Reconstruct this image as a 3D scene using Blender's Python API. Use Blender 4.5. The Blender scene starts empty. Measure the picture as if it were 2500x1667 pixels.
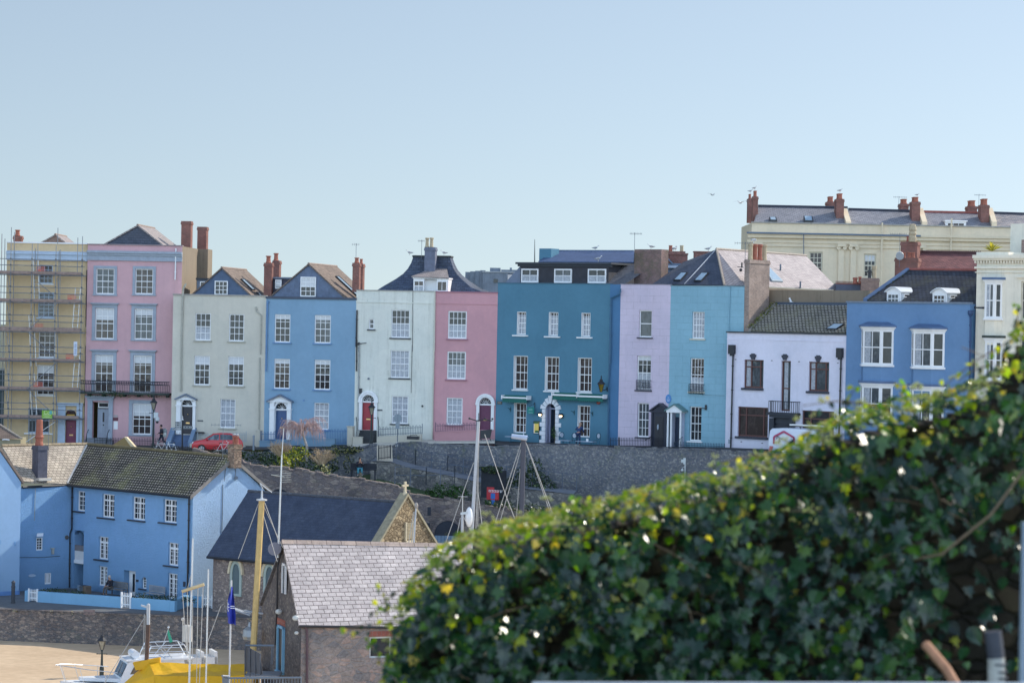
import bpy, math, random
from mathutils import Vector, Matrix
rnd = random.Random(11)
S = bpy.context.scene
COL = S.collection
R_ = math.radians
V = Vector
UP = V((0, 0, 1))
FPX = 6200.0
CAM = V((0, 0, 20.2))
ROLL, PITCH = R_(1.1), (833.5 - 790.0) / FPX
ROT = (Matrix.Rotation(math.pi / 2 - PITCH, 3, 'X') @ Matrix.Rotation(ROLL, 3, 'Z'))
cd = bpy.data.cameras.new('camera')
cam = bpy.data.objects.new('camera', cd)
COL.objects.link(cam)
cam.matrix_world = Matrix.Translation(CAM) @ ROT.to_4x4()
cd.sensor_width = 36.0
cd.lens = FPX / 2500 * 36
cd.clip_start, cd.clip_end = 0.5, 6000
cd.dof.use_dof = True
cd.dof.focus_distance = 185
cd.dof.aperture_fstop = 5.6
S.camera = cam
def P(x, y, Y):
	"""world point at depth Y seen where the photo has (x, y)"""
	d = ROT @ V(((x - 1250) / FPX, -(y - 833.5) / FPX, -1))
	return CAM + d * (Y / d.y)
def ray(x, y):
	return ROT @ V(((x - 1250) / FPX, -(y - 833.5) / FPX, -1))
def proj(p):
	q = ROT.transposed() @ (V(p) - CAM)
	return (1250 + q.x / -q.z * FPX, 833.5 - q.y / -q.z * FPX)
def along(p, d, xt):
	"""distance k so that p + k*d is seen at photo column xt"""
	a, b = 0.0, 1.0
	fa, fb = proj(p)[0] - xt, proj(p + d)[0] - xt
	for _ in range(12):
		if abs(fb - fa) < 1e-9:
			break
		a, b, fa = b, b - fb * (b - a) / (fb - fa), fb
		fb = proj(p + d * b)[0] - xt
	return b
ZM = dict(A=(0, 530, 5.2273), B=(0, 810, 5.2273), C=(400, 600, 4.9), D=(400, 860, 4.9), E=(840, 560, 5.2273),
		  G=(840, 840, 5.2273), H=(1200, 570, 4.9), I=(1200, 830, 4.9), J=(1580, 570, 4.704), K=(1580, 820, 4.704),
		  L=(2020, 660, 4.9), M=(1780, 440, 3.2667), N=(0, 1060, 4.3556), O=(0, 1340, 4.3556), Q=(440, 1340, 4.2),
		  R=(500, 1060, 3.92), S=(820, 1060, 3.92), T=(900, 1100, 2.765), U=(1700, 1000, 2.351), V=(0, 0, .9408),
		  X=(0, 0, 1), Y=(340, 1010, 9.046), W=(140, 1550, 5.88))
def px(zm, x, y):
	a, b, s = ZM[zm]
	return a + x / s, b + y / s
ORG = {}
class MB:
	def __init__(s):
		s.v, s.f, s.uvs = [], [], {}
	def poly(s, pts):
		n = len(s.v)
		s.v += [V(p) for p in pts]
		s.f.append(tuple(range(n, n + len(pts))))
		return s
	def quad(s, a, b, c, d):
		return s.poly((a, b, c, d))
	def box(s, o, a, b, c):
		o, a, b, c = V(o), V(a), V(b), V(c)
		n = len(s.v)
		s.v += [o, o + a, o + a + b, o + b, o + c, o + a + c, o + a + b + c, o + b + c]
		F = [(0, 3, 2, 1), (4, 5, 6, 7), (0, 1, 5, 4), (1, 2, 6, 5), (2, 3, 7, 6), (3, 0, 4, 7)]
		if a.cross(b).dot(c) < 0:
			F = [f[::-1] for f in F]
		s.f += [tuple(n + i for i in f) for f in F]
		return s
	def cbox(s, c, sx, sy, sz, rz=0):
		ca, sa = math.cos(rz), math.sin(rz)
		a, b, z = V((ca * sx, sa * sx, 0)), V((-sa * sy, ca * sy, 0)), V((0, 0, sz))
		return s.box(V(c) - a / 2 - b / 2, a, b, z)
	def prism(s, pts, vec):
		pts = [V(p) for p in pts]
		vec = V(vec)
		n, m = len(s.v), len(pts)
		s.v += pts + [p + vec for p in pts]
		s.f.append(tuple(n + m - 1 - i for i in range(m)))
		s.f.append(tuple(n + m + i for i in range(m)))
		for i in range(m):
			j = (i + 1) % m
			s.f.append((n + i, n + j, n + m + j, n + m + i))
		return s
	def tube(s, p0, p1, r0, r1=None, n=6, cap=True):
		p0, p1 = V(p0), V(p1)
		r1 = r0 if r1 is None else r1
		d = (p1 - p0)
		if d.length < 1e-6:
			return s
		d.normalize()
		a = d.cross(UP if abs(d.z) < .9 else V((1, 0, 0))).normalized()
		b = d.cross(a)
		k = len(s.v)
		for p, r in ((p0, r0), (p1, r1)):
			for i in range(n):
				t = 2 * math.pi * i / n
				s.v.append(p + (a * math.cos(t) + b * math.sin(t)) * r)
		for i in range(n):
			j = (i + 1) % n
			s.f.append((k + i, k + j, k + n + j, k + n + i))
		if cap:
			s.f.append(tuple(k + n - 1 - i for i in range(n)))
			s.f.append(tuple(k + n + i for i in range(n)))
		return s
	def path(s, pts, r, n=5, r1=None):
		m = len(pts) - 1
		for i in range(m):
			a = r if r1 is None else r + (r1 - r) * i / m
			b = r if r1 is None else r + (r1 - r) * (i + 1) / m
			s.tube(pts[i], pts[i + 1], a, b, n, cap=(i in (0, m - 1)))
		return s
	def lathe(s, c, prof, n=12, rot=0):
		c = V(c)
		k, m = len(s.v), len(prof)
		for r, z in prof:
			for i in range(n):
				t = 2 * math.pi * i / n + rot
				s.v.append(c + V((r * math.cos(t), r * math.sin(t), z)))
		for j in range(m - 1):
			for i in range(n):
				q = (i + 1) % n
				s.f.append((k + j * n + i, k + j * n + q, k + (j + 1) * n + q, k + (j + 1) * n + i))
		s.f.append(tuple(k + n - 1 - i for i in range(n)))
		s.f.append(tuple(k + (m - 1) * n + i for i in range(n)))
		return s
	def ball(s, c, rx, ry=None, rz=None, n=8, m=6, rot=None):
		ry, rz = ry or rx, rz or rx
		c = V(c)
		k = len(s.v)
		for j in range(1, m):
			ph = math.pi * j / m
			for i in range(n):
				t = 2 * math.pi * i / n
				q = V((rx * math.sin(ph) * math.cos(t), ry * math.sin(ph) * math.sin(t), rz * math.cos(ph)))
				s.v.append(c + (rot @ q if rot else q))
		tp, bt = V((0, 0, rz)), V((0, 0, -rz))
		s.v += [c + (rot @ tp if rot else tp), c + (rot @ bt if rot else bt)]
		T, B = len(s.v) - 2, len(s.v) - 1
		for i in range(n):
			q = (i + 1) % n
			s.f.append((T, k + i, k + q))
			s.f.append((B, k + (m - 2) * n + q, k + (m - 2) * n + i))
			for j in range(m - 2):
				s.f.append((k + j * n + i, k + (j + 1) * n + i, k + (j + 1) * n + q, k + j * n + q))
		return s
	def build(s, name, mat, parent=None, origin=None, smooth=False):
		if parent is not None:
			o = ORG[parent.name]
		else:
			if origin is None:
				zs = min(p.z for p in s.v)
				cx = sum((p.x for p in s.v)) / len(s.v)
				cy = sum((p.y for p in s.v)) / len(s.v)
				origin = V((cx, cy, zs))
			o = V(origin)
		me = bpy.data.meshes.new(name)
		me.from_pydata([tuple(p - o) for p in s.v], [], s.f)
		uv = me.uv_layers.new(name='UVMap')
		dat = [0.0] * (2 * len(me.loops))
		for pl in me.polygons:
			n = pl.normal
			h = UP.cross(n)
			h = h.normalized() if h.length > .05 else V((1, 0, 0))
			u = n.cross(h)
			for li in pl.loop_indices:
				co = me.vertices[me.loops[li].vertex_index].co + o
				dat[2 * li], dat[2 * li + 1] = co.dot(h), co.dot(u)
		uv.data.foreach_set('uv', dat)
		if smooth:
			me.polygons.foreach_set('use_smooth', [True] * len(me.polygons))
		me.materials.append(mat)
		ob = bpy.data.objects.new(name, me)
		COL.objects.link(ob)
		if parent is not None:
			ob.parent = parent
		else:
			ob.location = o
		ORG[ob.name] = o
		return ob
def thing(name, label, cat, loc, group=None):
	o = bpy.data.objects.new(name, None)
	o.empty_display_size = .3
	COL.objects.link(o)
	o.location = loc
	o['label'], o['category'] = label, cat
	if group:
		o['group'] = group
	ORG[o.name] = V(loc)
	return o
def tag(o, label, cat, group=None):
	o['label'], o['category'] = label, cat
	if group:
		o['group'] = group
	return o
def struct(o):
	o['kind'] = 'structure'
	return o
def copy_tree(o, d, parent=None):
	c = o.copy()
	COL.objects.link(c)
	ORG[c.name] = ORG[o.name] + V(d)
	if parent is None:
		c.location = o.location + V(d)
	else:
		c.parent = parent
	for ch in [k for k in bpy.data.objects if k.parent == o]:
		copy_tree(ch, d, c)
	return c
def lin(c):
	if isinstance(c, str):
		c = [int(c[i:i + 2], 16) / 255 for i in (1, 3, 5)]
		c = [x / 12.92 if x <= .04045 else ((x + .055) / 1.055) ** 2.4 for x in c]
	return (c[0], c[1], c[2], 1)
def sc(c, k):
	return tuple(min(1, x * k) for x in c[:3]) + (1,)
MATS = {}
class NT:
	def __init__(s, name):
		s.m = bpy.data.materials.new(name)
		s.m.use_nodes = True
		s.t = s.m.node_tree
		s.bs = s.t.nodes['Principled BSDF']
		s.tc = s.t.nodes.new('ShaderNodeTexCoord')
	def n(s, kind, **kw):
		nd = s.t.nodes.new('ShaderNode' + kind)
		for k, v in kw.items():
			if k.startswith('i_'):
				key = k[2:]
				key = int(key) if key.isdigit() else key.replace('_', ' ')
				nd.inputs[key].default_value = v
			else:
				setattr(nd, k, v)
		return nd
	def l(s, a, b):
		s.t.links.new(a, b)
	def coord(s, which='Object', scale=(1, 1, 1)):
		mp = s.n('Mapping')
		mp.inputs['Scale'].default_value = scale
		s.l(s.tc.outputs[which], mp.inputs['Vector'])
		return mp.outputs['Vector']
	def noise(s, vec, scale, detail=5, rough=.6):
		nd = s.n('TexNoise', i_Scale=scale, i_Detail=detail, i_Roughness=rough)
		s.l(vec, nd.inputs['Vector'])
		return nd.outputs['Fac']
	def ramp(s, fac, stops):
		r = s.n('ValToRGB')
		e = r.color_ramp.elements
		while len(e) < len(stops):
			e.new(.5)
		for i, (p, c) in enumerate(stops):
			e[i].position = p
			e[i].color = c if len(c) == 4 else (*c, 1)
		s.l(fac, r.inputs['Fac'])
		return r.outputs['Color']
	def mix(s, fac, a, b, mode='MIX'):
		m = s.n('MixRGB', blend_type=mode)
		for val, key in ((fac, 'Fac'), (a, 'Color1'), (b, 'Color2')):
			if hasattr(val, 'is_linked'):
				s.l(val, m.inputs[key])
			else:
				m.inputs[key].default_value = val
		return m.outputs['Color']
	def bump(s, h, strength, dist=.02):
		b = s.n('Bump', i_Strength=strength, i_Distance=dist)
		s.l(h, b.inputs['Height'])
		s.l(b.outputs['Normal'], s.bs.inputs['Normal'])
	def fin(s, col, rough=.8, spec=.3, metal=0):
		if hasattr(col, 'is_linked'):
			s.l(col, s.bs.inputs['Base Color'])
		else:
			s.bs.inputs['Base Color'].default_value = col
		s.bs.inputs['Roughness'].default_value = rough
		s.bs.inputs['Specular IOR Level'].default_value = spec
		s.bs.inputs['Metallic'].default_value = metal
		return s.m
BLK, WHT = (0, 0, 0, 1), (1, 1, 1, 1)
def plain(name, col, rough=.6, var=.12, vs=2.0, spec=.4, metal=0, bump=0, bs=30, streak=0, scol=None, sthr=.5, blotch=0):
	if name in MATS:
		return MATS[name]
	t = NT(name)
	c = lin(col)
	v = t.coord('Object')
	a = t.noise(v, vs, 7, .65)
	out = t.ramp(a, [(.3, sc(c, 1 - var)), (.72, sc(c, 1 + var * .8))])
	if blotch:
		b = t.noise(v, vs * .22, 3, .6)
		out = t.mix(t.ramp(b, [(.42, BLK), (.66, (blotch, blotch, blotch, 1))]), out, lin(scol) if scol else sc(c, .6))
	if streak:
		sv = t.coord('Object', (4.5, 4.5, .22))
		b = t.noise(sv, 1.3, 6, .7)
		fine = t.noise(v, 7, 5, .7)
		f = t.ramp(b, [(sthr, BLK), (sthr + .22, (streak, streak, streak, 1))])
		f = t.mix(1.0, f, t.ramp(fine, [(.3, (.25, .25, .25, 1)), (.65, WHT)]), 'MULTIPLY')
		out = t.mix(f, out, lin(scol) if scol else sc(c, .35))
	if bump:
		t.bump(t.noise(v, bs, 4, .6), bump, .03)
	MATS[name] = t.fin(out, rough, spec, metal)
	return MATS[name]
def render_wall(name, col, streak=.35, scol='#5a5a50', ashlar=False, rough_cast=False):
	"""painted render: cloudy paint, rain streaks, optional ruled joints"""
	if name in MATS:
		return MATS[name]
	t = NT(name)
	c = lin(col)
	v = t.coord('Object')
	big = t.noise(v, .35, 4, .6)
	fine = t.noise(v, 3.5, 8, .7)
	out = t.ramp(big, [(.3, sc(c, .90)), (.7, sc(c, 1.08))])
	out = t.mix(.35, out, t.ramp(fine, [(.25, sc(c, .82)), (.75, sc(c, 1.12))]))
	sv = t.coord('Object', (3.0, 3.0, .16))
	b = t.noise(sv, 1.1, 6, .72)
	spots = t.noise(v, 2.2, 6, .75)
	f = t.ramp(b, [(.52, BLK), (.78, (streak, streak, streak, 1))])
	f = t.mix(1.0, f, t.ramp(spots, [(.35, (.15, .15, .15, 1)), (.7, WHT)]), 'MULTIPLY')
	out = t.mix(f, out, lin(scol))
	sp = t.noise(t.coord('Object', (1, 1, .6)), 9, 3, .5)
	out = t.mix(t.ramp(sp, [(.70, BLK), (.76, (.4 * streak + .06,) * 3)]), out, lin('#4a5048'))
	h = t.noise(v, 60, 3, .5)
	if ashlar:
		br = t.n('TexBrick', offset=.5, i_Scale=1.0, i_Mortar_Size=.012, i_Mortar_Smooth=.3, i_Brick_Width=1.15, i_Row_Height=.5, i_Bias=0)
		br.inputs['Color1'].default_value = WHT
		br.inputs['Color2'].default_value = (.9, .9, .9, 1)
		br.inputs['Mortar'].default_value = (.25, .25, .25, 1)
		t.l(t.tc.outputs['UV'], br.inputs['Vector'])
		jn = t.noise(v, 1.4, 4, .6)
		jf = t.ramp(jn, [(.4, (.1, .1, .1, 1)), (.65, (.55, .55, .55, 1))])
		out = t.mix(jf, out, t.mix(1.0, out, br.outputs['Color'], 'MULTIPLY'))
	if rough_cast:
		n2 = t.noise(v, 7, 7, .8)
		n3 = t.noise(v, 19, 5, .8)
		t.bump(t.mix(.5, n2, n3), 1.0, .16)
	else:
		t.bump(h, .25, .01)
	sz = t.n('SeparateXYZ')
	t.l(v, sz.inputs[0])
	ad = t.n('Math', operation='MULTIPLY_ADD')
	t.l(fine, ad.inputs[0])
	ad.inputs[1].default_value = -3.2
	t.l(sz.outputs['Z'], ad.inputs[2])
	dm = t.n('MapRange')
	dm.inputs['From Min'].default_value, dm.inputs['From Max'].default_value = -1.2, 1.7
	dm.inputs['To Min'].default_value, dm.inputs['To Max'].default_value = .34, 0
	t.l(ad.outputs[0], dm.inputs['Value'])
	out = t.mix(dm.outputs[0], out, t.mix(1.0, out, (.42, .42, .36, 1), 'MULTIPLY'))
	patch = t.noise(t.coord('Object', (1, 1, .7)), .55, 2, .4)
	out = t.mix(t.ramp(patch, [(.54, BLK), (.57, (.55, .55, .55, 1))]), out, t.mix(1.0, out, (.93, .95, .96, 1), 'MULTIPLY'))
	MATS[name] = t.fin(out, .85, .2)
	return MATS[name]
def brickwork(name, c1, c2, mortar, bw=.23, bh=.08, ms=.012, var=.5, moss=None, mossamt=.5, bump=.6, rough=.85, off=.5, spec=.25, dist=.02, streakc=None):
	if name in MATS:
		return MATS[name]
	t = NT(name)
	nv = t.n('TexNoise', i_Scale=1.2, i_Detail=2)
	t.l(t.tc.outputs['UV'], nv.inputs['Vector'])
	wob = t.n('VectorMath', operation='SCALE')
	wob.inputs['Scale'].default_value = bh * .35
	t.l(nv.outputs['Color'], wob.inputs[0])
	add = t.n('VectorMath', operation='ADD')
	t.l(t.tc.outputs['UV'], add.inputs[0])
	t.l(wob.outputs['Vector'], add.inputs[1])
	br = t.n('TexBrick', offset=off, i_Scale=1.0, i_Mortar_Size=ms, i_Mortar_Smooth=.15, i_Brick_Width=bw, i_Row_Height=bh, i_Bias=0)
	br.inputs['Color1'].default_value = lin(c1)
	br.inputs['Color2'].default_value = lin(c2)
	br.inputs['Mortar'].default_value = lin(mortar)
	t.l(add.outputs['Vector'], br.inputs['Vector'])
	v = t.coord('Object')
	n1 = t.noise(v, 1.1, 6, .7)
	n2 = t.noise(v, 9, 5, .7)
	out = t.mix(var, br.outputs['Color'], t.mix(1.0, br.outputs['Color'], t.ramp(n1, [(.3, (.55, .55, .56, 1)), (.7, (1.35, 1.33, 1.3, 1))]), 'MULTIPLY'))
	out = t.mix(var * .7, out, t.mix(1.0, out, t.ramp(n2, [(.3, (.6, .6, .6, 1)), (.7, (1.4, 1.4, 1.4, 1))]), 'MULTIPLY'))
	if moss:
		n3 = t.noise(v, 2.6, 8, .78)
		n4 = t.noise(v, .5, 3, .6)
		f = t.mix(.5, n3, n4)
		out = t.mix(t.ramp(f, [(.56 - .12 * mossamt, BLK), (.66, (mossamt, mossamt, mossamt, 1))]), out, lin(moss))
	inv = t.n('Math', operation='SUBTRACT')
	inv.inputs[0].default_value = 1.0
	t.l(br.outputs['Fac'], inv.inputs[1])
	hm = t.mix(.35, inv.outputs[0], n2)
	t.bump(hm, bump, dist)
	MATS[name] = t.fin(out, rough, spec)
	return MATS[name]
def rubble(name, c1, c2, c3, mortar, scale=2.6, squash=.6, moss=None, mossamt=.4, bump=.8, edge=.06):
	if name in MATS:
		return MATS[name]
	t = NT(name)
	v = t.coord('UV', (squash, 1, 1))
	nz = t.n('TexNoise', i_Scale=3.0, i_Detail=3)
	t.l(v, nz.inputs['Vector'])
	mx = t.n('MixRGB', blend_type='LINEAR_LIGHT')
	mx.inputs['Fac'].default_value = .07
	t.l(v, mx.inputs['Color1'])
	t.l(nz.outputs['Color'], mx.inputs['Color2'])
	vo = t.n('TexVoronoi', i_Scale=scale)
	ve = t.n('TexVoronoi', feature='DISTANCE_TO_EDGE', i_Scale=scale)
	t.l(mx.outputs['Color'], vo.inputs['Vector'])
	t.l(mx.outputs['Color'], ve.inputs['Vector'])
	sep = t.n('SeparateColor')
	t.l(vo.outputs['Color'], sep.inputs['Color'])
	stone = t.ramp(sep.outputs[0], [(.1, lin(c1)), (.5, lin(c2)), (.9, lin(c3))])
	o = t.coord('Object')
	n2 = t.noise(o, 8, 6, .75)
	n1 = t.noise(o, .45, 5, .65)
	stone = t.mix(.7, stone, t.mix(1.0, stone, t.ramp(n2, [(.3, (.5, .5, .5, 1)), (.7, (1.4, 1.4, 1.4, 1))]), 'MULTIPLY'))
	out = t.mix(t.ramp(ve.outputs['Distance'], [(0, WHT), (edge, BLK)]), stone, lin(mortar))
	out = t.mix(.75, out, t.mix(1.0, out, t.ramp(n1, [(.3, (.55, .55, .58, 1)), (.72, (1.3, 1.27, 1.2, 1))]), 'MULTIPLY'))
	if moss:
		n3 = t.noise(o, 1.0, 8, .75)
		out = t.mix(t.ramp(n3, [(.55, BLK), (.68, (mossamt, mossamt, mossamt, 1))]), out, lin(moss))
	hh = t.mix(.4, t.ramp(ve.outputs['Distance'], [(0, BLK), (edge * 2, WHT)]), n2)
	t.bump(hh, bump, .05)
	MATS[name] = t.fin(out, .9, .15)
	return MATS[name]
def glass(name, col, light='#5c646c', amt=.5, rough=.04):
	if name in MATS:
		return MATS[name]
	t = NT(name)
	v = t.coord('Object', (1, 1, .5))
	a = t.noise(v, .9, 5, .65)
	out = t.ramp(a, [(.44, lin(col)), (.52, t_mix(lin(col), lin(light), amt * .45)), (.6, lin(col)), (.68, t_mix(lin(col), lin(light), amt))])  # lighter patches paint reflections into the pane colour
	t.bump(t.noise(t.coord('Object'), 2.2, 2, .5), .06, .05)
	MATS[name] = t.fin(out, rough, .32)
	return MATS[name]
def t_mix(a, b, k):
	return tuple(a[i] * (1 - k) + b[i] * k for i in range(3)) + (1,)
def leafmat(name, stops, rough=.35, trans=.35, spec=.5):
	if name in MATS:
		return MATS[name]
	t = NT(name)
	g = t.n('NewGeometry')
	col = t.ramp(g.outputs['Random Per Island'], [(p, lin(c)) for p, c in stops])
	n = t.noise(t.coord('Object'), 30, 3, .6)
	col = t.mix(.4, col, t.mix(1.0, col, t.ramp(n, [(.3, (.6, .6, .6, 1)), (.7, (1.4, 1.4, 1.4, 1))]), 'MULTIPLY'))
	t.fin(col, rough, spec)
	tr = t.n('BsdfTranslucent')
	lc = t.mix(1.0, col, (1.9, 1.9, .45, 1), 'MULTIPLY')
	t.l(lc, tr.inputs['Color'])
	ms = t.n('MixShader')
	ms.inputs['Fac'].default_value = trans
	t.l(t.bs.outputs[0], ms.inputs[1])
	t.l(tr.outputs[0], ms.inputs[2])
	t.l(ms.outputs[0], t.t.nodes['Material Output'].inputs['Surface'])
	MATS[name] = t.m
	return t.m
class Fac:
	def __init__(s, A, B):
		s.A = V((A[0], A[1], 0))
		B = V((B[0], B[1], 0))
		s.L = (B - s.A).length
		s.B = B
		s.t = (B - s.A).normalized()
		s.n = V((s.t.y, -s.t.x, 0))
	@staticmethod
	def px(xl, Yl, xr, th, yref):
		A = P(xl, yref, Yl)
		t = V((math.cos(R_(th)), -math.sin(R_(th)), 0))
		n = V((t.y, -t.x, 0))
		d = ray(xr, yref)
		k = (A - CAM).dot(n) / d.dot(n)
		return Fac(A, CAM + d * k)
	def back(s, d):
		return Fac(s.A - s.n * d, s.B - s.n * d)
	def p(s, a, z, o=0):
		q = s.A + s.t * a + s.n * o
		return V((q.x, q.y, z))
	def at(s, x, y):
		d = ray(x, y)
		k = (s.A - CAM).dot(s.n) / d.dot(s.n)
		q = CAM + d * k
		return (q - s.A).dot(s.t), q.z
	def atz(s, zm, x, y):
		return s.at(*px(zm, x, y))
	def w(s, zm, x, y, o=0):
		a, z = s.back(-o).atz(zm, x, y)
		return s.back(-o).p(a, z)
	def rect(s, zm, x0, y0, x1, y1):
		xm, ym = (x0 + x1) / 2, (y0 + y1) / 2
		return s.atz(zm, x0, ym)[0], s.atz(zm, x1, ym)[0], s.atz(zm, xm, y1)[1], s.atz(zm, xm, y0)[1]
	def box(s, mb, a0, a1, z0, z1, o0, o1):
		return mb.box(s.p(a0, z0, o0), s.t * (a1 - a0), s.n * (o1 - o0), UP * (z1 - z0))
	def zbox(s, mb, zm, x0, y0, x1, y1, o0, o1):
		a0, a1, z0, z1 = s.rect(zm, x0, y0, x1, y1)
		return s.box(mb, a0, a1, z0, z1, o0, o1)
def holed(mb, F, s0, s1, z0, z1, holes, rev, o=0):
	xs = sorted({s0, s1} | {h[0] for h in holes} | {h[1] for h in holes})
	zs = sorted({z0, z1} | {h[2] for h in holes} | {h[3] for h in holes})
	xs = [x for x in xs if s0 - 1e-6 <= x <= s1 + 1e-6]
	zs = [z for z in zs if z0 - 1e-6 <= z <= z1 + 1e-6]
	for i in range(len(xs) - 1):
		for j in range(len(zs) - 1):
			cx, cz = (xs[i] + xs[i + 1]) / 2, (zs[j] + zs[j + 1]) / 2
			if any(h[0] < cx < h[1] and h[2] < cz < h[3] for h in holes):
				continue
			mb.quad(F.p(xs[i], zs[j], o), F.p(xs[i + 1], zs[j], o), F.p(xs[i + 1], zs[j + 1], o), F.p(xs[i], zs[j + 1], o))
	for h in holes:
		a, b, c, d = h[:4]
		r = h[4] if len(h) > 4 else rev
		q = lambda s, z, k: F.p(s, z, o - k)
		mb.quad(q(a, c, 0), q(a, d, 0), q(a, d, r), q(a, c, r))
		mb.quad(q(b, c, 0), q(b, c, r), q(b, d, r), q(b, d, 0))
		mb.quad(q(a, d, 0), q(b, d, 0), q(b, d, r), q(a, d, r))
		mb.quad(q(a, c, 0), q(a, c, r), q(b, c, r), q(b, c, 0))
WHITE = plain('white_paint', (.80, .81, .82), .45, .05, 3)
CREAMP = plain('cream_stone_paint', (.62, .58, .47), .7, .1, 3)
DARK = plain('black_paint', (.025, .028, .035), .4, .1, 4)
IRON = plain('dark_iron', (.03, .035, .045), .45, .1, 5, metal=.3)
GREYIRON = plain('grey_iron', (.13, .16, .2), .5, .1, 5)
ALU = plain('aluminium', (.62, .65, .68), .35, .06, 5, metal=.6)
STEEL = plain('scaffold_steel', (.23, .25, .28), .5, .25, 6, metal=.4)
GREYST = plain('grey_stone_paint', (.33, .38, .45), .75, .12, 2.5, streak=.3)
BRICK = brickwork('red_brick', (.30, .105, .08), (.20, .075, .06), (.24, .19, .17), .22, .075, .012)
BRICKD = brickwork('brown_brick', (.30, .19, .15), (.20, .13, .11), (.34, .29, .26), .22, .075, .012)
POT = plain('terracotta', (.34, .12, .08), .7, .2, 6)
POTC = plain('buff_pot', (.45, .37, .25), .8, .2, 6)
SLATED = brickwork('dark_slate', (.05, .066, .10), (.075, .09, .13), (.022, .028, .04), .3, .2, .010, .5, bump=.6, rough=.6, spec=.45)
SLATEL = brickwork('pale_slate', (.36, .31, .30), (.27, .24, .235), (.10, .085, .085), .32, .21, .014, .5, bump=.7, rough=.55, spec=.5)
SLATEG = brickwork('grey_slate', (.17, .17, .19), (.12, .125, .145), (.055, .055, .06), .32, .24, .012, .55, bump=.6, rough=.5, spec=.5)
SLATEB = brickwork('brown_slate', (.22, .17, .14), (.16, .125, .105), (.07, .055, .05), .3, .2, .012, .6, bump=.6, rough=.7)
MOSSY = brickwork('mossy_tile', (.62, .54, .44), (.42, .365, .30), (.055, .05, .042), .26, .26, .075, .85, moss=(.36, .34, .13), mossamt=.5, bump=1.0, rough=.85, dist=.06)
LEAD = plain('lead', (.14, .18, .25), .5, .2, 2)
GLASS = [glass('window_glass', (.022, .026, .032), '#566068', .3), glass('window_glass_brown', (.045, .036, .036), '#7c6f6c', .35),
		 glass('window_glass_grey', (.055, .065, .075), '#8a949c', .4)]
BLIND = plain('window_blind', (.55, .57, .60), .25, .06, 3, spec=.6)
LACE = plain('lace_curtain', (.34, .37, .42), .25, .35, 7, spec=.6)
BROWNF = plain('brown_window_frame', (.11, .045, .04), .4, .1, 4)
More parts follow.
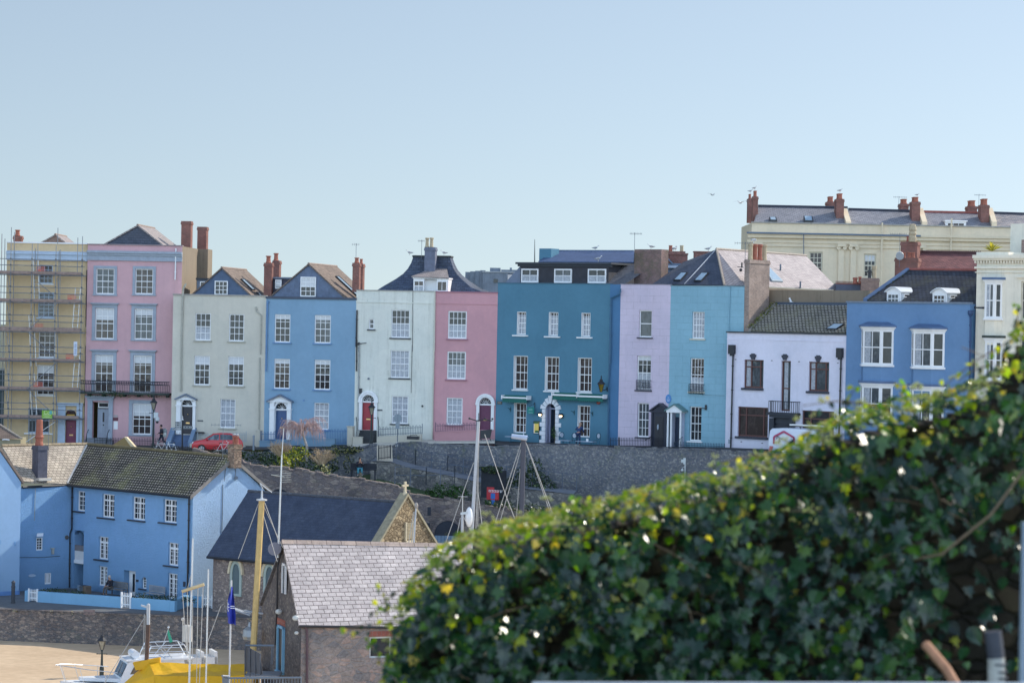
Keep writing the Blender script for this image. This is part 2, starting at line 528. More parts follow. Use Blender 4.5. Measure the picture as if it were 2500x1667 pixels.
class House:
	def __init__(s, name, label, F, ztop, zbot, depth, mat, cat='house', side=None, group=None, s0=0, s1=None):
		s.F, s.zt, s.zbot, s.d, s.mat = F, ztop, zbot, depth, mat
		s.s0, s.s1 = s0, F.L if s1 is None else s1
		s.side = side or mat
		s.holes = []
		s.extra = MB()
		c = F.p((s.s0 + s.s1) / 2, zbot, -depth / 2)
		s.r = thing(name, label, cat, c, group)
	def finish(s, cop=None, coph=.12, copo=.1, top=True):
		F, d = s.F, s.d
		mb = s.extra
		holed(mb, F, s.s0, s.s1, s.zbot, s.zt, s.holes, .2)
		mb.build('wall', s.mat, s.r)
		m2 = MB()
		a, b = s.s0, s.s1
		q = F.p
		m2.quad(q(a, s.zbot, -d), q(a, s.zbot, 0), q(a, s.zt, 0), q(a, s.zt, -d))
		m2.quad(q(b, s.zbot, 0), q(b, s.zbot, -d), q(b, s.zt, -d), q(b, s.zt, 0))
		m2.quad(q(b, s.zbot, -d), q(a, s.zbot, -d), q(a, s.zt, -d), q(b, s.zt, -d))
		if top:
			m2.quad(q(a, s.zt - .02, 0), q(b, s.zt - .02, 0), q(b, s.zt - .02, -d), q(a, s.zt - .02, -d))
		m2.build('side_wall', s.side, s.r)
		if cop:
			m = MB()
			F.box(m, a - .03, b + .03, s.zt, s.zt + coph, -.35, copo)
			m.build('coping', cop, s.r)
	def win(s, zm, x0, y0, x1, y1, cols=3, rows=4, sill=None, frame=None, blind=0, lace=0, rev=.14, mid=True, lining=None,
			hole=True, gl=None, fw=.075, bw=.04, sw=.12, F=None, surround=None, sz=None, arch=False):
		F = F or s.F
		a, b, c, d = F.rect(zm, x0, y0, x1, y1)
		return s.win_s(a, b, c, d, cols, rows, sill, frame, blind, lace, rev, mid, lining, hole, gl, fw, bw, sw, F, surround)
	def win_s(s, a, b, c, d, cols=3, rows=4, sill=None, frame=None, blind=0, lace=0, rev=.14, mid=True, lining=None,
			  hole=True, gl=None, fw=.075, bw=.04, sw=.12, F=None, surround=None):
		F = F or s.F
		frame = frame or WHITE
		if hole:
			s.holes.append((a, b, c, d, rev + .03))
			o = -rev
		else:
			o = .03
		gap = .004
		mb = MB()
		A, B, Cc, D = a + gap, b - gap, c + gap, d - gap
		F.box(mb, A, A + fw, Cc, D, o - .02, o + .07)
		F.box(mb, B - fw, B, Cc, D, o - .02, o + .07)
		F.box(mb, A + fw, B - fw, Cc, Cc + fw * 1.25, o - .02, o + .068)
		F.box(mb, A + fw, B - fw, D - fw, D, o - .02, o + .068)
		ia, ib, ic, id_ = A + fw, B - fw, Cc + fw * 1.25, D - fw
		for i in range(1, cols):
			x = ia + (ib - ia) * i / cols
			F.box(mb, x - bw / 2, x + bw / 2, ic, id_, o, o + .04)
		for j in range(1, rows):
			z = ic + (id_ - ic) * j / rows
			h = bw / 2
			oo = .043
			if mid and rows % 2 == 0 and j == rows // 2:
				h, oo = bw * .8, .06
			F.box(mb, ia, ib, z - h, z + h, o + .001, o + oo)
		if lining:
			F.box(mb, A - gap + .002, A + .025, Cc, D, o + .07, .015)
			F.box(mb, A + .025, B, D - .03, D + gap - .002, o + .07, .015)
			F.box(mb, B - .025, B + gap - .002, Cc, D - .03, o + .07, .012)
		w = mb.build('window', frame, s.r)
		g = MB().quad(F.p(ia, ic, o + .012), F.p(ib, ic, o + .012), F.p(ib, id_, o + .012), F.p(ia, id_, o + .012))
		g.build('pane', gl or rnd.choice(GLASS[:2] + GLASS), w)
		if blind:
			z = id_ - (id_ - ic) * blind
			MB().quad(F.p(ia, z, o + .016), F.p(ib, z, o + .016), F.p(ib, id_, o + .016), F.p(ia, id_, o + .016)).build('blind', BLIND, w)
		if lace:
			z = ic + (id_ - ic) * lace
			m = MB()
			k = 9
			for i in range(k):
				xa, xb = ia + (ib - ia) * i / k, ia + (ib - ia) * (i + 1) / k
				oa, ob = (.014, .019) if i % 2 else (.019, .014)
				m.quad(F.p(xa, ic, o + oa), F.p(xb, ic, o + ob), F.p(xb, z, o + ob), F.p(xa, z, o + oa))
			m.build('curtain', LACE, w)
		if sill:
			m = MB()
			F.box(m, a - sw, b + sw, c - .10, c - .004, -.05, .12)
			m.build('sill', sill, w)
		if surround:
			sm, k, hood = surround
			m = MB()
			F.box(m, a - k, a, c, d, -.02, .05)
			F.box(m, b, b + k, c, d, -.02, .05)
			F.box(m, a - k, b + k, d, d + k, -.02, .052)
			F.box(m, a - k - .04, b + k + .04, c - .12, c, -.02, .10)
			if hood:
				F.box(m, a - k - .05, b + k + .05, d + k, d + k + .07, -.02, .16)
				F.box(m, a - k - .12, b + k + .12, d + k + .07, d + k + .15, -.02, .24)
			m.build('surround', sm, w)
		return w
	def door(s, zm, x0, y0, x1, y1, mat, rev=.18, hole=True, panels=True, brass=True, zb=None):
		F = s.F
		a, b, c, d = F.rect(zm, x0, y0, x1, y1)
		if hole:
			s.holes.append((a, b, c, d, rev + .03))
		o = -rev if hole else .02
		m = MB()
		F.box(m, a + .004, b - .004, c, d - .004, o - .03, o + .03)
		if panels:
			w, h = b - a, d - c
			for u0, u1 in ((.12, .46), (.54, .88)):
				for v0, v1 in ((.08, .38), (.46, .92)):
					F.box(m, a + w * u0, a + w * u1, c + h * v0, c + h * v1, o + .03, o + .045)
		dr = m.build('door', mat, s.r)
		if brass:
			m = MB()
			w, h = b - a, d - c
			F.box(m, a + w * .33, a + w * .67, c + h * .38, c + h * .43, o + .045, o + .06)
			m.build('letter_box', plain('brass', (.75, .5, .22), .3, .1, 5, metal=.7), dr)
			m = MB().ball(F.p(a + w * .5, c + h * .72, o + .07), .05)
			m.build('knocker', plain('brass', (.75, .5, .22)), dr)
		return dr
	def pipe(s, pts, r=.05, mat=None, o=.1, zm=None, name='downpipe'):
		q = [s.F.w(zm, x, y, o) for x, y in pts]
		m = MB().path(q, r, 6)
		for p0, p1 in zip(q, q[1:]):
			n = int((p1 - p0).length / 2)
			for i in range(n + 1):
				c = p0.lerp(p1, (i + .5) / (n + 1))
				if abs((p1 - p0).normalized().z) > .9:
					m.lathe(c - UP * .04, [(r * 1.35, 0), (r * 1.35, .08)], 6)
		return m.build(name, mat or DARK, s.r)
	def band(s, zm, x0, y0, x1, y1, mat, o1=.06, name='string_course', full=True, o0=-.02):
		a, b, c, d = s.F.rect(zm, x0, y0, x1, y1)
		if full:
			a, b = s.s0 - .01, s.s1 + .01
		m = MB()
		s.F.box(m, a, b, c, d, o0, o1)
		return m.build(name, mat, s.r)
	def zb(s, name, mat, zm, x0, y0, x1, y1, o0, o1, parent=None):
		m = MB()
		s.F.zbox(m, zm, x0, y0, x1, y1, o0, o1)
		return m.build(name, mat, parent or s.r)
	def gable(s, zm, bl, ap, br, depth, setback, slope, front, over=.12, th=.1, drop=None):
		F = s.F.back(setback)
		(a, za), (m_, zm_), (b, zb_) = F.atz(zm, *bl), F.atz(zm, *ap), F.atz(zm, *br)
		z0 = min(za, zb_) - (drop or .6)
		k1, k2 = (zm_ - za) / (m_ - a), (zm_ - zb_) / (b - m_)
		a2, b2 = m_ - (zm_ - z0) / k1, m_ + (zm_ - z0) / k2
		MB().poly([F.p(a2, z0), F.p(b2, z0), F.p(m_, zm_ - .02)]).build('gable', front, s.r)
		m = MB()
		for e, k in ((a2, 1), (b2, -1)):
			p0, p1 = F.p(e, z0, over), F.p(m_, zm_, over)
			nrm = (p1 - p0).cross(F.n * -1).normalized()
			if nrm.z < 0:
				nrm = -nrm
			m.box(p0, p1 - p0 + V((0, 0, 0)), F.n * -(depth + over), nrm * th)
		rf = m.build('roof', slope, s.r)
		m = MB()
		m.tube(F.p(m_, zm_ + th, over), F.p(m_, zm_ + th, -depth), .1, n=6)
		m.build('ridge_tiles', plain('ridge_tile', (.26, .2, .17), .8, .25, 3), rf)
		return F, (a2, z0), (m_, zm_), (b2, z0), rf
	def chim(s, zm, x0, y0, x1, y1, back, d=.7, mat=None, pots=(), name='chimney', potm=None, corbel=True, zdown=0):
		F = s.F.back(back)
		a, b, c, t = F.rect(zm, x0, y0, x1, y1)
		return chimney(s.r, F, a, b, c - zdown, t, d, mat or BRICK, [F.rect(*q) for q in pots], potm or POT, name, corbel)
def chimney(parent, F, a, b, c, t, d, mat, pots, potm, name='chimney', corbel=True):
	m = MB()
	F.box(m, a, b, c, t - .28 if corbel else t, -d, 0)
	if corbel:
		F.box(m, a - .05, b + .05, t - .28, t - .12, -d - .05, .05)
		F.box(m, a - .02, b + .02, t - .12, t, -d - .02, .02)
	ch = m.build(name, mat, parent)
	for (pa, pb, pc, pt) in pots:
		r = (pb - pa) / 2
		h = pt - t
		m = MB().lathe(F.p((pa + pb) / 2, t - .02, -d / 2), [(r * .95, 0), (r * 1.05, .06), (r * .82, .14), (r * .72, h * .82), (r * 1.0, h * .86), (r * 1.0, h * .97), (r * .75, h), (r * .6, h - .05)], 10)
		m.build('chimney_pot', potm, ch, smooth=False)
	return ch
def aerial(parent, base, h, yaw=0.3, n=7, L=.9, name='aerial', top=True):
	m = MB().tube(base, base + UP * h, .018, n=5)
	d = V((math.cos(yaw), math.sin(yaw), 0))
	e = V((-d.y, d.x, 0))
	p = base + UP * (h - .08)
	m.tube(p - d * L * .4, p + d * L * .6, .013, n=4)
	for i in range(n):
		q = p + d * (L * (i / (n - 1) - .4))
		m.tube(q - e * .17, q + e * .17, .008, n=4)
		m.tube(q - UP * .1, q + UP * .1, .008, n=4)
	return m.build(name, GREYIRON, parent)
# ================================================================== TERRACE
def zst(x):      # street level along the terrace
	k = [(-300, 9.6), (-45, 9.6), (-24, 9.9), (-9.4, 10.5), (-4.5, 10.98), (3, 10.98), (9, 11.1), (18, 11.4), (30, 11.6), (400, 11.6)]
	for (a, za), (b, zb_) in zip(k, k[1:]):
		if x <= b:
			return za + (zb_ - za) * (x - a) / (b - a)
	return 11.6
W_YEL = render_wall('yellow_render', (.64,.49,.30), .2)
W_PINK = render_wall('pink_render', (.60,.375,.40), .25)
W_CRM = render_wall('cream_render', (.62,.585,.50), .2)
W_BLUE = render_wall('blue_render', (.235,.375,.51), .12)
W_WHT = render_wall('weathered_white_render', (.72,.73,.66), .75, '#6a6d5c')
W_PK2 = render_wall('rose_render', (.60,.325,.355), .12)
W_TEAL = render_wall('teal_render', (.095,.225,.315), .14, '#35606f')
W_TEAL2 = render_wall('teal_render_shaded', (.08,.19,.34), .2, '#35606f')  # darker copy of the teal, shade of the return put into the colour
W_LAV = render_wall('lavender_render', (.63,.55,.66), .2, ashlar=True)
W_AQUA = render_wall('aqua_render', (.26,.46,.56), .35, '#4f7d86', ashlar=True)
W_WH2 = render_wall('white_render', (.72,.71,.82), .15)
W_CORN = render_wall('cornflower_render', (.155,.275,.46), .3, '#7590b5')
W_CR2 = render_wall('pale_cream_render', (.80,.75,.63), .45, '#7d7a66')
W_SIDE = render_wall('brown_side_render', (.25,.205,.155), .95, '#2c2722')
F1 = Fac.px(13, 206, 210, 0, 840)
F2 = Fac.px(210, 205.7, 441, 3, 840)
F3 = Fac.px(421, 203.8, 648, 8, 840)
F4 = Fac.px(648, F3.B.y, 868, 12, 840)
F5 = Fac.px(868, F4.B.y, 1061, 9, 840)
F6 = Fac.px(1061, F5.B.y, 1213, 9, 840)
F7 = Fac.px(1213, F6.B.y, 1487, 33, 840)
F7b = Fac.px(1487, F7.B.y, 1513, 20, 840)
F8 = Fac.px(1513, F7b.B.y, 1635, 30, 840)
F9 = Fac.px(1635, F8.B.y, 1815, 33, 840)
_a9 = F9.atz('X', 1775, 840)[0]
F10 = Fac.px(1775, F9.p(_a9, 0).y - .5, 2066, 40, 840)
F11 = Fac.px(2066, F10.B.y - .15, 2366, 45, 840)
F12 = Fac.px(2381, F11.B.y + .25, 2640, 40, 840)
def topz(F, zm, x, y):
	return F.atz(zm, x, y)[1]
def base(F):
	return zst(F.A.x) - 1.6
h = \
	House('terraced_house', 'mustard yellow house wrapped in scaffolding at the left end of the terrace', F1, topz(F1, 'A', 560, 338), base(F1), 9, W_YEL)
PALEB = plain('pale_blue_paint', (.46, .56, .68), .6, .08, 3)
m = MB()
a, b, c, d = F1.rect('A', 80, 478, 1125, 555)
F1.box(m, -.02, F1.L + .01, c, d, -.02, .18)
m.prism([F1.p(-.02, d, -.02), F1.p(-.02, d, .34), F1.p(-.02, d + .1, .34), F1.p(-.02, d + .28, -.02)], F1.t * (F1.L + .03))
m.build('cornice', PALEB, h.r)
h.win('A', 500, 612, 672, 850, 3, 4, sill=WHITE, frame=PALEB)
h.win('A', 487, 960, 690, 1282, 3, 6, sill=PALEB, frame=PALEB)
h.win_s(*F1.rect('X', 94.5, 801, 135.5, 873), cols=3, rows=4, sill=PALEB, frame=WHITE)
h.win('B', 470, 422, 692, 808, 3, 4, sill=WHITE, frame=WHITE, blind=.25)
h.win('B', 360, 972, 630, 1290, 3, 2, sill=WHITE, frame=PALEB, sw=.3)
h.door('B', 836, 1118, 974, 1452, plain('plum_door', (.20, .045, .09), .4))
m = MB()
F1.zbox(m, 'B', 738, 940, 834, 1455, -.02, .1)
F1.zbox(m, 'B', 976, 940, 1050, 1455, -.02, .1)
F1.zbox(m, 'B', 730, 905, 1062, 942, -.02, .25)
F1.zbox(m, 'B', 834, 1098, 976, 1117, -.02, .08)
m.build('door_surround', PALEB, h.r)
a, b, c, d = F1.rect('B', 838, 985, 972, 1096)
m = MB()
pts = [F1.p(a, c, .02), F1.p(b, c, .02)]
for i in range(9):
	t = math.pi * i / 8
	pts.append(F1.p((a + b) / 2 + (b - a) / 2 * math.cos(t), c + (d - c) * .35 + (d - c) * .6 * math.sin(t), .02))
m.poly(pts)
fl = m.build('fanlight', GLASS[1], h.r)
m = MB()
for (x0, y0, x1, y1) in ((868, 1000, 868, 1070), (870, 1045, 895, 1005), (878, 1035, 900, 1070)):
	m.tube(F1.w('B', x0, y0, .04), F1.w('B', x1, y1, .04), .03, n=5)
m.build('fanlight_bars', plain('dark_red_bars', (.12, .03, .03)), fl)
h.zb('warning_board', plain('yellow_board', (.6, .36, .04), .5), 'B', 855, 1052, 955, 1090, .1, .13)
h.chim('A', 170, 240, 275, 325, 4, .7, pots=[('A', 178, 158, 250, 240)], zdown=1.0)
h.gable('A', (525, 337), (708, 238), (838, 340), 5, 1.5, SLATEL, BRICKD)
h.pipe([(1112, 675), (1100, 1400)], .06, zm='A')
h.pipe([(1098, 180), (1085, 1000), (1078, 1440)], .06, zm='B')
h.finish(cop=WHITE, coph=.1)
h = House('terraced_house', 'tall pink house with grey window surrounds and a black iron balcony', F2, topz(F2, 'A', 1700, 362), base(F2), 9.5, W_PINK, side=W_SIDE)
m = MB()
for (y0, y1, o) in ((432, 462, .32), (462, 490, .2), (490, 528, .1), (528, 556, .14)):
	F2.box(m, -.01, F2.L + .01, topz(F2, 'A', 1700, y1 + 4), topz(F2, 'A', 1700, y0 + 4), -.02, o)
m.build('cornice', GREYST, h.r)
for (x0, y0, x1, y1) in ((1226, 656, 1460, 985), (1726, 660, 1955, 985)):
	h.win('A', x0, y0, x1, y1, 3, 4, surround=(GREYST, .21, False))
for (x0, y0, x1, y1, bl) in ((1215, 1160, 1455, 1557, .38), (1716, 1168, 1950, 1562, .2)):
	h.win('A', x0, y0, x1, y1, 3, 4, surround=(GREYST, .26, True), blind=bl)
for (x0, y0, x1, y1, bl) in ((1210, 293, 1442, 770, .2), (1702, 300, 1936, 775, .2)):
	h.win('B', x0, y0, x1, y1, 3, 4, surround=(GREYST, .27, True), blind=bl, gl=GLASS[1])
h.win('B', 1690, 915, 1930, 1310, 3, 4, surround=(GREYST, .29, False), blind=.4)
m = MB()
a, b, c, d = F2.rect('B', 1045, 772, 2190, 795)
bo = 1.0
F2.box(m, a, b, c, d, 0, bo)
for x in (1150, 1330, 1600, 1780, 1960, 2150):
	q = F2.atz('B', x, 795)[0]
	F2.box(m, q - .1, q + .1, c - .2, c, 0, .6)
slab = m.build('balcony_floor', plain('mossy_lead', (.05, .065, .06), .8, .4, 4), h.r)
m = MB()
zt = topz(F2, 'B', 1600, 625)
zm2 = topz(F2, 'B', 1600, 668)
for z in (zt, zm2, d + .1):
	F2.box(m, a, b, z - .025, z + .02, bo - .05, bo)
	F2.box(m, a, a + .04, z - .025, z + .02, 0, bo - .05)
n = int((b - a) / .14)
for i in range(n + 1):
	x = a + .02 + (b - a - .04) * i / n
	m.tube(F2.p(x, d, bo - .025), F2.p(x, zm2, bo - .025), .014, n=4, cap=False)
	x2 = a + .02 + (b - a - .04) * ((i + .5) % n) / n
	m.tube(F2.p(x, zm2, bo - .025), F2.p(x2, zt, bo - .025), .016, n=4, cap=False)
	m.tube(F2.p(x2, zm2, bo - .025), F2.p(x, zt, bo - .025), .016, n=4, cap=False)
m.build('balcony_railing', IRON, h.r)
m = MB()
for i in range(160):
	u = rnd.random()
	q = F2.p(a + (b - a) * (.25 + .25 * rnd.random() if i < 100 else u), d + rnd.uniform(-.35, .15 if i < 100 else -.1), bo + rnd.uniform(-.1, .12))
	e = V((rnd.uniform(-1, 1), rnd.uniform(-1, 1), rnd.uniform(-1, 1))).normalized() * .07
	f = e.cross(V((rnd.random(), rnd.random(), rnd.random()))).normalized() * .05
	m.poly([q - e, q + f, q + e, q - f])
LEAFG = leafmat('green_leaves', [(0, '#1c3318'), (.5, '#2f4c20'), (1, '#50672a')])
m.build('balcony_plants', LEAFG, h.r)
m = MB()
F2.zbox(m, 'B', 1118, 875, 1180, 1420, -.02, .14)
F2.zbox(m, 'B', 1385, 875, 1440, 1420, -.02, .14)
F2.zbox(m, 'B', 1110, 838, 1450, 876, -.02, .16)
F2.zbox(m, 'B', 1095, 812, 1465, 840, -.02, .36)
m.build('door_surround', GREYST, h.r)
a, b, c, d = F2.rect('B', 1180, 895, 1385, 1360)
h.holes.append((a, b, c, d, .5))
m = MB()
F2.zbox(m, 'B', 1232, 985, 1388, 1352, -.46, -.40)
for u in (1250, 1320):
	F2.zbox(m, 'B', u, 1010, u + 45, 1160, -.40, -.385)
	F2.zbox(m, 'B', u, 1190, u + 45, 1330, -.40, -.385)
dr = m.build('door', GREYST, h.r)
m = MB()
F2.zbox(m, 'B', 1298, 1030, 1318, 1150, -.385, -.36)
F2.zbox(m, 'B', 1300, 1180, 1314, 1200, -.385, -.36)
m.build('door_furniture', DARK, dr)
h.win_s(*F2.rect('B', 1240, 900, 1380, 972), cols=1, rows=1, hole=False, F=F2.back(.45))
h.zb('name_plaque', plain('maroon_plaque', (.12, .03, .05), .4), 'B', 1443, 1092, 1508, 1133, 0, .03)
h.zb('opening_sign', WHITE, 'B', 1450, 1140, 1503, 1243, 0, .02)
h.zb('house_sign', plain('stone_plaque', (.4, .36, .36), .6), 'B', 1450, 1060, 1502, 1088, 0, .03)
h.gable('A', (1342, 352), (1758, 118), (2080, 368), 7, 1.2, SLATEL, SLATED)
h.chim('V', 416, 508, 438, 575, 4.0, .9, pots=[], zdown=2.5)
h.chim('V', 453, 521, 474, 580, 8.2, .9, pots=[], zdown=.3)
G_ = F2.back(7.2)
m = MB()
a, b, c, d = G_.rect('V', 446, 572, 477, 640)
G_.box(m, a, b, base(F2), d, -2.2, 0)
m.build('rear_wall', W_SIDE, h.r)
f9 = F2.back(8.2)
h.pipe([(2245, 400), (2235, 800)], .06, mat=WHITE, zm='A')
h.finish(cop=plain('parapet_cap', (.30, .24, .25), .8, .2), coph=.08)
STONE = plain('step_stone', (.20, .22, .25), .8, .2, 4)
m = MB()
for i in range(3):
	a, b, c, d = F2.rect('B', 1112 - i * 12, 1352 + i * 26, 1435 + i * 12, 1380 + i * 26)
	F2.box(m, a, b, base(F2), d, .02, .35 + .3 * i)
h_st = m.build('door_steps', STONE, h.r)
m = MB()
for x0 in (1130, 1395):
	pts = [F2.w('B', x0, 1245, .15), F2.w('B', x0 - 20, 1290, .6), F2.w('B', x0 - 35, 1370, 1.0), F2.w('B', x0 - 38, 1440, 1.0)]
	m.path(pts, .025, 5)
	for k in (0.3, .6):
		q = pts[1].lerp(pts[2], k)
		m.tube(q, q - UP * .8, .015, n=4)
m.build('handrail', IRON, h.r)
def railing(name, label, F, zm, x0, x1, yt, yb, o, mat, hoop=False, group=None, pitch=.13, slope=0, parent=None):
	"""iron railing standing o metres in front of facade F"""
	G = F.back(-o)
	a, zt_ = G.atz(zm, x0, yt)
	b, zt2 = G.atz(zm, x1, yt + slope)
	hgt = zt_ - G.atz(zm, x0, yb)[1]
	m = MB()
	n = max(3, int((b - a) / pitch))
	zz = lambda u: zt_ + (zt2 - zt_) * u
	for i in range(n + 1):
		u = i / n
		x = a + (b - a) * u
		m.tube(G.p(x, zz(u) - hgt), G.p(x, zz(u) + (0 if not hoop else -.12)), .015, n=4)
		if hoop and i % 2 == 0 and i < n:
			x2 = a + (b - a) * (i + 1) / n
			mid, r = (x + x2) / 2, abs(x2 - x) / 2
			pts = [G.p(mid - r * math.cos(t * math.pi / 5), zz(u) - .12 + r * 1.3 * math.sin(t * math.pi / 5)) for t in range(6)]
			m.path(pts, .014, 4)
		elif not hoop:
			m.lathe(G.p(x, zz(u)), [(.022, 0), (.03, .03), (.002, .11)], 5)
	for dz in ((.13, hgt - .1) if not hoop else (.2, hgt - .1)):
		m.tube(G.p(a, zz(0) - dz), G.p(b, zz(1) - dz), .018, n=4)
	for x, u in ((a, 0), (b, 1)):
		m.tube(G.p(x, zz(u) - hgt), G.p(x, zz(u) + .08), .03, n=6)
	ob = m.build(name, mat, parent)
	if parent is None:
		tag(ob, label, 'railing', group)
	return ob
railing('iron_railing', 'plain black iron railing in front of the tall pink house', F2, 'B', 1205, 2130, 1362, 1500, 1.2, IRON, slope=8)
h = House('terraced_house', 'cream rendered house with dark slate gable between the tall pink house and the blue one', F3, topz(F3, 'C', 670, 598), base(F3), 9, W_CRM)
SILLC = plain('cream_sill', (.42, .41, .35), .8, .15, 3)
h.win('C', 375, 806, 560, 1132, 3, 4, sill=SILLC, lace=.46)
h.win('C', 780, 816, 960, 1142, 3, 4, sill=SILLC)
h.win('D', 362, 40, 548, 392, 3, 4, sill=SILLC, blind=.3)
h.win('D', 767, 48, 955, 402, 3, 4, sill=SILLC, blind=.25)
h.win('D', 673, 558, 855, 906, 3, 4, sill=SILLC, lace=.97)
def pediment_door(h, zm, ap, l, r, dx0, dx1, dy0, dy1, cx0, cx1, mat, matd, wd=.75):
	F = h.F
	(am, zt_), (al, zl), (ar, zr) = F.atz(zm, *ap), F.atz(zm, *l), F.atz(zm, *r)
	a, b, c, d = F.rect(zm, dx0, dy0, dx1, dy1)
	ca, cb = F.atz(zm, cx0, dy0)[0], F.atz(zm, cx1, dy0)[0]
	rad = (b - a) / 2
	zs = d + .14
	h.holes.append((a, b, c, zs + rad, .3))
	m = MB()
	for u0, u1 in ((ca, a - .06), (b + .06, cb)):
		F.box(m, u0, u1, c, d + .05, -.02, .26)
		F.box(m, u0 - .05, u1 + .05, d + .05, d + .16, -.02, .32)
		F.box(m, u0, u1, d + .16, zl - .02, -.02, .22)
	F.box(m, a - .06, a, c, zs, -.1, .1)
	F.box(m, b, b + .06, c, zs, -.1, .1)
	F.box(m, a, b, d, zs, -.25, -.08)
	N = 10
	mid = (a + b) / 2
	ys = min(zl, zr)
	for i in range(N):                      # spandrel round the fanlight
		t0, t1 = math.pi * i / N, math.pi * (i + 1) / N
		p0 = (mid + rad * math.cos(t0), zs + rad * math.sin(t0))
		p1 = (mid + rad * math.cos(t1), zs + rad * math.sin(t1))
		q = [F.p(p0[0], p0[1], .0), F.p(p1[0], p1[1], .0), F.p(p1[0], zs + rad + .12, .0), F.p(p0[0], zs + rad + .12, .0)]
		m.prism(q, F.n * .12)
		e = lambda k, pp: (mid + (pp[0] - mid) * k, zs + (pp[1] - zs) * k)
		A0, A1 = e(1.0, p0), e(1.0, p1)
		B0, B1 = e(1.18, p0), e(1.18, p1)
		m.prism([F.p(*A0, .12), F.p(*A1, .12), F.p(*B1, .12), F.p(*B0, .12)], F.n * .06)
	ex = .32
	F.box(m, al + .06, ar - .06, ys - .1, ys, -.02, ex)
	m.prism([F.p(al + .1, ys, -.02), F.p(ar - .1, ys, -.02), F.p(am, zt_ - .15, -.02)], F.n * (ex - .08))
	sr = m.build('door_surround', mat, h.r)
	m = MB()
	for e, z in ((al, zl), (ar, zr)):
		p0, p1 = F.p(e, z, -.02), F.p(am, zt_, -.02)
		m.prism([p0, p1, p1 - UP * .13, p0 - UP * .1], F.n * (ex + .16))
	m.build('porch_roof', LEAD, h.r)
	m = MB()
	pts = [F.p(a, zs, -.2), F.p(b, zs, -.2)] + [F.p(mid + rad * math.cos(math.pi * i / 10), zs + rad * math.sin(math.pi * i / 10), -.2) for i in range(11)]
	m.poly(pts)
	fl = m.build('fanlight', GLASS[0], h.r)
	m = MB()
	for i in range(1, 6):
		t = math.pi * i / 6
		m.tube(F.p(mid, zs, -.18), F.p(mid + rad * math.cos(t), zs + rad * math.sin(t), -.18), .016, n=4)
	m.build('fanlight_bars', mat, fl)
	h.door(zm, dx0, dy0, dx1, dy1, matd, hole=False)
	dd = [o for o in bpy.data.objects if o.parent == h.r and o.name.startswith('door') and not o.name.startswith('door_')][-1]
	for o in [dd] + [k for k in bpy.data.objects if k.parent == dd]:      # recess the leaf
		for v in o.data.vertices:
			v.co -= F.n * .26
	return a, b, c
pediment_door(h, 'D', (270, 492), (144, 552), (402, 558), 213, 345, 650, 978, 158, 386, WHITE, plain('dark_door', (.03, .032, .045), .35))
m = MB()
for i in range(5):
	a, b, c, d = F3.rect('D', 140, 985 + i * 26, 345, 1012 + i * 26)
	F3.box(m, a, b, base(F3), d, .02, .4 + .28 * i)
m.build('door_steps', plain('blue_step_paint', (.09, .14, .24), .7, .2), h.r)
m = MB()
for x0, x1 in ((85, 140), (347, 392)):
	a, b, c, d = F3.rect('D', x0, 900, x1, 1130)
	m.prism([F3.p(a, d, .05), F3.p(a, d - .3, .5), F3.p(a, d - 1.1, 1.5), F3.p(a, base(F3), 1.5), F3.p(a, base(F3), .05)], F3.t * (b - a))
m.build('step_cheek', plain('blue_grey_paint', (.18, .26, .37), .7, .15), h.r)
G, bl, ap, br, rf = h.gable('C', (355, 580), (695, 276), (1040, 600), 8, .5, SLATEB, plain('slate_blue_render', (.085, .125, .20), .8, .15, 3))
h.win('C', 610, 420, 768, 590, 3, 3, hole=False, F=G, gl=GLASS[0])
D2 = F3.back(3)
m = MB()
D2.zbox(m, 'C', 395, 408, 610, 610, -3, 0)
m.build('dormer', LEAD, h.r)
m = MB()
D2.zbox(m, 'C', 388, 388, 640, 410, -3.2, .15)
m.build('dormer_roof', plain('dark_felt', (.05, .06, .075), .8), h.r)
h.win('C', 435, 428, 502, 500, 1, 1, hole=False, F=D2)
def skylights(h, F, ap, br, depth, spots, mat=None):
	"""roof lights lying on the right hand slope: spots are (u along depth 0..1, v down slope, length, width)"""
	p0 = F.p(ap[0], ap[1]) + UP * .1
	dn = F.p(br[0], br[1]) + UP * .1 - p0
	L = dn.length
	dn.normalize()
	bk = -F.n
	nr = dn.cross(bk)
	nr = nr if nr.z > 0 else -nr
	nr.normalize()
	for (u, v, ln, wd) in spots:
		q = p0 + bk * (u * depth) + dn * (v * L) + nr * .02
		m = MB()
		m.box(q, bk * .07, dn * ln, nr * .14)
		m.box(q + bk * wd, bk * .07, dn * ln, nr * .14)
		m.box(q + bk * .07, bk * (wd - .07), dn * .07, nr * .135)
		m.box(q + bk * .07 + dn * (ln - .07), bk * (wd - .07), dn * .07, nr * .135)
		fr = m.build('skylight', DARK, h.r)
		g = MB()
		g.quad(*[q + nr * .1 + bk * i + dn * j for i, j in ((.07, .07), (wd, .07), (wd, ln - .07), (.07, ln - .07))])
		g.build('pane', glass('sky_glass', '#8fa6b8', '#c8d6e0', .5), fr)
skylights(h, G, ap, br, 8, [(.22, .34, 1.3, 1.0), (.28, .72, 1.2, .9)])
h.pipe([(265, 452), (232, 520), (222, 700), (210, 1200), (203, 1740)], .075, mat=SILLC, zm='C')
h.pipe([(1095, 732), (1110, 740), (1108, 785), (1165, 830), (1155, 1300)], .05, mat=SILLC, zm='C')
h.pipe([(1148, 60), (1138, 945)], .05, mat=SILLC, zm='D')
h.zb('name_plate', plain('slate_plaque', (.08, .09, .1), .5), 'D', 403, 810, 470, 826, 0, .02)
h.chim('C', 1196, 205, 1290, 620, 2.5, .55, pots=[('C', 1210, 116, 1275, 205)], name='chimney')
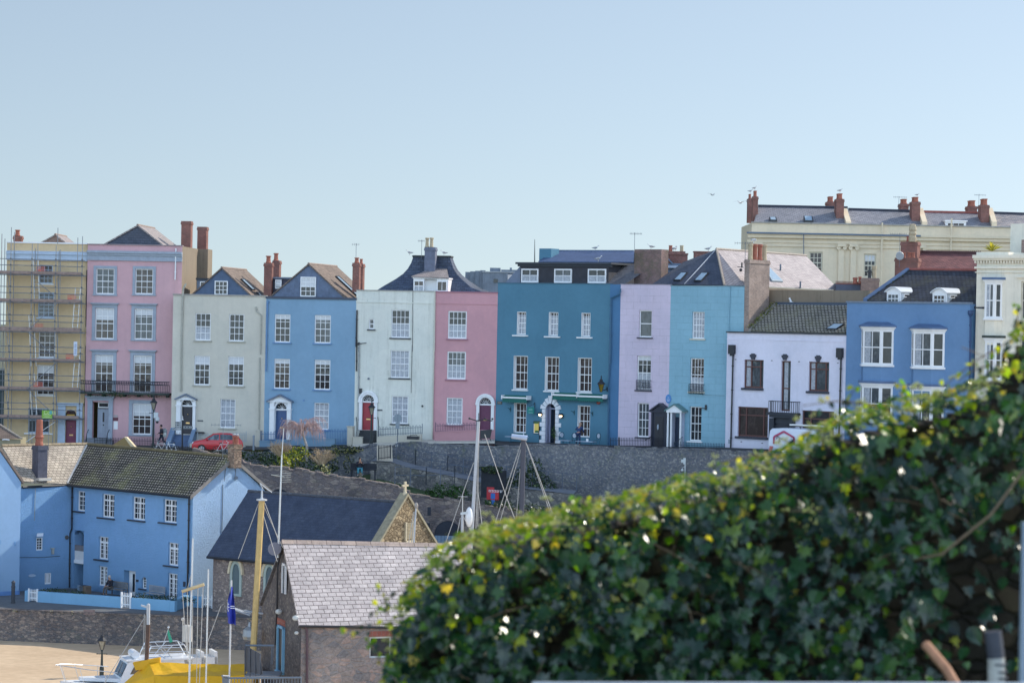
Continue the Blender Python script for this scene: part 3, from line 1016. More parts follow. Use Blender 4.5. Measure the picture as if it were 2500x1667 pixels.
h.chim('C', 1298, 178, 1378, 620, 5.5, .7, pots=[('C', 1300, 84, 1362, 180)], mat=BRICK)
h.finish(cop=plain('cream_coping', (.36, .34, .31), .8, .2), coph=.1)
m = MB()
F3.zbox(m, 'D', 395, 948, 490, 968, .1, .4)
tag(m.build('flower_box', DARK), 'dark flower box with low green plants on the cream house wall', 'planter')
pl_box = F3.w('D', 443, 946, .25)
railing('hoop_railing', 'pale grey hooped railing in front of the cream house', F3, 'D', 400, 985, 968, 1085, 1.6, plain('pale_railing', (.36, .42, .46), .5), hoop=True, slope=-15)
m = MB()
F3.back(-2.0).zbox(m, 'D', 320, 1095, 980, 1180, 0, .3)
tag(m.build('garden_wall', W_CRM), 'low cream wall under the railing of the cream house, behind the red car', 'wall')
h = House('terraced_house', 'sky blue house with white columned doorway and blue door', F4, topz(F4, 'C', 1790, 640), base(F4), 9, W_BLUE)
SILLB = plain('blue_sill', (.14, .26, .46), .7, .1)
h.win('C', 1325, 820, 1512, 1156, 3, 4, sill=SILLB, blind=.15)
h.win('C', 1802, 830, 1996, 1166, 3, 4, sill=SILLB, blind=.15)
h.win('D', 1318, 78, 1506, 436, 3, 4, sill=SILLB, blind=.14)
h.win('D', 1800, 90, 1990, 448, 3, 4, sill=SILLB, blind=.14)
h.win('D', 1795, 604, 1975, 924, 3, 4, sill=SILLB, lace=.97)
pediment_door(h, 'D', (1400, 497), (1244, 576), (1555, 584), 1336, 1472, 695, 1040, 1275, 1528, WHITE, plain('royal_blue_door', (.045, .10, .24), .35))
G, bl, ap, br, rf = h.gable('C', (1285, 612), (1735, 230), (2165, 628), 8, .5, SLATEB, plain('grey_blue_render', (.13, .17, .25), .85, .3, 2.5, streak=.4, scol='#6a7c98'))
h.win('C', 1637, 372, 1822, 610, 3, 4, hole=False, F=G, blind=.5)
D2 = F4.back(3)
m = MB()
D2.zbox(m, 'C', 1300, 395, 1560, 640, -3, 0)
m.build('dormer', plain('dormer_slate', (.06, .06, .085), .8, .2), h.r)
m = MB()
D2.zbox(m, 'C', 1290, 376, 1600, 396, -3.2, .15)
m.build('dormer_roof', LEAD, h.r)
h.win('C', 1335, 405, 1412, 515, 1, 2, hole=False, F=D2, blind=.9)
skylights(h, G, ap, br, 8, [(.45, .30, 2.6, .9), (.5, .80, .9, .9)])
h.pipe([(1250, 660), (1238, 700), (1228, 1200), (1222, 1500)], .06, mat=SILLB, zm='C')
h.pipe([(2312, 770), (2303, 1500)], .05, zm='C')
h.zb('wall_vent', SILLB, 'D', 1663, 565, 1684, 584, 0, .03)
h.zb('name_plate', plain('slate_plaque', (.08, .09, .1)), 'D', 1528, 826, 1583, 842, 0, .02)
h.finish(cop=plain('slate_coping', (.07, .085, .12), .7, .15), coph=.18)
BLUERAIL = plain('blue_railing', (.07, .17, .36), .5)
railing('hoop_railing', 'blue hooped railing left of the blue front door', F4, 'D', 1160, 1330, 945, 1060, 1.6, BLUERAIL, hoop=True)
railing('hoop_railing', 'long blue hooped railing right of the blue front door, behind the weeping tree', F4, 'D', 1880, 2195, 915, 1100, 1.6, BLUERAIL, hoop=True)
m = MB()
F4.back(-1.7).zbox(m, 'D', 1155, 1062, 1278, 1160, 0, .25)
F4.back(-1.7).zbox(m, 'D', 1150, 1055, 1283, 1064, -.04, .29)
tag(m.build('garden_wall', W_BLUE), 'short low blue wall left of the blue front door', 'wall')
m = MB()
F4.back(-1.7).zbox(m, 'D', 1640, 1030, 2056, 1140, 0, .25)
F4.back(-1.7).zbox(m, 'D', 1640, 1024, 2060, 1032, -.04, .29)
tag(m.build('garden_wall', W_BLUE), 'low blue wall behind the weeping tree', 'wall')
for (x0, x1, y0, lb) in ((1102, 1153, 945, 'cream gate pier between the cream and blue houses'), (2196, 2260, 892, 'cream gate pier between the blue and weathered white houses')):
	m = MB()
	G_ = F4.back(-1.7)
	G_.zbox(m, 'D', x0, y0, x1, 1160, -.5, .1)
	G_.zbox(m, 'D', x0 - 6, y0 - 10, x1 + 6, y0, -.56, .16)
	tag(m.build('gate_pier', W_CRM), lb, 'pier')
h = House('terraced_house', 'weathered off white house with red front door and swept slate roof', F5, topz(F5, 'E', 630, 788), base(F5), 9, W_WHT)
SLSILL = plain('slate_sill', (.045, .055, .07), .6, .15)
h.win('E', 602, 1026, 838, 1384, 4, 4, sill=SLSILL, lace=.5)
h.win('E', 317, 1142, 384, 1274, 1, 2, sill=SLSILL)
h.win('G', 592, 78, 832, 432, 4, 4, sill=SLSILL, lace=.98)
h.win('G', 607, 662, 818, 1016, 3, 4, sill=SLSILL, lace=.98)
h.band('E', 200, 928, 1160, 940, W_WHT, .05)
def arch_door(h, zm, x0, y0, x1, y1, arch_x0, arch_x1, ytop, matd, mat=None, zbot=None):
	F = h.F
	mat = mat or WHITE
	a, b, c, d = F.rect(zm, x0, y0, x1, y1)
	oa, ob = F.atz(zm, arch_x0, y0)[0], F.atz(zm, arch_x1, y0)[0]
	mid, ro = (oa + ob) / 2, (ob - oa) / 2
	zs = d + .12
	rad = (b - a) / 2
	a, b = mid - rad, mid + rad
	h.holes.append((a, b, c, zs + rad, .25))
	m = MB()
	F.box(m, oa + .06, a, c, zs - .1, -.02, .14)
	F.box(m, b, ob - .06, c, zs - .1, -.02, .14)
	F.box(m, oa - .02, a + .01, zs - .1, zs + .03, -.02, .2)
	F.box(m, b - .01, ob + .02, zs - .1, zs + .03, -.02, .2)
	F.box(m, a, b, d, zs, -.2, -.05)
	N = 14
	for i in range(N):
		t0, t1 = math.pi * i / N, math.pi * (i + 1) / N
		f = lambda r, t: F.p(mid + r * math.cos(t), zs + .03 + r * math.sin(t), -.01)
		m.prism([f(rad, t0), f(rad, t1), f(ro - .03, t1), f(ro - .03, t0)], F.n * .15)
		m.prism([f(ro - .16, t0), f(ro - .16, t1), f(ro, t1), f(ro, t0)], F.n * .2)
		p0, p1 = f(rad, t0), f(rad, t1)
		z = zs + rad
		m.poly([p0 - F.n * .02, p1 - F.n * .02, V((p1.x, p1.y, z)) - F.n * .02, V((p0.x, p0.y, z)) - F.n * .02])
	m.build('door_surround', mat, h.r)
	m = MB()
	m.poly([F.p(mid + rad * math.cos(math.pi * i / 12), zs + rad * math.sin(math.pi * i / 12), -.17) for i in range(13)])
	fl = m.build('fanlight', GLASS[0], h.r)
	m = MB()
	for i in range(1, 7):
		t = math.pi * i / 7
		m.tube(F.p(mid + .1 * math.cos(t), zs + .1 * math.sin(t), -.15), F.p(mid + rad * math.cos(t), zs + rad * math.sin(t), -.15), .018, n=4)
	pts = [F.p(mid + rad * .97 * math.cos(math.pi * i / 12), zs + rad * .97 * math.sin(math.pi * i / 12), -.15) for i in range(13)]
	m.path(pts, .025, 4)
	m.build('fanlight_bars', mat, fl)
	dr = MB()
	F.box(dr, a + .01, b - .01, c, d, -.2, -.14)
	w, hh = b - a, d - c
	for u0, u1 in ((.12, .46), (.54, .88)):
		for v0, v1 in ((.08, .36), (.46, .9)):
			F.box(dr, a + w * u0, a + w * u1, c + hh * v0, c + hh * v1, -.14, -.125)
	o = dr.build('door', matd, h.r)
	m = MB()
	F.box(m, mid - w * .18, mid + w * .18, c + hh * .37, c + hh * .42, -.125, -.11)
	m.build('letter_box', plain('brass', (.75, .5, .22)), o)
	return c
arch_door(h, 'G', 222, 745, 372, 1095, 185, 436, 620, plain('red_door', (.34, .035, .05), .4))
m = MB()
for i in range(5):
	a, b, c, d = F5.rect('G', 215, 1098 + i * 32, 415, 1130 + i * 32)
	F5.box(m, a, b, base(F5), d, .02, .4 + .28 * i)
m.build('door_steps', plain('dark_step', (.05, .055, .06), .8, .2), h.r)
m = MB()
for x in (155, 432):
	pts = [F5.w('G', x, 930, .1), F5.w('G', x + 8, 1000, .7), F5.w('G', x + 10, 1180, 1.6)]
	m.path(pts, .03, 5)
	for k in range(7):
		q = pts[1].lerp(pts[2], k / 6)
		m.tube(q, q - UP * .9, .015, n=4)
m.build('handrail', IRON, h.r)
h.pipe([(165, 1030), (152, 1500)], .06, zm='E')
h.pipe([(192, 1470), (186, 1560)], .05, mat=GREYIRON, zm='E')
h.pipe([(192, 10), (180, 1100)], .06, mat=plain('grey_pipe', (.35, .37, .37)), zm='G')
h.pipe([(878, 790), (872, 1560)], .025, mat=plain('seam', (.2, .2, .19)), zm='E', o=.02)
h.pipe([(868, 10), (856, 620)], .025, mat=plain('seam', (.2, .2, .19)), zm='G', o=.02)
h.pipe([(1160, 790), (1150, 1560)], .06, mat=W_CRM, zm='E')
h.pipe([(1148, 10), (1125, 1200)], .06, mat=W_CRM, zm='G')
m = MB()
F5.zbox(m, 'E', 180, 1440, 200, 1478, 0, .2)
m.tube(F5.w('E', 195, 1460, .15), F5.w('E', 285, 1446, .3), .03)
m.build('camera_bracket', DARK, h.r)
for (zm_, x, y, r, nm, mt) in (('G', 1000, 790, 14, 'round_vent', DARK), ('G', 313, 441, 15, 'round_plaque', GREYIRON)):
	q = F5.w(zm_, x, y, .0)
	m = MB()
	m.tube(q, q + F5.n * .05, r / 5.2273 / 31, n=14)
	m.build(nm, mt, h.r)
h.zb('wall_lamp', DARK, 'G', 198, 565, 230, 630, 0, .15)
h.zb('name_plate', plain('slate_plaque', (.08, .09, .1)), 'G', 415, 832, 490, 850, 0, .02)
h.chim('E', 106, 428, 192, 800, 1.0, .55, pots=[('E', 122, 356, 185, 430)])
h.chim('E', 186, 440, 238, 800, 3.2, .7, pots=[('E', 186, 372, 230, 440)])
aerial(h.r, F5.back(1).w('E', 152, 356), 1.1, 2.6, 4, .6)
G5 = F5.back(.8)
prof_l = [(395, 776), (470, 722), (610, 632), (700, 562), (755, 495), (795, 420), (812, 365), (818, 333)]
prof_r = [(1760, 802), (1600, 692), (1480, 604), (1400, 535), (1350, 470), (1318, 405), (1300, 365), (1293, 335)]
L_, Rr_ = [G5.atz('E', *q) for q in prof_l], [G5.atz('E', *q) for q in prof_r]
zz0, zz1 = L_[0][1], L_[-1][1]
m = MB()
ring = []
for (la, lz), (ra, rz) in zip(L_, Rr_):
	f = (lz - zz0) / (zz1 - zz0)
	wl = (L_[-1][0] - la)
	front = -2.0 + min(2.0, wl * .5)
	bkk = -3.2 - min(5, wl)
	ring.append([G5.p(la, lz, front), G5.p(ra, lz, front), G5.p(ra, lz, bkk), G5.p(la, lz, bkk)])
for r0, r1 in zip(ring, ring[1:]):
	for i in range(4):
		j = (i + 1) % 4
		m.quad(r0[i], r0[j], r1[j], r1[i])
m.poly(ring[-1])
rf = m.build('roof', brickwork('lichen_slate', (.085, .11, .165), (.055, .075, .12), (.025, .03, .045), .36, .24, .012, .7, bump=.6, rough=.75, spec=.3, moss=(.06, .07, .06), mossamt=.5), h.r)
m = MB()
t_ = ring[-1]
m.path([t_[0], t_[1], t_[2], t_[3], t_[0]], .09, 6)
m.build('ridge_tiles', plain('dark_ridge', (.05, .06, .065), .8), rf)
GD = F5.back(.5)
m = MB()
a, b, c, d = GD.rect('E', 885, 632, 1330, 800)
a1 = GD.atz('E', 1025, 700)[0]
a2 = GD.atz('E', 1182, 700)[0]
GD.box(m, a, a1, c - .5, d, -2.5, 0)
GD.box(m, a2, b, c - .5, d, -2.5, 0)
GD.box(m, a1, a2, c - .5, d - .05, -2.5, -.5)
GD.box(m, a - .05, b + .05, d, d + .1, -2.5, .12)
m.build('dormer', WHITE, h.r)
h.win('E', 890, 652, 1022, 795, 2, 2, hole=False, F=GD, lace=.45)
h.win('E', 1185, 658, 1318, 795, 2, 1, hole=False, F=GD)
m = MB()
A_, B_, C_, D_ = GD.w('E', 858, 612, .2), GD.w('E', 1338, 628, .2), GD.back(2.2).w('E', 1310, 508), GD.back(2.2).w('E', 1130, 506)
m.prism([A_, B_, C_, D_], UP * .08)
m.build('dormer_roof', SLATEL, h.r)
GC = F5.back(1.8)
a, b, c, d = GC.rect('E', 1026, 228, 1160, 560)
chimney(h.r, GC, a, b, c, d, .8, plain('slate_grey_render', (.14, .16, .22), .85, .25, 3), [GC.rect('E', 1022, 102, 1074, 225), GC.rect('E', 1080, 100, 1132, 225)], POTC)
aerial(h.r, GC.back(.6).w('E', 988, 375), 1.5, 2.8, 5, .5)
h.finish(cop=plain('worn_coping', (.35, .34, .31), .8, .25), coph=.07, copo=.06)
railing('hoop_railing', 'dark hooped railing in front of the weathered white house', F5, 'G', 445, 998, 1052, 1170, 1.6, GREYIRON, hoop=True, slope=-25)
m = MB()
G_ = F5.back(-1.75)
(a, z0), (b, z1) = G_.atz('G', 428, 1178), G_.atz('G', 998, 1145)
m.prism([G_.p(a, z0 - 1.2), G_.p(b, z0 - 1.2), G_.p(b, z1), G_.p(a, z0)], G_.n * .25)
tag(m.build('garden_wall', W_CRM), 'low cream wall rising to the right under the dark hooped railing', 'wall')
m = MB()
G_.zbox(m, 'G', 118, 1185, 243, 1290, 0, .25)
G_.zbox(m, 'G', 112, 1178, 247, 1187, -.03, .28)
tag(m.build('garden_wall', W_CRM), 'very short cream wall left of the steps to the red door', 'wall')
h = House('terraced_house', 'narrow rose pink house with maroon arched doorway beside the teal restaurant', F6, topz(F6, 'E', 1560, 808), base(F6), 9, W_PK2)
SILLP = plain('rose_sill', (.36, .17, .22), .75, .1)
h.win('E', 1326, 1042, 1566, 1396, 4, 4, sill=SILLP, lace=.5, fw=.1)
h.win('G', 1314, 94, 1554, 450, 4, 4, sill=SILLP, lace=.5, fw=.1)
h.win('G', 1306, 684, 1512, 1032, 3, 4, sill=SILLP, lace=.97, fw=.1)
h.band('E', 1180, 942, 1960, 956, W_PK2, .05)
arch_door(h, 'G', 1722, 780, 1872, 1090, 1682, 1927, 650, plain('maroon_door', (.13, .03, .08), .4))
h.finish(cop=SILLP, coph=.08, copo=.08)
railing('hoop_railing', 'thin hooped railing on the rose pink garden wall', F6, 'G', 1168, 1690, 1008, 1130, 1.5, plain('mauve_railing', (.13, .10, .14), .5), hoop=True, slope=-12)
m = MB()
G_ = F6.back(-1.65)
(a, z0), (b, z1) = G_.atz('G', 1165, 1128), G_.atz('G', 1742, 1102)
m.prism([G_.p(a, z0 - 1.0), G_.p(b, z0 - 1.0), G_.p(b, z1), G_.p(a, z0)], G_.n * .25)
m.prism([G_.p(a, z0, -.05), G_.p(b, z1, -.05), G_.p(b, z1 + .08, -.05), G_.p(a, z0 + .08, -.05)], G_.n * .35)
tag(m.build('garden_wall', W_PK2), 'low rose pink garden wall beside the maroon door', 'wall')
zt7 = topz(F7, 'H', 740, 602)
h = House('restaurant', 'deep teal blue corner house with green awnings and white quoined doorway', F7, zt7, base(F7), 9, W_TEAL, 'restaurant')
for q in ((306, 936, 412, 1210), (686, 942, 797, 1225), (1076, 950, 1182, 1235)):
	w = h.win('H', *q, 3, 4, rev=.26, lining=True, fw=.07, lace=.9)
	a, b, c, d = F7.rect('H', q[0] - 48, q[3] + 4, q[2] + 28, q[3] + 20)
	m = MB()
	F7.box(m, a, b, c, d, -.02, .16)
	m.build('sill', WHITE, w)
for q in ((264, 188, 432, 592), (640, 200, 808, 607), (1032, 212, 1198, 622)):
	h.win('I', *q, 3, 4, rev=.3, lining=True, sill=WHITE, gl=GLASS[1], sw=.08)
h.win('I', 268, 750, 415, 1112, 3, 4, rev=.3, lining=True, gl=GLASS[1])
h.win('I', 1030, 782, 1178, 1162, 3, 4, rev=.3, lining=True, gl=GLASS[1])
h.zb('window_box', plain('green_box', (.03, .12, .10), .6), 'I', 262, 1118, 420, 1150, 0, .25)
a, b, c, d = F7.rect('I', 648, 762, 768, 1255)
zs = F7.atz('I', 708, 830)[1]
mid, rad = (a + b) / 2, (b - a) / 2
h.holes.append((a, b, base(F7) + .9, zs + rad, .55))
m = MB()
n = 9
z0 = base(F7) + 1.2
for i in range(n):
	za, zb_ = z0 + (zs - z0) * i / n, z0 + (zs - z0) * (i + 1) / n
	w = .50 if i % 2 else .30
	F7.box(m, a - w, a + .0, za + .012, zb_ - .012, -.02, .1)
	F7.box(m, b - .0, b + w, za + .012, zb_ - .012, -.02, .1)
m.build('quoins', plain('white_quoin', (.74, .76, .80), .7, .08), h.r)
m = MB()
N = 7
for i in range(N):
	t0, t1 = math.pi * i / N + .03, math.pi * (i + 1) / N - .03
	ro = rad + (.62 if i == 3 else (.38 if i % 2 else .48))
	f = lambda r, t: F7.p(mid + r * math.cos(t), zs + r * math.sin(t), -.02)
	tm = (t0 + t1) / 2
	m.prism([f(rad, t0), f(ro, t0 + .02), f(ro, t1 - .02), f(rad, t1)], F7.n * (.12 if i != 3 else .17))
m.build('arch_stones', plain('white_quoin', (.6, .6, .6)), h.r)
m = MB()
for i in range(12):
	t0, t1 = math.pi * i / 12, math.pi * (i + 1) / 12
	p0, p1 = F7.p(mid + rad * math.cos(t0), zs + rad * math.sin(t0), -.02), F7.p(mid + rad * math.cos(t1), zs + rad * math.sin(t1), -.02)
	z = zs + rad
	m.poly([p0, p1, V((p1.x, p1.y, z)), V((p0.x, p0.y, z))])
	m.quad(p0, p1, p1 - F7.n * .5, p0 - F7.n * .5)
LILAC = plain('lilac_paint', (.36, .38, .52), .6, .08)
F7.box(m, a + .003, a + .05, base(F7) + .9, zs, -.5, -.02)
for zz in (.25, 1.35, 2.2):
	F7.box(m, a + .05, a + .065, base(F7) + 1.4 + zz, base(F7) + 1.4 + zz + .75, -.42, -.1)
F7.box(m, a + .05, a + .15, base(F7) + .9, zs + rad * .5, -.53, -.44)
F7.box(m, b - .1, b - .003, base(F7) + .9, zs + rad * .5, -.53, -.44)
F7.box(m, a + .15, b - .1, zs, zs + .1, -.53, -.44)
m.build('door_lining', LILAC, h.r)
m = MB()
m.quad(F7.p(a, base(F7) + .9, -.54), F7.p(b, base(F7) + .9, -.54), F7.p(b, zs + rad, -.54), F7.p(a, zs + rad, -.54))
m.build('doorway', glass('dark_doorway', '#1c2632', '#35404a', .5), h.r)
AWN = plain('green_awning', (.015, .13, .11), .7, .15)
for (x0, y0, x1, y1) in ((182, 688, 476, 708), (780, 658, 1072, 682), (1078, 674, 1386, 704)):
	(a, za), (b, zb_) = F7.atz('I', x0, y0), F7.atz('I', x1, y1)
	m = MB()
	F7.box(m, a, b, za - .02, za + .22, 0, .35)
	n = 14
	for i in range(n):
		u0, u1 = a + (b - a) * i / n, a + (b - a) * (i + 1) / n
		m.poly([F7.p(u0, za - .02, .62), F7.p(u1, za - .02, .62), F7.p(u1, za - .3, .62), F7.p((u0 + u1) / 2, za - .38, .62), F7.p(u0, za - .3, .62)])
	m.prism([F7.p(a, za + .22, .2), F7.p(a, za + .04, .62), F7.p(a, za - .02, .62), F7.p(a, za + .1, .2)], F7.t * (b - a))
	aw = m.build('awning', AWN, h.r)
	m = MB()
	F7.box(m, a - .04, b + .04, za - .02, za + .1, .63, .7)
	F7.box(m, a - .06, a, za - .1, za + .22, .1, .72)
	F7.box(m, b, b + .06, za - .1, za + .22, .1, .72)
	m.build('awning_bar', WHITE, aw)
m = MB()
q = F7.w('I', 515, 745, .05)
m.tube(q, F7.w('I', 518, 805, .05), .03, n=5)
m.tube(F7.w('I', 516, 760, .05), F7.w('I', 455, 790, .8), .02, n=4)
br_ = m.build('sign_bracket', DARK, h.r)
GS = F7.back(-.45)
m = MB()
GS.zbox(m, 'I', 430, 800, 510, 880, -.03, .03)
sg = m.build('hanging_sign', plain('green_sign', (.01, .20, .18), .5, .1), h.r)
m = MB()
for k, (y, x0, x1) in enumerate(((822, 450, 490), (838, 446, 494), (868, 445, 498))):
	GS.zbox(m, 'I', x0, y - 3, x1, y + 3, .03, .036)
m.build('sign_lettering', plain('sign_pale_lettering', (.25, .5, .45)), sg)
m = MB()
F7.zbox(m, 'I', 72, 732, 128, 768, 0, .04)
pq = m.build('street_plaque', plain('brown_plaque', (.07, .07, .07), .5), h.r)
m = MB()
for (x0, x1, y) in ((79, 120, 742), (79, 120, 756)):
	for i in range(5):
		u = x0 + (x1 - x0) * i / 5
		F7.zbox(m, 'I', u, y - 4, u + (x1 - x0) / 7, y + 4, .04, .046)
m.build('plaque_lettering', plain('plaque_letters', (.35, .32, .28)), pq)
def lantern_head(c, s, frame, glassm, parent, name='lantern'):
	m = MB()
	m.lathe(c, [(.10 * s, -.02 * s), (.10 * s, .02 * s)], 4, math.pi / 4)
	for i in range(4):
		t = math.pi / 4 + i * math.pi / 2
		d = V((math.cos(t), math.sin(t), 0))
		m.tube(c + d * .1 * s, c + d * .26 * s + UP * .5 * s, .018 * s, n=4)
	m.lathe(c, [(.30 * s, .5 * s), (.29 * s, .53 * s), (.1 * s, .72 * s), (.12 * s, .74 * s), (.12 * s, .78 * s), (.05 * s, .84 * s), (.03 * s, .95 * s), (.05 * s, .98 * s), (.004, 1.1 * s)], 8, math.pi / 8)
	hd = m.build(name, frame, parent)
	g = MB()
	for i in range(4):
		t0, t1 = math.pi / 4 + i * math.pi / 2, math.pi / 4 + (i + 1) * math.pi / 2
		d0, d1 = V((math.cos(t0), math.sin(t0), 0)), V((math.cos(t1), math.sin(t1), 0))
		g.quad(c + d0 * .1 * s, c + d1 * .1 * s, c + d1 * .25 * s + UP * .5 * s, c + d0 * .25 * s + UP * .5 * s)
	g.build('lamp_glass', glassm, hd)
	return hd
LGL = glass('lamp_glass', '#8d8878', '#d0cbbb', .6, .15)
q = F7.w('I', 1310, 618, .75)
lantern_head(q, 1.15, DARK, glass('yellow_lamp_glass', '#6a5a20', '#b8a050', .6, .2), h.r)
m = MB().path([q + UP * .1 * 1.15, F7.w('I', 1345, 600, .5), F7.w('I', 1388, 580, .02)], .03, 5)
m.tube(F7.w('I', 1380, 560, .02), F7.w('I', 1384, 615, .02), .04, n=5)
m.build('lantern_bracket', DARK, h.r)
def emit(name, col, st):
	t = NT(name)
	t.bs.inputs['Emission Color'].default_value = lin(col)
	t.bs.inputs['Emission Strength'].default_value = st
	return t.fin(lin(col), .4, .4)
BULB = emit('lit_bulb', '#ffe2b0', 6)
for (x, y) in ((578, 888), (828, 904)):
	q = F7.w('I', x, y, .28)
	m = MB().lathe(q + UP * .02, [(.2, 0), (.12, .12), (.03, .16)], 8)
	m.tube(q + UP * .12, F7.w('I', x, y + 20, .0), .025, n=4)
	m.ball(q + F7.n * -.12, .15, .1, .2)
	wl = m.build('wall_lamp', DARK, h.r)
	MB().ball(q - UP * .02, .11).build('lit_bulb', BULB, wl)
m = MB()
F7.zbox(m, 'I', 508, 968, 580, 1120, 0, .1)
m.tube(F7.w('I', 572, 1120, .06), F7.w('I', 574, 1250, .06), .03, n=4)
mc = m.build('menu_case', DARK, h.r)
m = MB()
F7.zbox(m, 'I', 517, 977, 572, 1112, .1, .11)
m.build('menu_page', emit('lit_menu', '#b3a050', .45), mc)
m = MB()
F7.zbox(m, 'I', 516, 976, 572, 998, .11, .115)
F7.zbox(m, 'I', 530, 1080, 570, 1108, .11, .115)
m.build('menu_picture', plain('menu_green', (.05, .14, .06)), mc)
m = MB()
F7.zbox(m, 'I', 514, 998, 520, 1114, .115, .12)
F7.zbox(m, 'I', 520, 1108, 572, 1114, .115, .12)
m.build('menu_border', WHITE, mc)
m = MB().ball(F7.w('I', 1278, 748, .12), .16, .12, .14)
m.build('alarm_box', plain('red_alarm', (.35, .08, .06), .5), h.r)
for (x, y) in ((228, 830), (990, 868), (1210, 882)):
	m = MB()
	m.tube(F7.w('I', x, y - 30, .03), F7.w('I', x, y + 28, .03), .025, n=4)
	m.tube(F7.w('I', x, y - 5, .03), F7.w('I', x - 40, y - 22, .45), .018, n=4)
	m.tube(F7.w('I', x, y + 10, .03), F7.w('I', x - 20, y - 12, .25), .018, n=4)
	m.build('flower_bracket', plain('bracket_green', (.03, .09, .10), .5), h.r)
h.pipe([(1545, 660), (1535, 725), (1428, 775), (1424, 1100), (1418, 1560)], .07, mat=plain('teal_pipe', (.045, .13, .22), .5), zm='H')
h.pipe([(1416, 10), (1398, 700), (1392, 1275)], .07, mat=plain('teal_pipe', (.045, .13, .22)), zm='I')
m = MB()
c0, c1 = F7.p(F7.L, 0), F7b.B
for p0, p1 in ((c0, c1),):
	m.quad(V((p0.x, p0.y, base(F7))), V((p1.x, p1.y, base(F7))), V((p1.x, p1.y, zt7)), V((p0.x, p0.y, zt7)))
m.build('corner_wall', W_TEAL2, h.r)
GD = F7.back(1.0)
a, b, c, d = GD.rect('H', 345, 370, 1400, 640)
m = MB()
GD.box(m, a, b, c, d, -4, 0)
m.build('dormer', plain('dark_dormer', (.04, .043, .055), .75, .25, 3, streak=.4, scol='#4a4438'), h.r)
m = MB()
GD.box(m, a - .3, b + .4, d, d + .15, -4.3, .3)
GD.box(m, a - .2, b + .3, d - .18, d, -.05, .12)
m.build('dormer_roof', plain('dark_felt', (.05, .06, .075)), h.r)
for q in ((362, 422, 566, 588), (756, 424, 966, 592), (1158, 424, 1376, 596)):
	h.win('H', *q, 2, 2, hole=False, F=GD, lace=.55, mid=False, fw=.1)
m = MB()
e0, e1 = GD.p(b, c, -.1), F7.p(F7.L + 1, zt7, -.3)
tp = GD.p(b + 2.6, d + .5, -2.2)
m.poly([GD.p(b - .2, zt7 - .1, .4), F7b.back(.3).p(F7b.L, zt7 - .1), F8.back(3.4).p(1.4, d + .2), GD.p(b, d, -2.2)])
m.build('side_roof', SLATEG, h.r)
m = MB()
m.poly([GD.p(a - 1.6, zt7 - .1, 0), GD.p(a, d, -.2), GD.p(a, zt7 - .1, 0)])
m.build('dormer_cheek', LEAD, h.r)
GM = F7.back(5)
A_, B_ = GM.w('H', 560, 344), GM.w('H', 1700, 350)
C_, D_ = F7.back(8).w('H', 1706, 222), F7.back(8).w('H', 738, 218)
m = MB()
m.prism([A_, B_, C_, D_], UP * .08)
m.prism([D_, C_, C_ + (C_ - B_) * V((1, 1, -1)) if False else C_ + F7.n * -3 - UP * 2, D_ + F7.n * -3 - UP * 2], UP * .05)
rf = m.build('roof', brickwork('blue_slate', (.085, .13, .25), (.07, .11, .21), (.04, .06, .12), 1.4, .34, .02, .35, bump=.7, rough=.55, spec=.5), h.r)
m = MB()
m.tube(D_ + UP * .06, C_ + UP * .06, .1, n=6)
m.build('ridge_tiles', LEAD, rf)
h.chim('H', 570, 180, 712, 345, 6, 1.2, mat=W_TEAL, corbel=False, zdown=1)
h.chim('H', 1706, 190, 2028, 640, 2.2, 1.1, mat=brickwork('sooty_brick', (.25, .15, .14), (.17, .115, .11), (.2, .17, .16), .22, .075, .012, .7, moss=(.06, .09, .03), mossamt=.55), corbel=False)
aerial(h.r, F7.back(2.5).w('H', 1710, 192), 1.3, .1, 9, .9)
m = MB().tube(GD.back(3).w('H', 516, 350), GD.back(3).w('H', 517, 70), .05, .02)
m.build('flue_pole', DARK, h.r)
h.finish(cop=plain('teal_coping', (.06, .14, .2), .7, .2), coph=.06, copo=.05)
h8 = House('terraced_house', 'slim pale lavender house with dark gabled door porch', F8, topz(F8, 'H', 1850, 614), base(F8), 9, W_LAV)
SL2 = plain('dark_sill', (.05, .055, .075), .6, .15)
h8.win('H', 1764, 918, 1916, 1242, 1, 2, sill=SL2, rev=.2, gl=GLASS[2])
h8.win('I', 1738, 188, 1906, 598, 3, 4, sill=SL2, rev=.2, blind=.12, lace=.5)
h8.win('I', 1742, 752, 1880, 1160, 3, 4, sill=SL2, rev=.22)
def juliet(h, F, zm, x0, x1, y0, y1, mat):
	G = F.back(-.22)
	a, b, c, d = G.rect(zm, x0, y0, x1, y1)
	m = MB()
	n = 9
	for i in range(n + 1):
		x = a + (b - a) * i / n
		m.tube(G.p(x, c), G.p(x, d), .018, n=4)
		if i < n:
			mid = x + (b - a) / n / 2
			r = (b - a) / n / 2
			for zz in (c + (d - c) * .62,):
				m.path([G.p(mid + r * math.cos(t * .8), zz + r * 1.4 * math.sin(t * .8)) for t in range(9)], .014, 4)
	for z in (c, c + (d - c) * .3, d):
		m.tube(G.p(a, z), G.p(b, z), .022, n=4)
		m.tube(G.p(a, z), F.p(a, z), .02, n=4)
		m.tube(G.p(b, z), F.p(b, z), .02, n=4)
	return m.build('window_railing', mat, h.r)
juliet(h8, F8, 'I', 1730, 1895, 482, 590, IRON)
NAVY = plain('dark_navy_paint', (.016, .021, .04), .45, .1)
GP = F8.back(-.5)
(am, zt_), (al, zl), (ar, zr) = GP.atz('I', 2030, 752), GP.atz('I', 1905, 830), GP.atz('I', 2105, 815)
a, b = GP.atz('I', 1930, 1000)[0], GP.atz('I', 2088, 1000)[0]
m = MB()
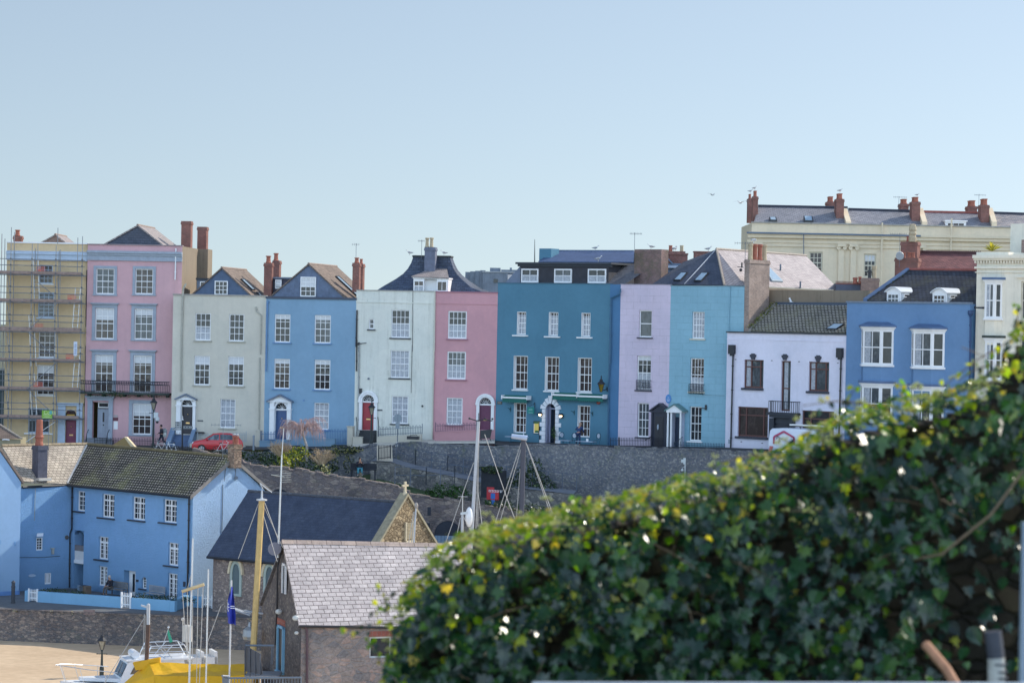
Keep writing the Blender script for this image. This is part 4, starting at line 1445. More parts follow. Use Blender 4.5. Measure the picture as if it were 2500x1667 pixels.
GP.box(m, a, b, base(F8), zl, -.5, 0)
m.prism([GP.p(a, zl, 0), GP.p(b, zl, 0), GP.p((a + b) / 2, zt_ - .12, 0)], F8.n * -.5)
for q in (.0, .28, .56):
	pass
po = m.build('door_porch', NAVY, h8.r)
m = MB()
for e, k in ((a - .28, zl - .05), (b + .28, zl - .05)):
	p0, p1 = GP.p(e, k, .15), GP.p((a + b) / 2, zt_, .15)
	m.prism([p0, p1, p1 - UP * .14, p0 - UP * .12], F8.n * -.65)
GP.box(m, a - .12, a + .02, base(F8), zl - .1, -.1, .08)
GP.box(m, b - .02, b + .12, base(F8), zl - .1, -.1, .08)
GP.box(m, a - .2, b + .2, zl - .2, zl - .06, -.1, .12)
m.build('porch_frame', NAVY, po)
m = MB()
GP.box(m, a + .2, b - .2, base(F8), zl - .5, 0, .03)
w_ = b - a
for u0, u1 in ((.28, .48), (.54, .74)):
	for v0, v1 in ((.2, 1.0), (1.25, 2.2)):
		GP.box(m, a + w_ * u0, a + w_ * u1, base(F8) + 1.4 + v0, base(F8) + 1.4 + v1, .03, .045)
m.build('door', plain('black_door', (.012, .014, .024), .35), po)
MB().ball(GP.p(a + w_ * .42, zl - 1.3, .05), .08, .03, .22).build('knocker', plain('pewter', (.3, .35, .42), .3), po)
h8.finish(cop=plain('lavender_coping', (.30, .27, .33), .8, .2), coph=.05, copo=.04)
railing('iron_railing', 'black iron railing in front of the lavender house', F8, 'I', 1425, 1915, 1180, 1290, 1.6, IRON)
m = MB()
m.path([F8.w('I', 1840, 1195, 1.6), F8.w('I', 1920, 1145, .5)], .03, 5)
m.tube(F8.w('I', 1525, 1160, 1.6), F8.w('I', 1525, 1290, 1.6), .05, n=6)
m.build('handrail', IRON, h8.r)
h9 = House('terraced_house', 'aqua blue house with white columned porch and pale slate hipped roof', F9, topz(F9, 'J', 600, 606), base(F9), 14, W_AQUA, side=W_SIDE)
h9.win('J', 514, 900, 658, 1208, 4, 4, sill=CREAMP, rev=.2, lace=.98, bw=.035)
h9.win('K', 492, 256, 650, 640, 4, 4, sill=CREAMP, rev=.2, blind=0, lace=.42, bw=.035)
h9.win('K', 482, 810, 622, 1206, 3, 4, sill=WHITE, rev=.25, bw=.035)
juliet(h9, F9, 'K', 478, 640, 555, 662, IRON)
GP = F9.back(-.7)
(am, zt_), (al, zl), (ar, zr) = GP.atz('K', 296, 775), GP.atz('K', 214, 852), GP.atz('K', 400, 868)
a, b = GP.atz('K', 226, 1000)[0], GP.atz('K', 392, 1000)[0]
m = MB()
for u in (a, a + .28, b - .16):
	m.lathe(GP.p(u + .06, base(F9) + .8, -.06), [(.11, 0), (.11, .6), (.085, .7), (.075, zl - base(F9) - 1.0), (.11, zl - base(F9) - .9), (.11, zl - base(F9) - .8)], 10)
GP.box(m, a - .04, b + .04, zl - .16, zl + .02, -.7, .06)
m.prism([GP.p(a - .1, zl + .02, 0), GP.p(b + .1, zl + .02, 0), GP.p((a + b) / 2, zt_ - .1, 0)], F9.n * -.05)
po = m.build('door_porch', WHITE, h9.r)
m = MB()
for e in (a - .2, b + .2):
	p0, p1 = GP.p(e, zl, .1), GP.p((a + b) / 2, zt_, .1)
	m.prism([p0, p1, p1 - UP * .1, p0 - UP * .1], F9.n * -.8)
m.build('porch_roof', plain('green_lead', (.13, .24, .24), .6, .2), po)
m = MB()
GP.box(m, a + .3, a + .36, base(F9), zl - .18, -.68, -.12)
GP.box(m, b - .14, b - .1, base(F9), zl - .18, -.68, -.12)
m.build('porch_side', plain('pale_lilac_panel', (.52, .55, .66), .6), po)
m = MB()
GP.box(m, a + .4, b - .16, base(F9), zl - .5, -.67, -.6)
m.build('door', plain('dark_blue_door', (.025, .04, .075), .4), po)
h9.zb('wall_bracket', DARK, 'K', 624, 824, 690, 832, .05, .1)
h9.zb('bracket_lamp', DARK, 'K', 670, 790, 688, 848, .04, .12)
h9.pipe([(950, 610), (930, 1130)], .04, mat=W_AQUA, zm='J')
h9.pipe([(630, 677), (890, 686)], .012, mat=plain('old_cable', (.12, .17, .2)), zm='K', o=.02, name='cable')
h9.finish(cop=plain('aqua_coping', (.2, .29, .33), .8, .2), coph=.06, copo=.05)
m = MB()
q = F9.w('K', 245, 722, .03)
c_ = [q + F9.t * (.24 * math.cos(i * math.pi / 8)) + UP * (.34 * math.sin(i * math.pi / 8)) for i in range(16)]
m.prism(c_, F9.n * .03)
o = m.build('wall_plaque', plain('blue_plaque', (.07, .24, .55), .4), h9.r)
m = MB()
for dz, w_ in ((.1, .06), (-.05, .14), (-.15, .1)):
	m.box(q + F9.n * .031 - F9.t * w_ + UP * (dz - .02), F9.t * w_ * 2, F9.n * .004, UP * .04)
m.build('plaque_lettering', plain('plaque_white', (.55, .65, .8)), o)
railing('iron_railing', 'black iron railing in front of the aqua house', F9, 'K', 310, 888, 1225, 1310, 1.6, plain('blue_black_iron', (.03, .06, .1), .45), slope=22)
m = MB()
m.path([F9.w('K', 312, 1235, 1.6), F9.w('K', 405, 1158, .4)], .03, 5)
for k in range(5):
	q = F9.w('K', 312 + k * 22, 1230 - k * 17, 1.5 - k * .25)
	m.tube(q, q - UP * 1.0, .015, n=4)
m.build('handrail', IRON, h9.r)
pk = F9.back(4.5).w('J', 795, 192)
e_r = F9.back(.2).w('J', 885, 604)
crn = F9.back(.2).p(F9.atz('J', 1106, 610)[0], e_r.z)
bk = -F9.n
k_ = along(crn, bk, px('J', 2210, 640)[0])
e_b = crn + bk * k_
rb = F9.back(1).w('J', 1825, 232)
rb = pk + bk * along(pk, bk, px('J', 1825, 232)[0])
e_l = F8.back(.2).w('J', 60, 590)
mid_l = F8.back(.2).w('J', 428, 600)
lm = F8.back(4.5).w('J', 440, 345)
m = MB()
up_ = UP * .06
m.quad(e_r + up_, crn + up_, e_b + up_, rb + up_) if False else m.poly([e_r + up_, crn + up_, e_b + up_, rb + up_, pk + up_])
rf = m.build('roof', brickwork('sunlit_pink_slate', (.44, .395, .395), (.35, .31, .315), (.17, .145, .15), .42, .29, .018, .5, bump=.7, rough=.6, spec=.45), h9.r)  # slope facing the sun, light put into a paler slate
m = MB()
m.poly([e_l + up_, e_r + up_, pk + up_, F8.back(4.6).w('J', 420, 335) + up_])
m.poly([pk, rb, rb + F9.t * -5 - UP * 3, pk + F9.t * -5 - UP * 3])
m.build('roof', SLATED, h9.r)  # other slope of the same roof, shade put into a darker slate
m = MB()
m.tube(e_r + UP * .1, pk + UP * .1, .09, n=6)
m.tube(pk + UP * .1, rb + UP * .1, .1, n=6)
m.build('ridge_tiles', plain('pale_ridge', (.36, .31, .26), .8, .25, 5), rf)
m = MB().tube(mid_l + UP * .12, pk + UP * .1, .045, n=5)
m.build('lead_flashing', plain('pale_lead', (.4, .44, .5), .5), rf)
for (pts) in (((318, 540), (395, 462), (452, 462), (385, 540)), ((552, 545), (628, 466), (695, 466), (622, 548))):
	n_ = (e_r - e_l).cross(pk - e_l).normalized()
	if n_.z < 0:
		n_ = -n_
	def onp(x, y, off):
		d_ = ray(*px('J', x, y))
		b0 = e_l + up_ + n_ * off
		return CAM + d_ * ((b0 - CAM).dot(n_) / d_.dot(n_))
	c_ = [onp(x, y, .02) for x, y in pts]
	cc = sum(c_, V((0, 0, 0))) / 4
	m = MB().prism([cc + (p - cc) * 1.22 for p in c_], n_ * .1)
	fr = m.build('skylight', DARK, h9.r)
	MB().poly([p + n_ * .105 for p in c_]).build('pane', glass('sky_glass', '#8fa6b8'), fr)
n_ = (crn - e_r).cross(pk - e_r).normalized()
n_ = n_ if n_.z > 0 else -n_
n_ = (e_b - crn).cross(rb - crn).normalized()
n_ = n_ if n_.z > 0 else -n_
def onr(x, y, off=0.02):
	d_ = ray(*px('J', x, y))
	b0 = crn + up_ + n_ * off
	return CAM + d_ * ((b0 - CAM).dot(n_) / d_.dot(n_))
c_ = [onr(*q) for q in ((1330, 400), (1385, 388), (1556, 562), (1430, 556))]
m = MB().prism(c_, n_ * .12)
fr = m.build('skylight', plain('skylight_frame', (.35, .42, .46), .5), h9.r)
cc = sum(c_, V((0, 0, 0))) / 4
MB().poly([cc + (p - cc) * .86 + n_ * .125 for p in c_]).build('pane', glass('sky_glass', '#8fa6b8'), fr)
for (x, y) in ((1530, 425), (1758, 625)):
	q = onr(x, y)
	m = MB().tube(q, q + UP * .5, .07, n=6)
	m.tube(q, q - F9.n * 0 - F9.t * .45, .05, n=5)
	m.build('roof_vent', GREYIRON, h9.r)
s_ = h9.F.p(F9.L, 0)
GS = Fac(F10.p(0, 0), F10.p(5, 0)).back(.6)
a, _z = GS.atz('J', 1112, 700)
a2, _z = GS.atz('J', 1170, 700)
dd = .5
c0, c1 = GS.p(a, 0), GS.p(a2, 0)
k_ = along(V((c1.x, c1.y, 14)), -GS.n, px('J', 1374, 700)[0])
zt_ = GS.atz('J', 1170, 300)[1]
cho = chimney(h9.r, GS, a, a2, F10.A.z + 8.5, zt_, k_, brickwork('buff_brick', (.34, .25, .21), (.25, .18, .155), (.36, .32, .29), .24, .085, .014, .6), [], POT)
for i, (px0, col) in enumerate(((.15, POTC), (.38, POT), (.62, POT), (.85, POTC))):
	q = GS.p((a + a2) / 2, zt_ - .03, -k_ * px0)
	MB().lathe(q, [(.19, 0), (.2, .1), (.17, .3), (.16, 1.0), (.2, 1.05), (.2, 1.2), (.14, 1.22)], 10).build('chimney_pot', col, cho)
aerial(h9.r, GS.p(a - .1, zt_ - .6, -.2), 1.9, 2.9, 8, 1.3)
m = MB()
q = GS.w('J', 1078, 420, .25)
m.tube(GS.w('J', 1110, 390, 0), GS.w('J', 1035, 382, .2), .03, n=5)
m.tube(GS.w('J', 1088, 335, .1), GS.w('J', 1086, 395, .1), .06, n=6)
m.ball(GS.w('J', 1075, 420, .15), .12)
m.build('roof_camera', DARK, h9.r)
m = MB().lathe(GS.p((a + a2) / 2, zt_ + 1.2, -k_ * .3), [(.02, 0), (.02, .2), (.2, .22), (.22, .34), (.08, .4)], 8)
m.build('cowl', ALU, h9.r)
h = House('terraced_house', 'low white house with black trim, brown windows and mossy tiled roof', F10, topz(F10, 'J', 1600, 1152), base(F10) - .5, 8, W_WH2)
def brownwin(zm, x0, y0, x1, y1, vs, hs, sill=True, **k):
	F = F10
	a, b, c, d = F.rect(zm, x0, y0, x1, y1)
	rev = .22
	h.holes.append((a, b, c, d, rev + .03))
	m = MB()
	fw = .09
	o = -rev
	F.box(m, a + .004, a + fw, c + .004, d - .004, o, o + .09)
	F.box(m, b - fw, b - .004, c + .004, d - .004, o, o + .09)
	F.box(m, a + fw, b - fw, c + .004, c + fw * 1.4, o, o + .088)
	F.box(m, a + fw, b - fw, d - fw, d - .004, o, o + .088)
	for v in vs:
		x = a + (b - a) * v
		F.box(m, x - .055, x + .055, c + fw, d - fw, o, o + .08)
	for u in hs:
		z = d - (d - c) * u
		F.box(m, a + fw, b - fw, z - .045, z + .045, o, o + .075)
	w = m.build('window', BROWNF, h.r)
	MB().quad(F.p(a + fw, c + fw, o + .02), F.p(b - fw, c + fw, o + .02), F.p(b - fw, d - fw, o + .02), F.p(a + fw, d - fw, o + .02)).build('pane', k.get('gl', GLASS[2]), w)
	if k.get('cur'):
		m = MB()
		u0, u1 = k['cur']
		for i in range(6):
			xa, xb = a + (b - a) * (u0 + (u1 - u0) * i / 6), a + (b - a) * (u0 + (u1 - u0) * (i + 1) / 6)
			oo = (.024, .032) if i % 2 else (.032, .024)
			m.quad(F.p(xa, c + fw * 1.4, o + oo[0]), F.p(xb, c + fw * 1.4, o + oo[1]), F.p(xb, d - fw, o + oo[1]), F.p(xa, d - fw, o + oo[0]))
		m.build('curtain', LACE, w)
	if sill:
		m = MB()
		F.box(m, a - .14, b + .05, c - .16, c, -.1, .16)
		m.build('sill', SL2, w)
	return w
brownwin('K', 1112, 274, 1335, 598, (.33, .8), (.25,), cur=(.06, .28))
brownwin('K', 1537, 286, 1645, 862, (), (.55,), sill=False, cur=(.2, .6))
brownwin('K', 1856, 298, 2088, 636, (.3, .8), (.25,), cur=(.05, .25))
brownwin('K', 1040, 816, 1386, 1158, (.25, .83), (.28,), gl=GLASS[1])
brownwin('K', 1776, 860, 2144, 1175, (.25, .83), (.3,), gl=GLASS[0])
for (x0, y0, x1, y1) in ((1188, 202, 1254, 270), (1553, 208, 1620, 278), (1934, 222, 2002, 297)):
	a, b, c, d = F10.rect('K', x0, y0, x1, y1)
	m = MB()
	w_ = b - a
	m.prism([F10.p(a + w_ * .28, c), F10.p(b - w_ * .28, c), F10.p(b - w_ * .1, d - .25), F10.p(b, d - .25), F10.p(b, d - .08), F10.p(b - w_ * .22, d - .08), F10.p(b - w_ * .22, d), F10.p(a + w_ * .22, d), F10.p(a + w_ * .22, d - .08), F10.p(a, d - .08), F10.p(a, d - .25), F10.p(a + w_ * .1, d - .25)], F10.n * .12)
	m.build('keystone', SL2, h.r)
for (x0, y0, x1, y1, xb, yb) in ((955, 102, 1017, 208, 958, 1306), (2193, 138, 2258, 250, 2200, 1260)):
	m = MB()
	F10.zbox(m, 'K', x0, y0, x1, y1, 0, .3)
	F10.zbox(m, 'K', x0 + 14, y1, x1 - 14, y1 + 22, .03, .25)
	ho = m.build('rain_hopper', DARK, h.r)
	h.pipe([((x0 + x1) / 2, y1), (xb, yb)], .065, zm='K', o=.15)
m = MB()
G_ = F10.back(-.55)
a, b, c, d = G_.rect('K', 1396, 752, 1708, 890)
n = 12
for i in range(n + 1):
	x = a + (b - a) * i / n
	m.tube(G_.p(x, c), G_.p(x, d), .02, n=4)
for z in (c + .05, d):
	m.tube(G_.p(a, z), G_.p(b, z), .03, n=4)
	for e in (a, b):
		m.tube(G_.p(e, z), F10.p(G_.p(e, 0).dot(F10.t) - F10.A.dot(F10.t), z), .025, n=4)
for e in (a, b):
	for k in (.2, .4):
		m.tube(G_.p(e, c, -k), G_.p(e, d, -k), .02, n=4)
m.build('balcony_railing', DARK, h.r)
m = MB()
G_.zbox(m, 'K', 1378, 884, 1714, 910, -.58, .1)
G_.zbox(m, 'K', 1400, 910, 1700, 940, -.58, .0)
F10.zbox(m, 'K', 1430, 940, 1485, 1400, 0, .4)
F10.zbox(m, 'K', 1660, 940, 1700, 1400, 0, .4)
F10.zbox(m, 'K', 1485, 940, 1660, 1010, 0, .2)
po = m.build('door_porch', plain('charcoal_paint', (.03, .036, .05), .5, .15), h.r)
m = MB()
F10.zbox(m, 'K', 1485, 1010, 1660, 1400, 0, .06)
m.build('door', plain('charcoal_door', (.05, .055, .075), .4), po)
for (x, y) in ((1016, 270), (1432, 283), (1745, 295), (2190, 312), (1082, 1214), (1322, 1230)):
	h.zb('wall_vent', DARK, 'K', x - 9, y - 4, x + 9, y + 4, 0, .015)
h.zb('number_plate', plain('number_tile', (.3, .35, .42)), 'K', 932, 1186, 952, 1236, 0, .02)
h.band('J', 1000, 1225, 2200, 1232, W_WH2, .04)
h.finish(cop=plain('dark_gutter', (.05, .06, .07), .6), coph=.1, copo=.14, top=False)
e0, e1 = F10.back(.0).w('J', 1178, 1128), F10.p(F10.L + .1, h.zt + .1)
e0 = F10.p(F10.atz('J', 1178, 1128)[0], h.zt + .1)
r0 = F10.back(3.2).w('J', 1462, 832)
r1 = F10.back(3.2).w('J', 2340, 842)
m = MB().prism([e0, e1, r1, r0], UP * .1)
rf = m.build('roof', brickwork('grey_mossy_tile', (.42, .40, .35), (.31, .295, .26), (.07, .065, .055), .3, .23, .05, .5, moss=(.22, .215, .13), mossamt=.6, bump=1, rough=.85, dist=.06), h.r)
m = MB()
m.prism([r0, r1, r1 + UP * .3 - F10.n * .1, r0 + UP * .3 - F10.n * .1], -F10.n * .15)
m.build('lead_flashing', plain('dark_lead', (.06, .08, .11), .6), rf)
m = MB()
for i in range(200):
	u = rnd.random()
	q = e0.lerp(r0, u) + V((rnd.uniform(-.25, .3), 0, .1 + rnd.uniform(0, .25)))
	e = V((rnd.uniform(-1, 1), rnd.uniform(-1, 1), rnd.uniform(-1, 1))).normalized() * .07
	f = e.cross(V((rnd.random(), rnd.random(), rnd.random()))).normalized() * .06
	m.poly([q - e, q + f, q + e, q - f])
m.build('roof_plants', leafmat('verge_leaves', [(0, '#3d4a24'), (.5, '#707a3a'), (1, '#8a8470')]), rf)
m = MB()
m.box(e0 - F10.t * .12, F10.t * .22, r0 - e0, UP * .2)
m.build('verge', plain('verge_mortar', (.25, .24, .22), .9, .3), rf)
c_ = [e1 - F10.t * x + (r1 - e1) * v + UP * .13 for x, v in ((1.9, .06), (1.0, .06), (.35, .26), (1.25, .26))]
m = MB().prism(c_, UP * .08)
fr = m.build('skylight', DARK, h.r)
cc = sum(c_, V((0, 0, 0))) / 4
MB().poly([cc + (p - cc) * .85 + UP * .09 for p in c_]).build('pane', glass('sky_glass', '#8fa6b8'), fr)
WR = Fac(r0 - F10.n * .6, r1 - F10.n * .6)
m = MB()
zz = WR.atz('J', 1800, 650)[1]
WR.box(m, -1.5, WR.L + 1.2, h.zt, zz, -.5, 0)
bk_w = m.build('rear_wall', W_SIDE, h9.r)
m = MB()
q0 = WR.w('J', 1655, 800, .15)
m.tube(q0 - UP * .3, q0 + UP * .1, .16, n=8)
m.path([q0, WR.w('J', 1650, 775, .15), WR.w('J', 1632, 742, .15)], .07, 6)
m.build('boiler_flue', WHITE, h9.r)
h = House('terraced_house', 'cornflower blue house with white bay windows and two barrel roofed dormers', F11, topz(F11, 'L', 970, 395), base(F11) - 1, 9, W_CORN)
LEADB = plain('blue_lead', (.10, .16, .28), .5, .2, 2)
def bay(h, F, zm, x0, xm, y0, ymb, rise, mat_roof, proj_=.62, can=.62, rows=2, apron=None, hip=True, cols=2):
	"""canted bay: front face between photo columns x0..xm, its right cheek turns back to the wall"""
	G = F.back(-proj_)
	a, b, c, d = G.rect(zm, x0, y0, xm, ymb)
	L0, L1 = F.p(a - can, 0), F.p(b + can, 0)
	q0, q1 = G.p(a, 0), G.p(b, 0)
	base_pts = [L0, q0, q1, L1]
	faces = [Fac(L0, q0), Fac(q0, q1), Fac(q1, L1)]
	m = MB()
	zz = lambda p, z: V((p.x, p.y, z))
	out = lambda k: [F.p(a - can - k, 0), G.p(a - k * .5, 0, k), G.p(b + k * .5, 0, k), F.p(b + can + k, 0)]
	m.prism([zz(p, c - .14) for p in out(.1)], UP * .14)
	bw_ = m.build('bay_window', WHITE, h.r)
	m = MB()
	m.prism([zz(p, d) for p in out(.06)], UP * .12)
	m.prism([zz(p, d + .12) for p in out(.16)], UP * .1)
	m.build('bay_cornice', WHITE, bw_)
	for i, f in enumerate(faces):
		w = cols if i == 1 else 1
		mb = MB()
		A, B = 0.0, f.L
		e = .14
		f.box(mb, A, A + e, c, d, -.08, 0)
		f.box(mb, B - e, B, c, d, -.08, 0)
		f.box(mb, A + e, B - e, c, c + .12, -.08, 0)
		f.box(mb, A + e, B - e, d - .12, d, -.08, 0)
		for k in range(1, w):
			x = A + e + (B - A - 2 * e) * k / w
			f.box(mb, x - .03, x + .03, c + .12, d - .12, -.06, -.015)
		for k in range(1, rows):
			z = c + .12 + (d - c - .24) * k / rows
			f.box(mb, A + e, B - e, z - .035, z + .035, -.06, -.01)
		fr = mb.build('sash', WHITE, bw_)
		MB().quad(f.p(A + e, c, -.05), f.p(B - e, c, -.05), f.p(B - e, d, -.05), f.p(A + e, d, -.05)).build('pane', GLASS[2 if i == 1 else 0], bw_)
		if i == 1:
			mb = MB()
			n = 7
			for u0, u1 in ((0.02, .38),):
				for k in range(n):
					xa, xb = A + e + (B - A - 2 * e) * (u0 + (u1 - u0) * k / n), A + e + (B - A - 2 * e) * (u0 + (u1 - u0) * (k + 1) / n)
					oo = (-.046, -.04) if k % 2 else (-.04, -.046)
					mb.quad(f.p(xa, c + .1, oo[0]), f.p(xb, c + .1, oo[1]), f.p(xb, d - .1, oo[1]), f.p(xa, d - .1, oo[0]))
			mb.build('curtain', LACE, bw_)
	m = MB()
	if hip:
		lo, hi = [zz(p, d + .22) for p in out(.26)], [F.p(a - can * .2, d + .22 + rise), G.p(a + .25, d + .22 + rise, -proj_ + .1), G.p(b - .25, d + .22 + rise, -proj_ + .1), F.p(b + can * .2, d + .22 + rise)]
		m.prism(lo, UP * .1)
		for i in range(3):
			m.quad(lo[i] + UP * .1, lo[i + 1] + UP * .1, hi[i + 1], hi[i])
		m.poly(hi)
	else:
		m.prism([zz(p, d + .22) for p in out(.24)], UP * .16)
	m.build('bay_roof', mat_roof, bw_)
	if apron:
		m = MB()
		z1 = apron[0]
		pts = out(-.04)
		m.prism([zz(p, z1) for p in pts], UP * (c - .14 - z1))
		m.build('bay_apron', apron[1], bw_)
	return faces, c, d
zlow = F11.atz('L', 600, 1345)[1]
bay(h, F11, 'L', 425, 642, 712, 1125, .35, LEADB, apron=(zlow - .1, W_CORN))
bay(h, F11, 'L', 1028, 1250, 738, 1155, .35, LEADB, apron=(zlow - .6, W_CORN))
bay(h, F11, 'L', 412, 630, 1385, 1800, .1, LEADB, hip=False, apron=(base(F11) - 1, W_CORN))
bay(h, F11, 'L', 1008, 1240, 1422, 1840, .1, LEADB, hip=False, apron=(base(F11) - 1, W_CORN))
m = MB()
cR = F11.p(F11.L, 0)
rt = Fac(cR, F12.p(-.0, 0) + V((0.4, .6, 0)))
zt_ = h.zt
m.quad(rt.p(0, base(F11) - 1), rt.p(rt.L, base(F11) - 1), rt.p(rt.L, zt_ - .4), rt.p(0, zt_ - .4))
m.build('corner_wall', plain('sea_blue_wall', (.09, .2, .36), .8, .2, 2, streak=.3), h.r)
m = MB()
q = F11.w('L', 1712, 510, .15)
m.lathe(F11.w('L', 1712, 560, .15), [(.06, 0), (.2, .25), (.2, .45), (.16, .46)], 8)
m.build('rain_hopper', plain('navy_pipe', (.03, .07, .17), .5), h.r)
h.pipe([(1712, 560), (1708, 950), (1700, 1560)], .075, mat=plain('navy_pipe', (.03, .07, .17)), zm='L', o=.15)
h.finish(cop=plain('worn_blue_coping', (.2, .25, .32), .8, .25), coph=.12, copo=.1, top=False)
G_ = F11.back(.5)
GT = F11.back(5)
e0, e1 = G_.p(-.2, h.zt - .2), G_.p(F11.L + 1.6, h.zt - .35)
r0, r1 = GT.w('L', 985, 8), GT.w('L', 1900, 20)
e0 = G_.w('L', 470, 372)
m = MB().prism([e0, e1, r1, r0], UP * .1)
rf = m.build('roof', brickwork('dark_mossy_slate', (.075, .085, .11), (.055, .06, .08), (.02, .022, .03), .34, .26, .03, .7, moss=(.12, .12, .07), mossamt=.55, bump=1, rough=.7, dist=.05), h.r)
m = MB()
m.box(e0 - F11.t * .3, F11.t * .35, r0 - e0, UP * .22)
m.build('verge', LEADB, rf)
m = MB().tube(r0 + UP * .12, r1 + UP * .12, .12, n=6)
m.build('ridge_tiles', plain('red_ridge', (.33, .11, .09), .8, .25, 4), rf)
m = MB()
for i in range(130):
	u, v = rnd.random(), rnd.uniform(.55, 1)
	q = e0.lerp(r0, v if i < 60 else rnd.random()) + (e1 - e0).normalized() * (u * 7 if i < 60 else 0.1) + UP * .12
	e = V((rnd.uniform(-1, 1), rnd.uniform(-1, 1), rnd.uniform(-.2, .6))).normalized() * rnd.uniform(.05, .13)
	f = e.cross(UP).normalized() * .06
	m.poly([q - e, q + f, q + e, q - f])
m.build('roof_moss', leafmat('moss_clumps', [(0, '#2c3318'), (.6, '#4f5a25'), (1, '#6d5a30')], .9, .1, .1), rf)
GD = F11.back(.62)
for (x0, xa, x1, y0, y1) in ((710, 880, 1130, 212, 372), (1258, 1430, 1690, 224, 382)):
	a, b, c, d = GD.rect('L', x0, y0 + 32, xa, y1 + 10)
	lw = 3.2
	m = MB()
	GD.box(m, a, b, c - .6, d - .1, -lw, 0)
	dm = m.build('dormer', WHITE, h.r)
	m = MB()
	N = 8
	w_ = b - a
	pr = [(a - .1 + (w_ + .2) * i / N, d - .12 + .34 * math.sin(math.pi * i / N)) for i in range(N + 1)]
	for (p, q) in zip(pr, pr[1:]):
		m.prism([GD.p(p[0], p[1], .18), GD.p(q[0], q[1], .18), GD.p(q[0], q[1] + .07, .18), GD.p(p[0], p[1] + .07, .18)], GD.n * -(lw + .1))
	m.build('barrel_roof', plain('white_lead_roof', (.62, .66, .70), .35, .1, 3), dm)
	m = MB()
	m.poly([GD.p(*p, .003) for p in pr[::-1]] + [GD.p(a, d - .15, .003), GD.p(b, d - .15, .003)][:0] or [GD.p(*p, .003) for p in pr])
	m.build('dormer_front', WHITE, dm)
	h.win_s(a + .12, b - .12, c - .1, d - .22, 3, 2, hole=False, F=GD, fw=.06)
	SF = Fac(GD.p(b, 0, -.1), GD.p(b, 0, -2.2))
	h.win_s(.15, 1.9, c + .35, d - .22, 3, 1, hole=False, F=SF, fw=.05)
h = House('terraced_house', 'pale cream house with tall white bays at the right edge of the terrace', F12, topz(F12, 'M', 2050, 602), base(F12) - 1.5, 10, W_CR2)
for (y0, y1) in ((150, 570), (845, 1300)):
	GB = F12
	fs, c, d = bay(h, F12, 'L', 1882, 2000, y0, y1, .2, LEADB if y0 < 300 else plain('mossy_lead', (.05, .065, .06)), proj_=.5, can=.3, hip=False, apron=(F12.atz('L', 1950, y1 + 320)[1], W_CR2))
a, b = F12.atz('L', 2320, 300)[0], F12.atz('L', 2320, 300)[0] + 1.3
for (y0, y1) in ((135, 590), (800, 1290)):
	c, d = F12.atz('L', 2400, y1)[1], F12.atz('L', 2400, y0)[1]
	h.win_s(a, b, c, d, 2, 2, sill=CREAMP, frame=CREAMP, surround=(W_CR2, .2, True))
m = MB()
for (y0, y1, o) in ((598, 625, .5), (625, 640, .35), (690, 706, .2), (730, 738, .1)):
	F12.box(m, -.08, F12.L, topz(F12, 'M', 2050, y1), topz(F12, 'M', 2050, y0), -.02, o)
z0, z1 = topz(F12, 'M', 2050, 662), topz(F12, 'M', 2050, 642)
for i in range(60):
	F12.box(m, -.05 + i * .22, -.05 + i * .22 + .12, z0, z1, -.02, .25)
m.build('cornice', W_CR2, h.r)
m = MB()
F12.zbox(m, 'M', 1978, 573, 2235, 600, -8, .1)
G_ = F12.back(3.5)
a = G_.atz('M', 2243, 450)[0]
G_.box(m, a, a + 9, h.zt - .5, topz(G_, 'M', 2300, 347), -6, 0)
m.build('roof_block', W_CR2, h.r)
h.zb('brick_stack', BRICKD, 'M', 2205, 465, 2238, 575, -3, -2.2)
h.finish(cop=None)
m = MB()
q0 = F12.back(.8).w('M', 2095, 566)
for i in range(26):
	t = rnd.uniform(0, 6.28)
	e = rnd.uniform(.4, 1.35)
	d_ = V((math.cos(t) * math.cos(e), math.sin(t) * math.cos(e), math.sin(e)))
	L_ = rnd.uniform(.6, .95)
	s_ = d_.cross(UP).normalized() * .05
	mid = q0 + d_ * L_ * .6
	tip = q0 + d_ * L_ - UP * .12
	m.poly([q0 - s_ * .5, q0 + s_ * .5, mid + s_, tip, mid - s_])
tag(m.build('spiky_palm', leafmat('yellow_palm', [(0, '#6b7030'), (.6, '#a8a03c'), (1, '#c9bd5c')])), 'small spiky yellow green palm on the roof parapet at the far right', 'plant')
# ================================================================== BEHIND THE TERRACE
CRT = render_wall('distant_cream_stucco', (.72,.61,.45), .25, '#8d8568')
FB = Fac.px(1835, 246, 2760, 0, 560)
zt_ = topz(FB, 'M', 1200, 360)
h = House('stucco_terrace', 'long pale cream stucco terrace with red brick chimneys on the hill behind the harbour houses', FB, zt_, 12, 11, CRT, 'building')
for x0, x1, y0, y1, bl in ((640, 745, 572, 745, 0), (1075, 1172, 588, 775, .3), (1328, 1420, 595, 780, 0)):
	h.win('M', x0, y0, x1, y1, 3, 4, frame=CREAMP, lining=None, rev=.25, bw=.06, fw=.12, blind=bl)
m = MB()
for (y0, y1, o) in ((418, 436, .6), (436, 462, .4), (480, 500, .12), (515, 530, .15)):
	FB.box(m, -.4, FB.L, topz(FB, 'M', 1200, y1 + 14), topz(FB, 'M', 1200, y0 + 14), -.02, o)
m.build('cornice', CRT, h.r)
m = MB()
FB.box(m, -.5, FB.atz('M', 1520, 440)[0], topz(FB, 'M', 1200, 447), topz(FB, 'M', 1200, 434), .35, .68)
m.build('gutter', plain('blue_grey_gutter', (.12, .16, .22), .6), h.r)
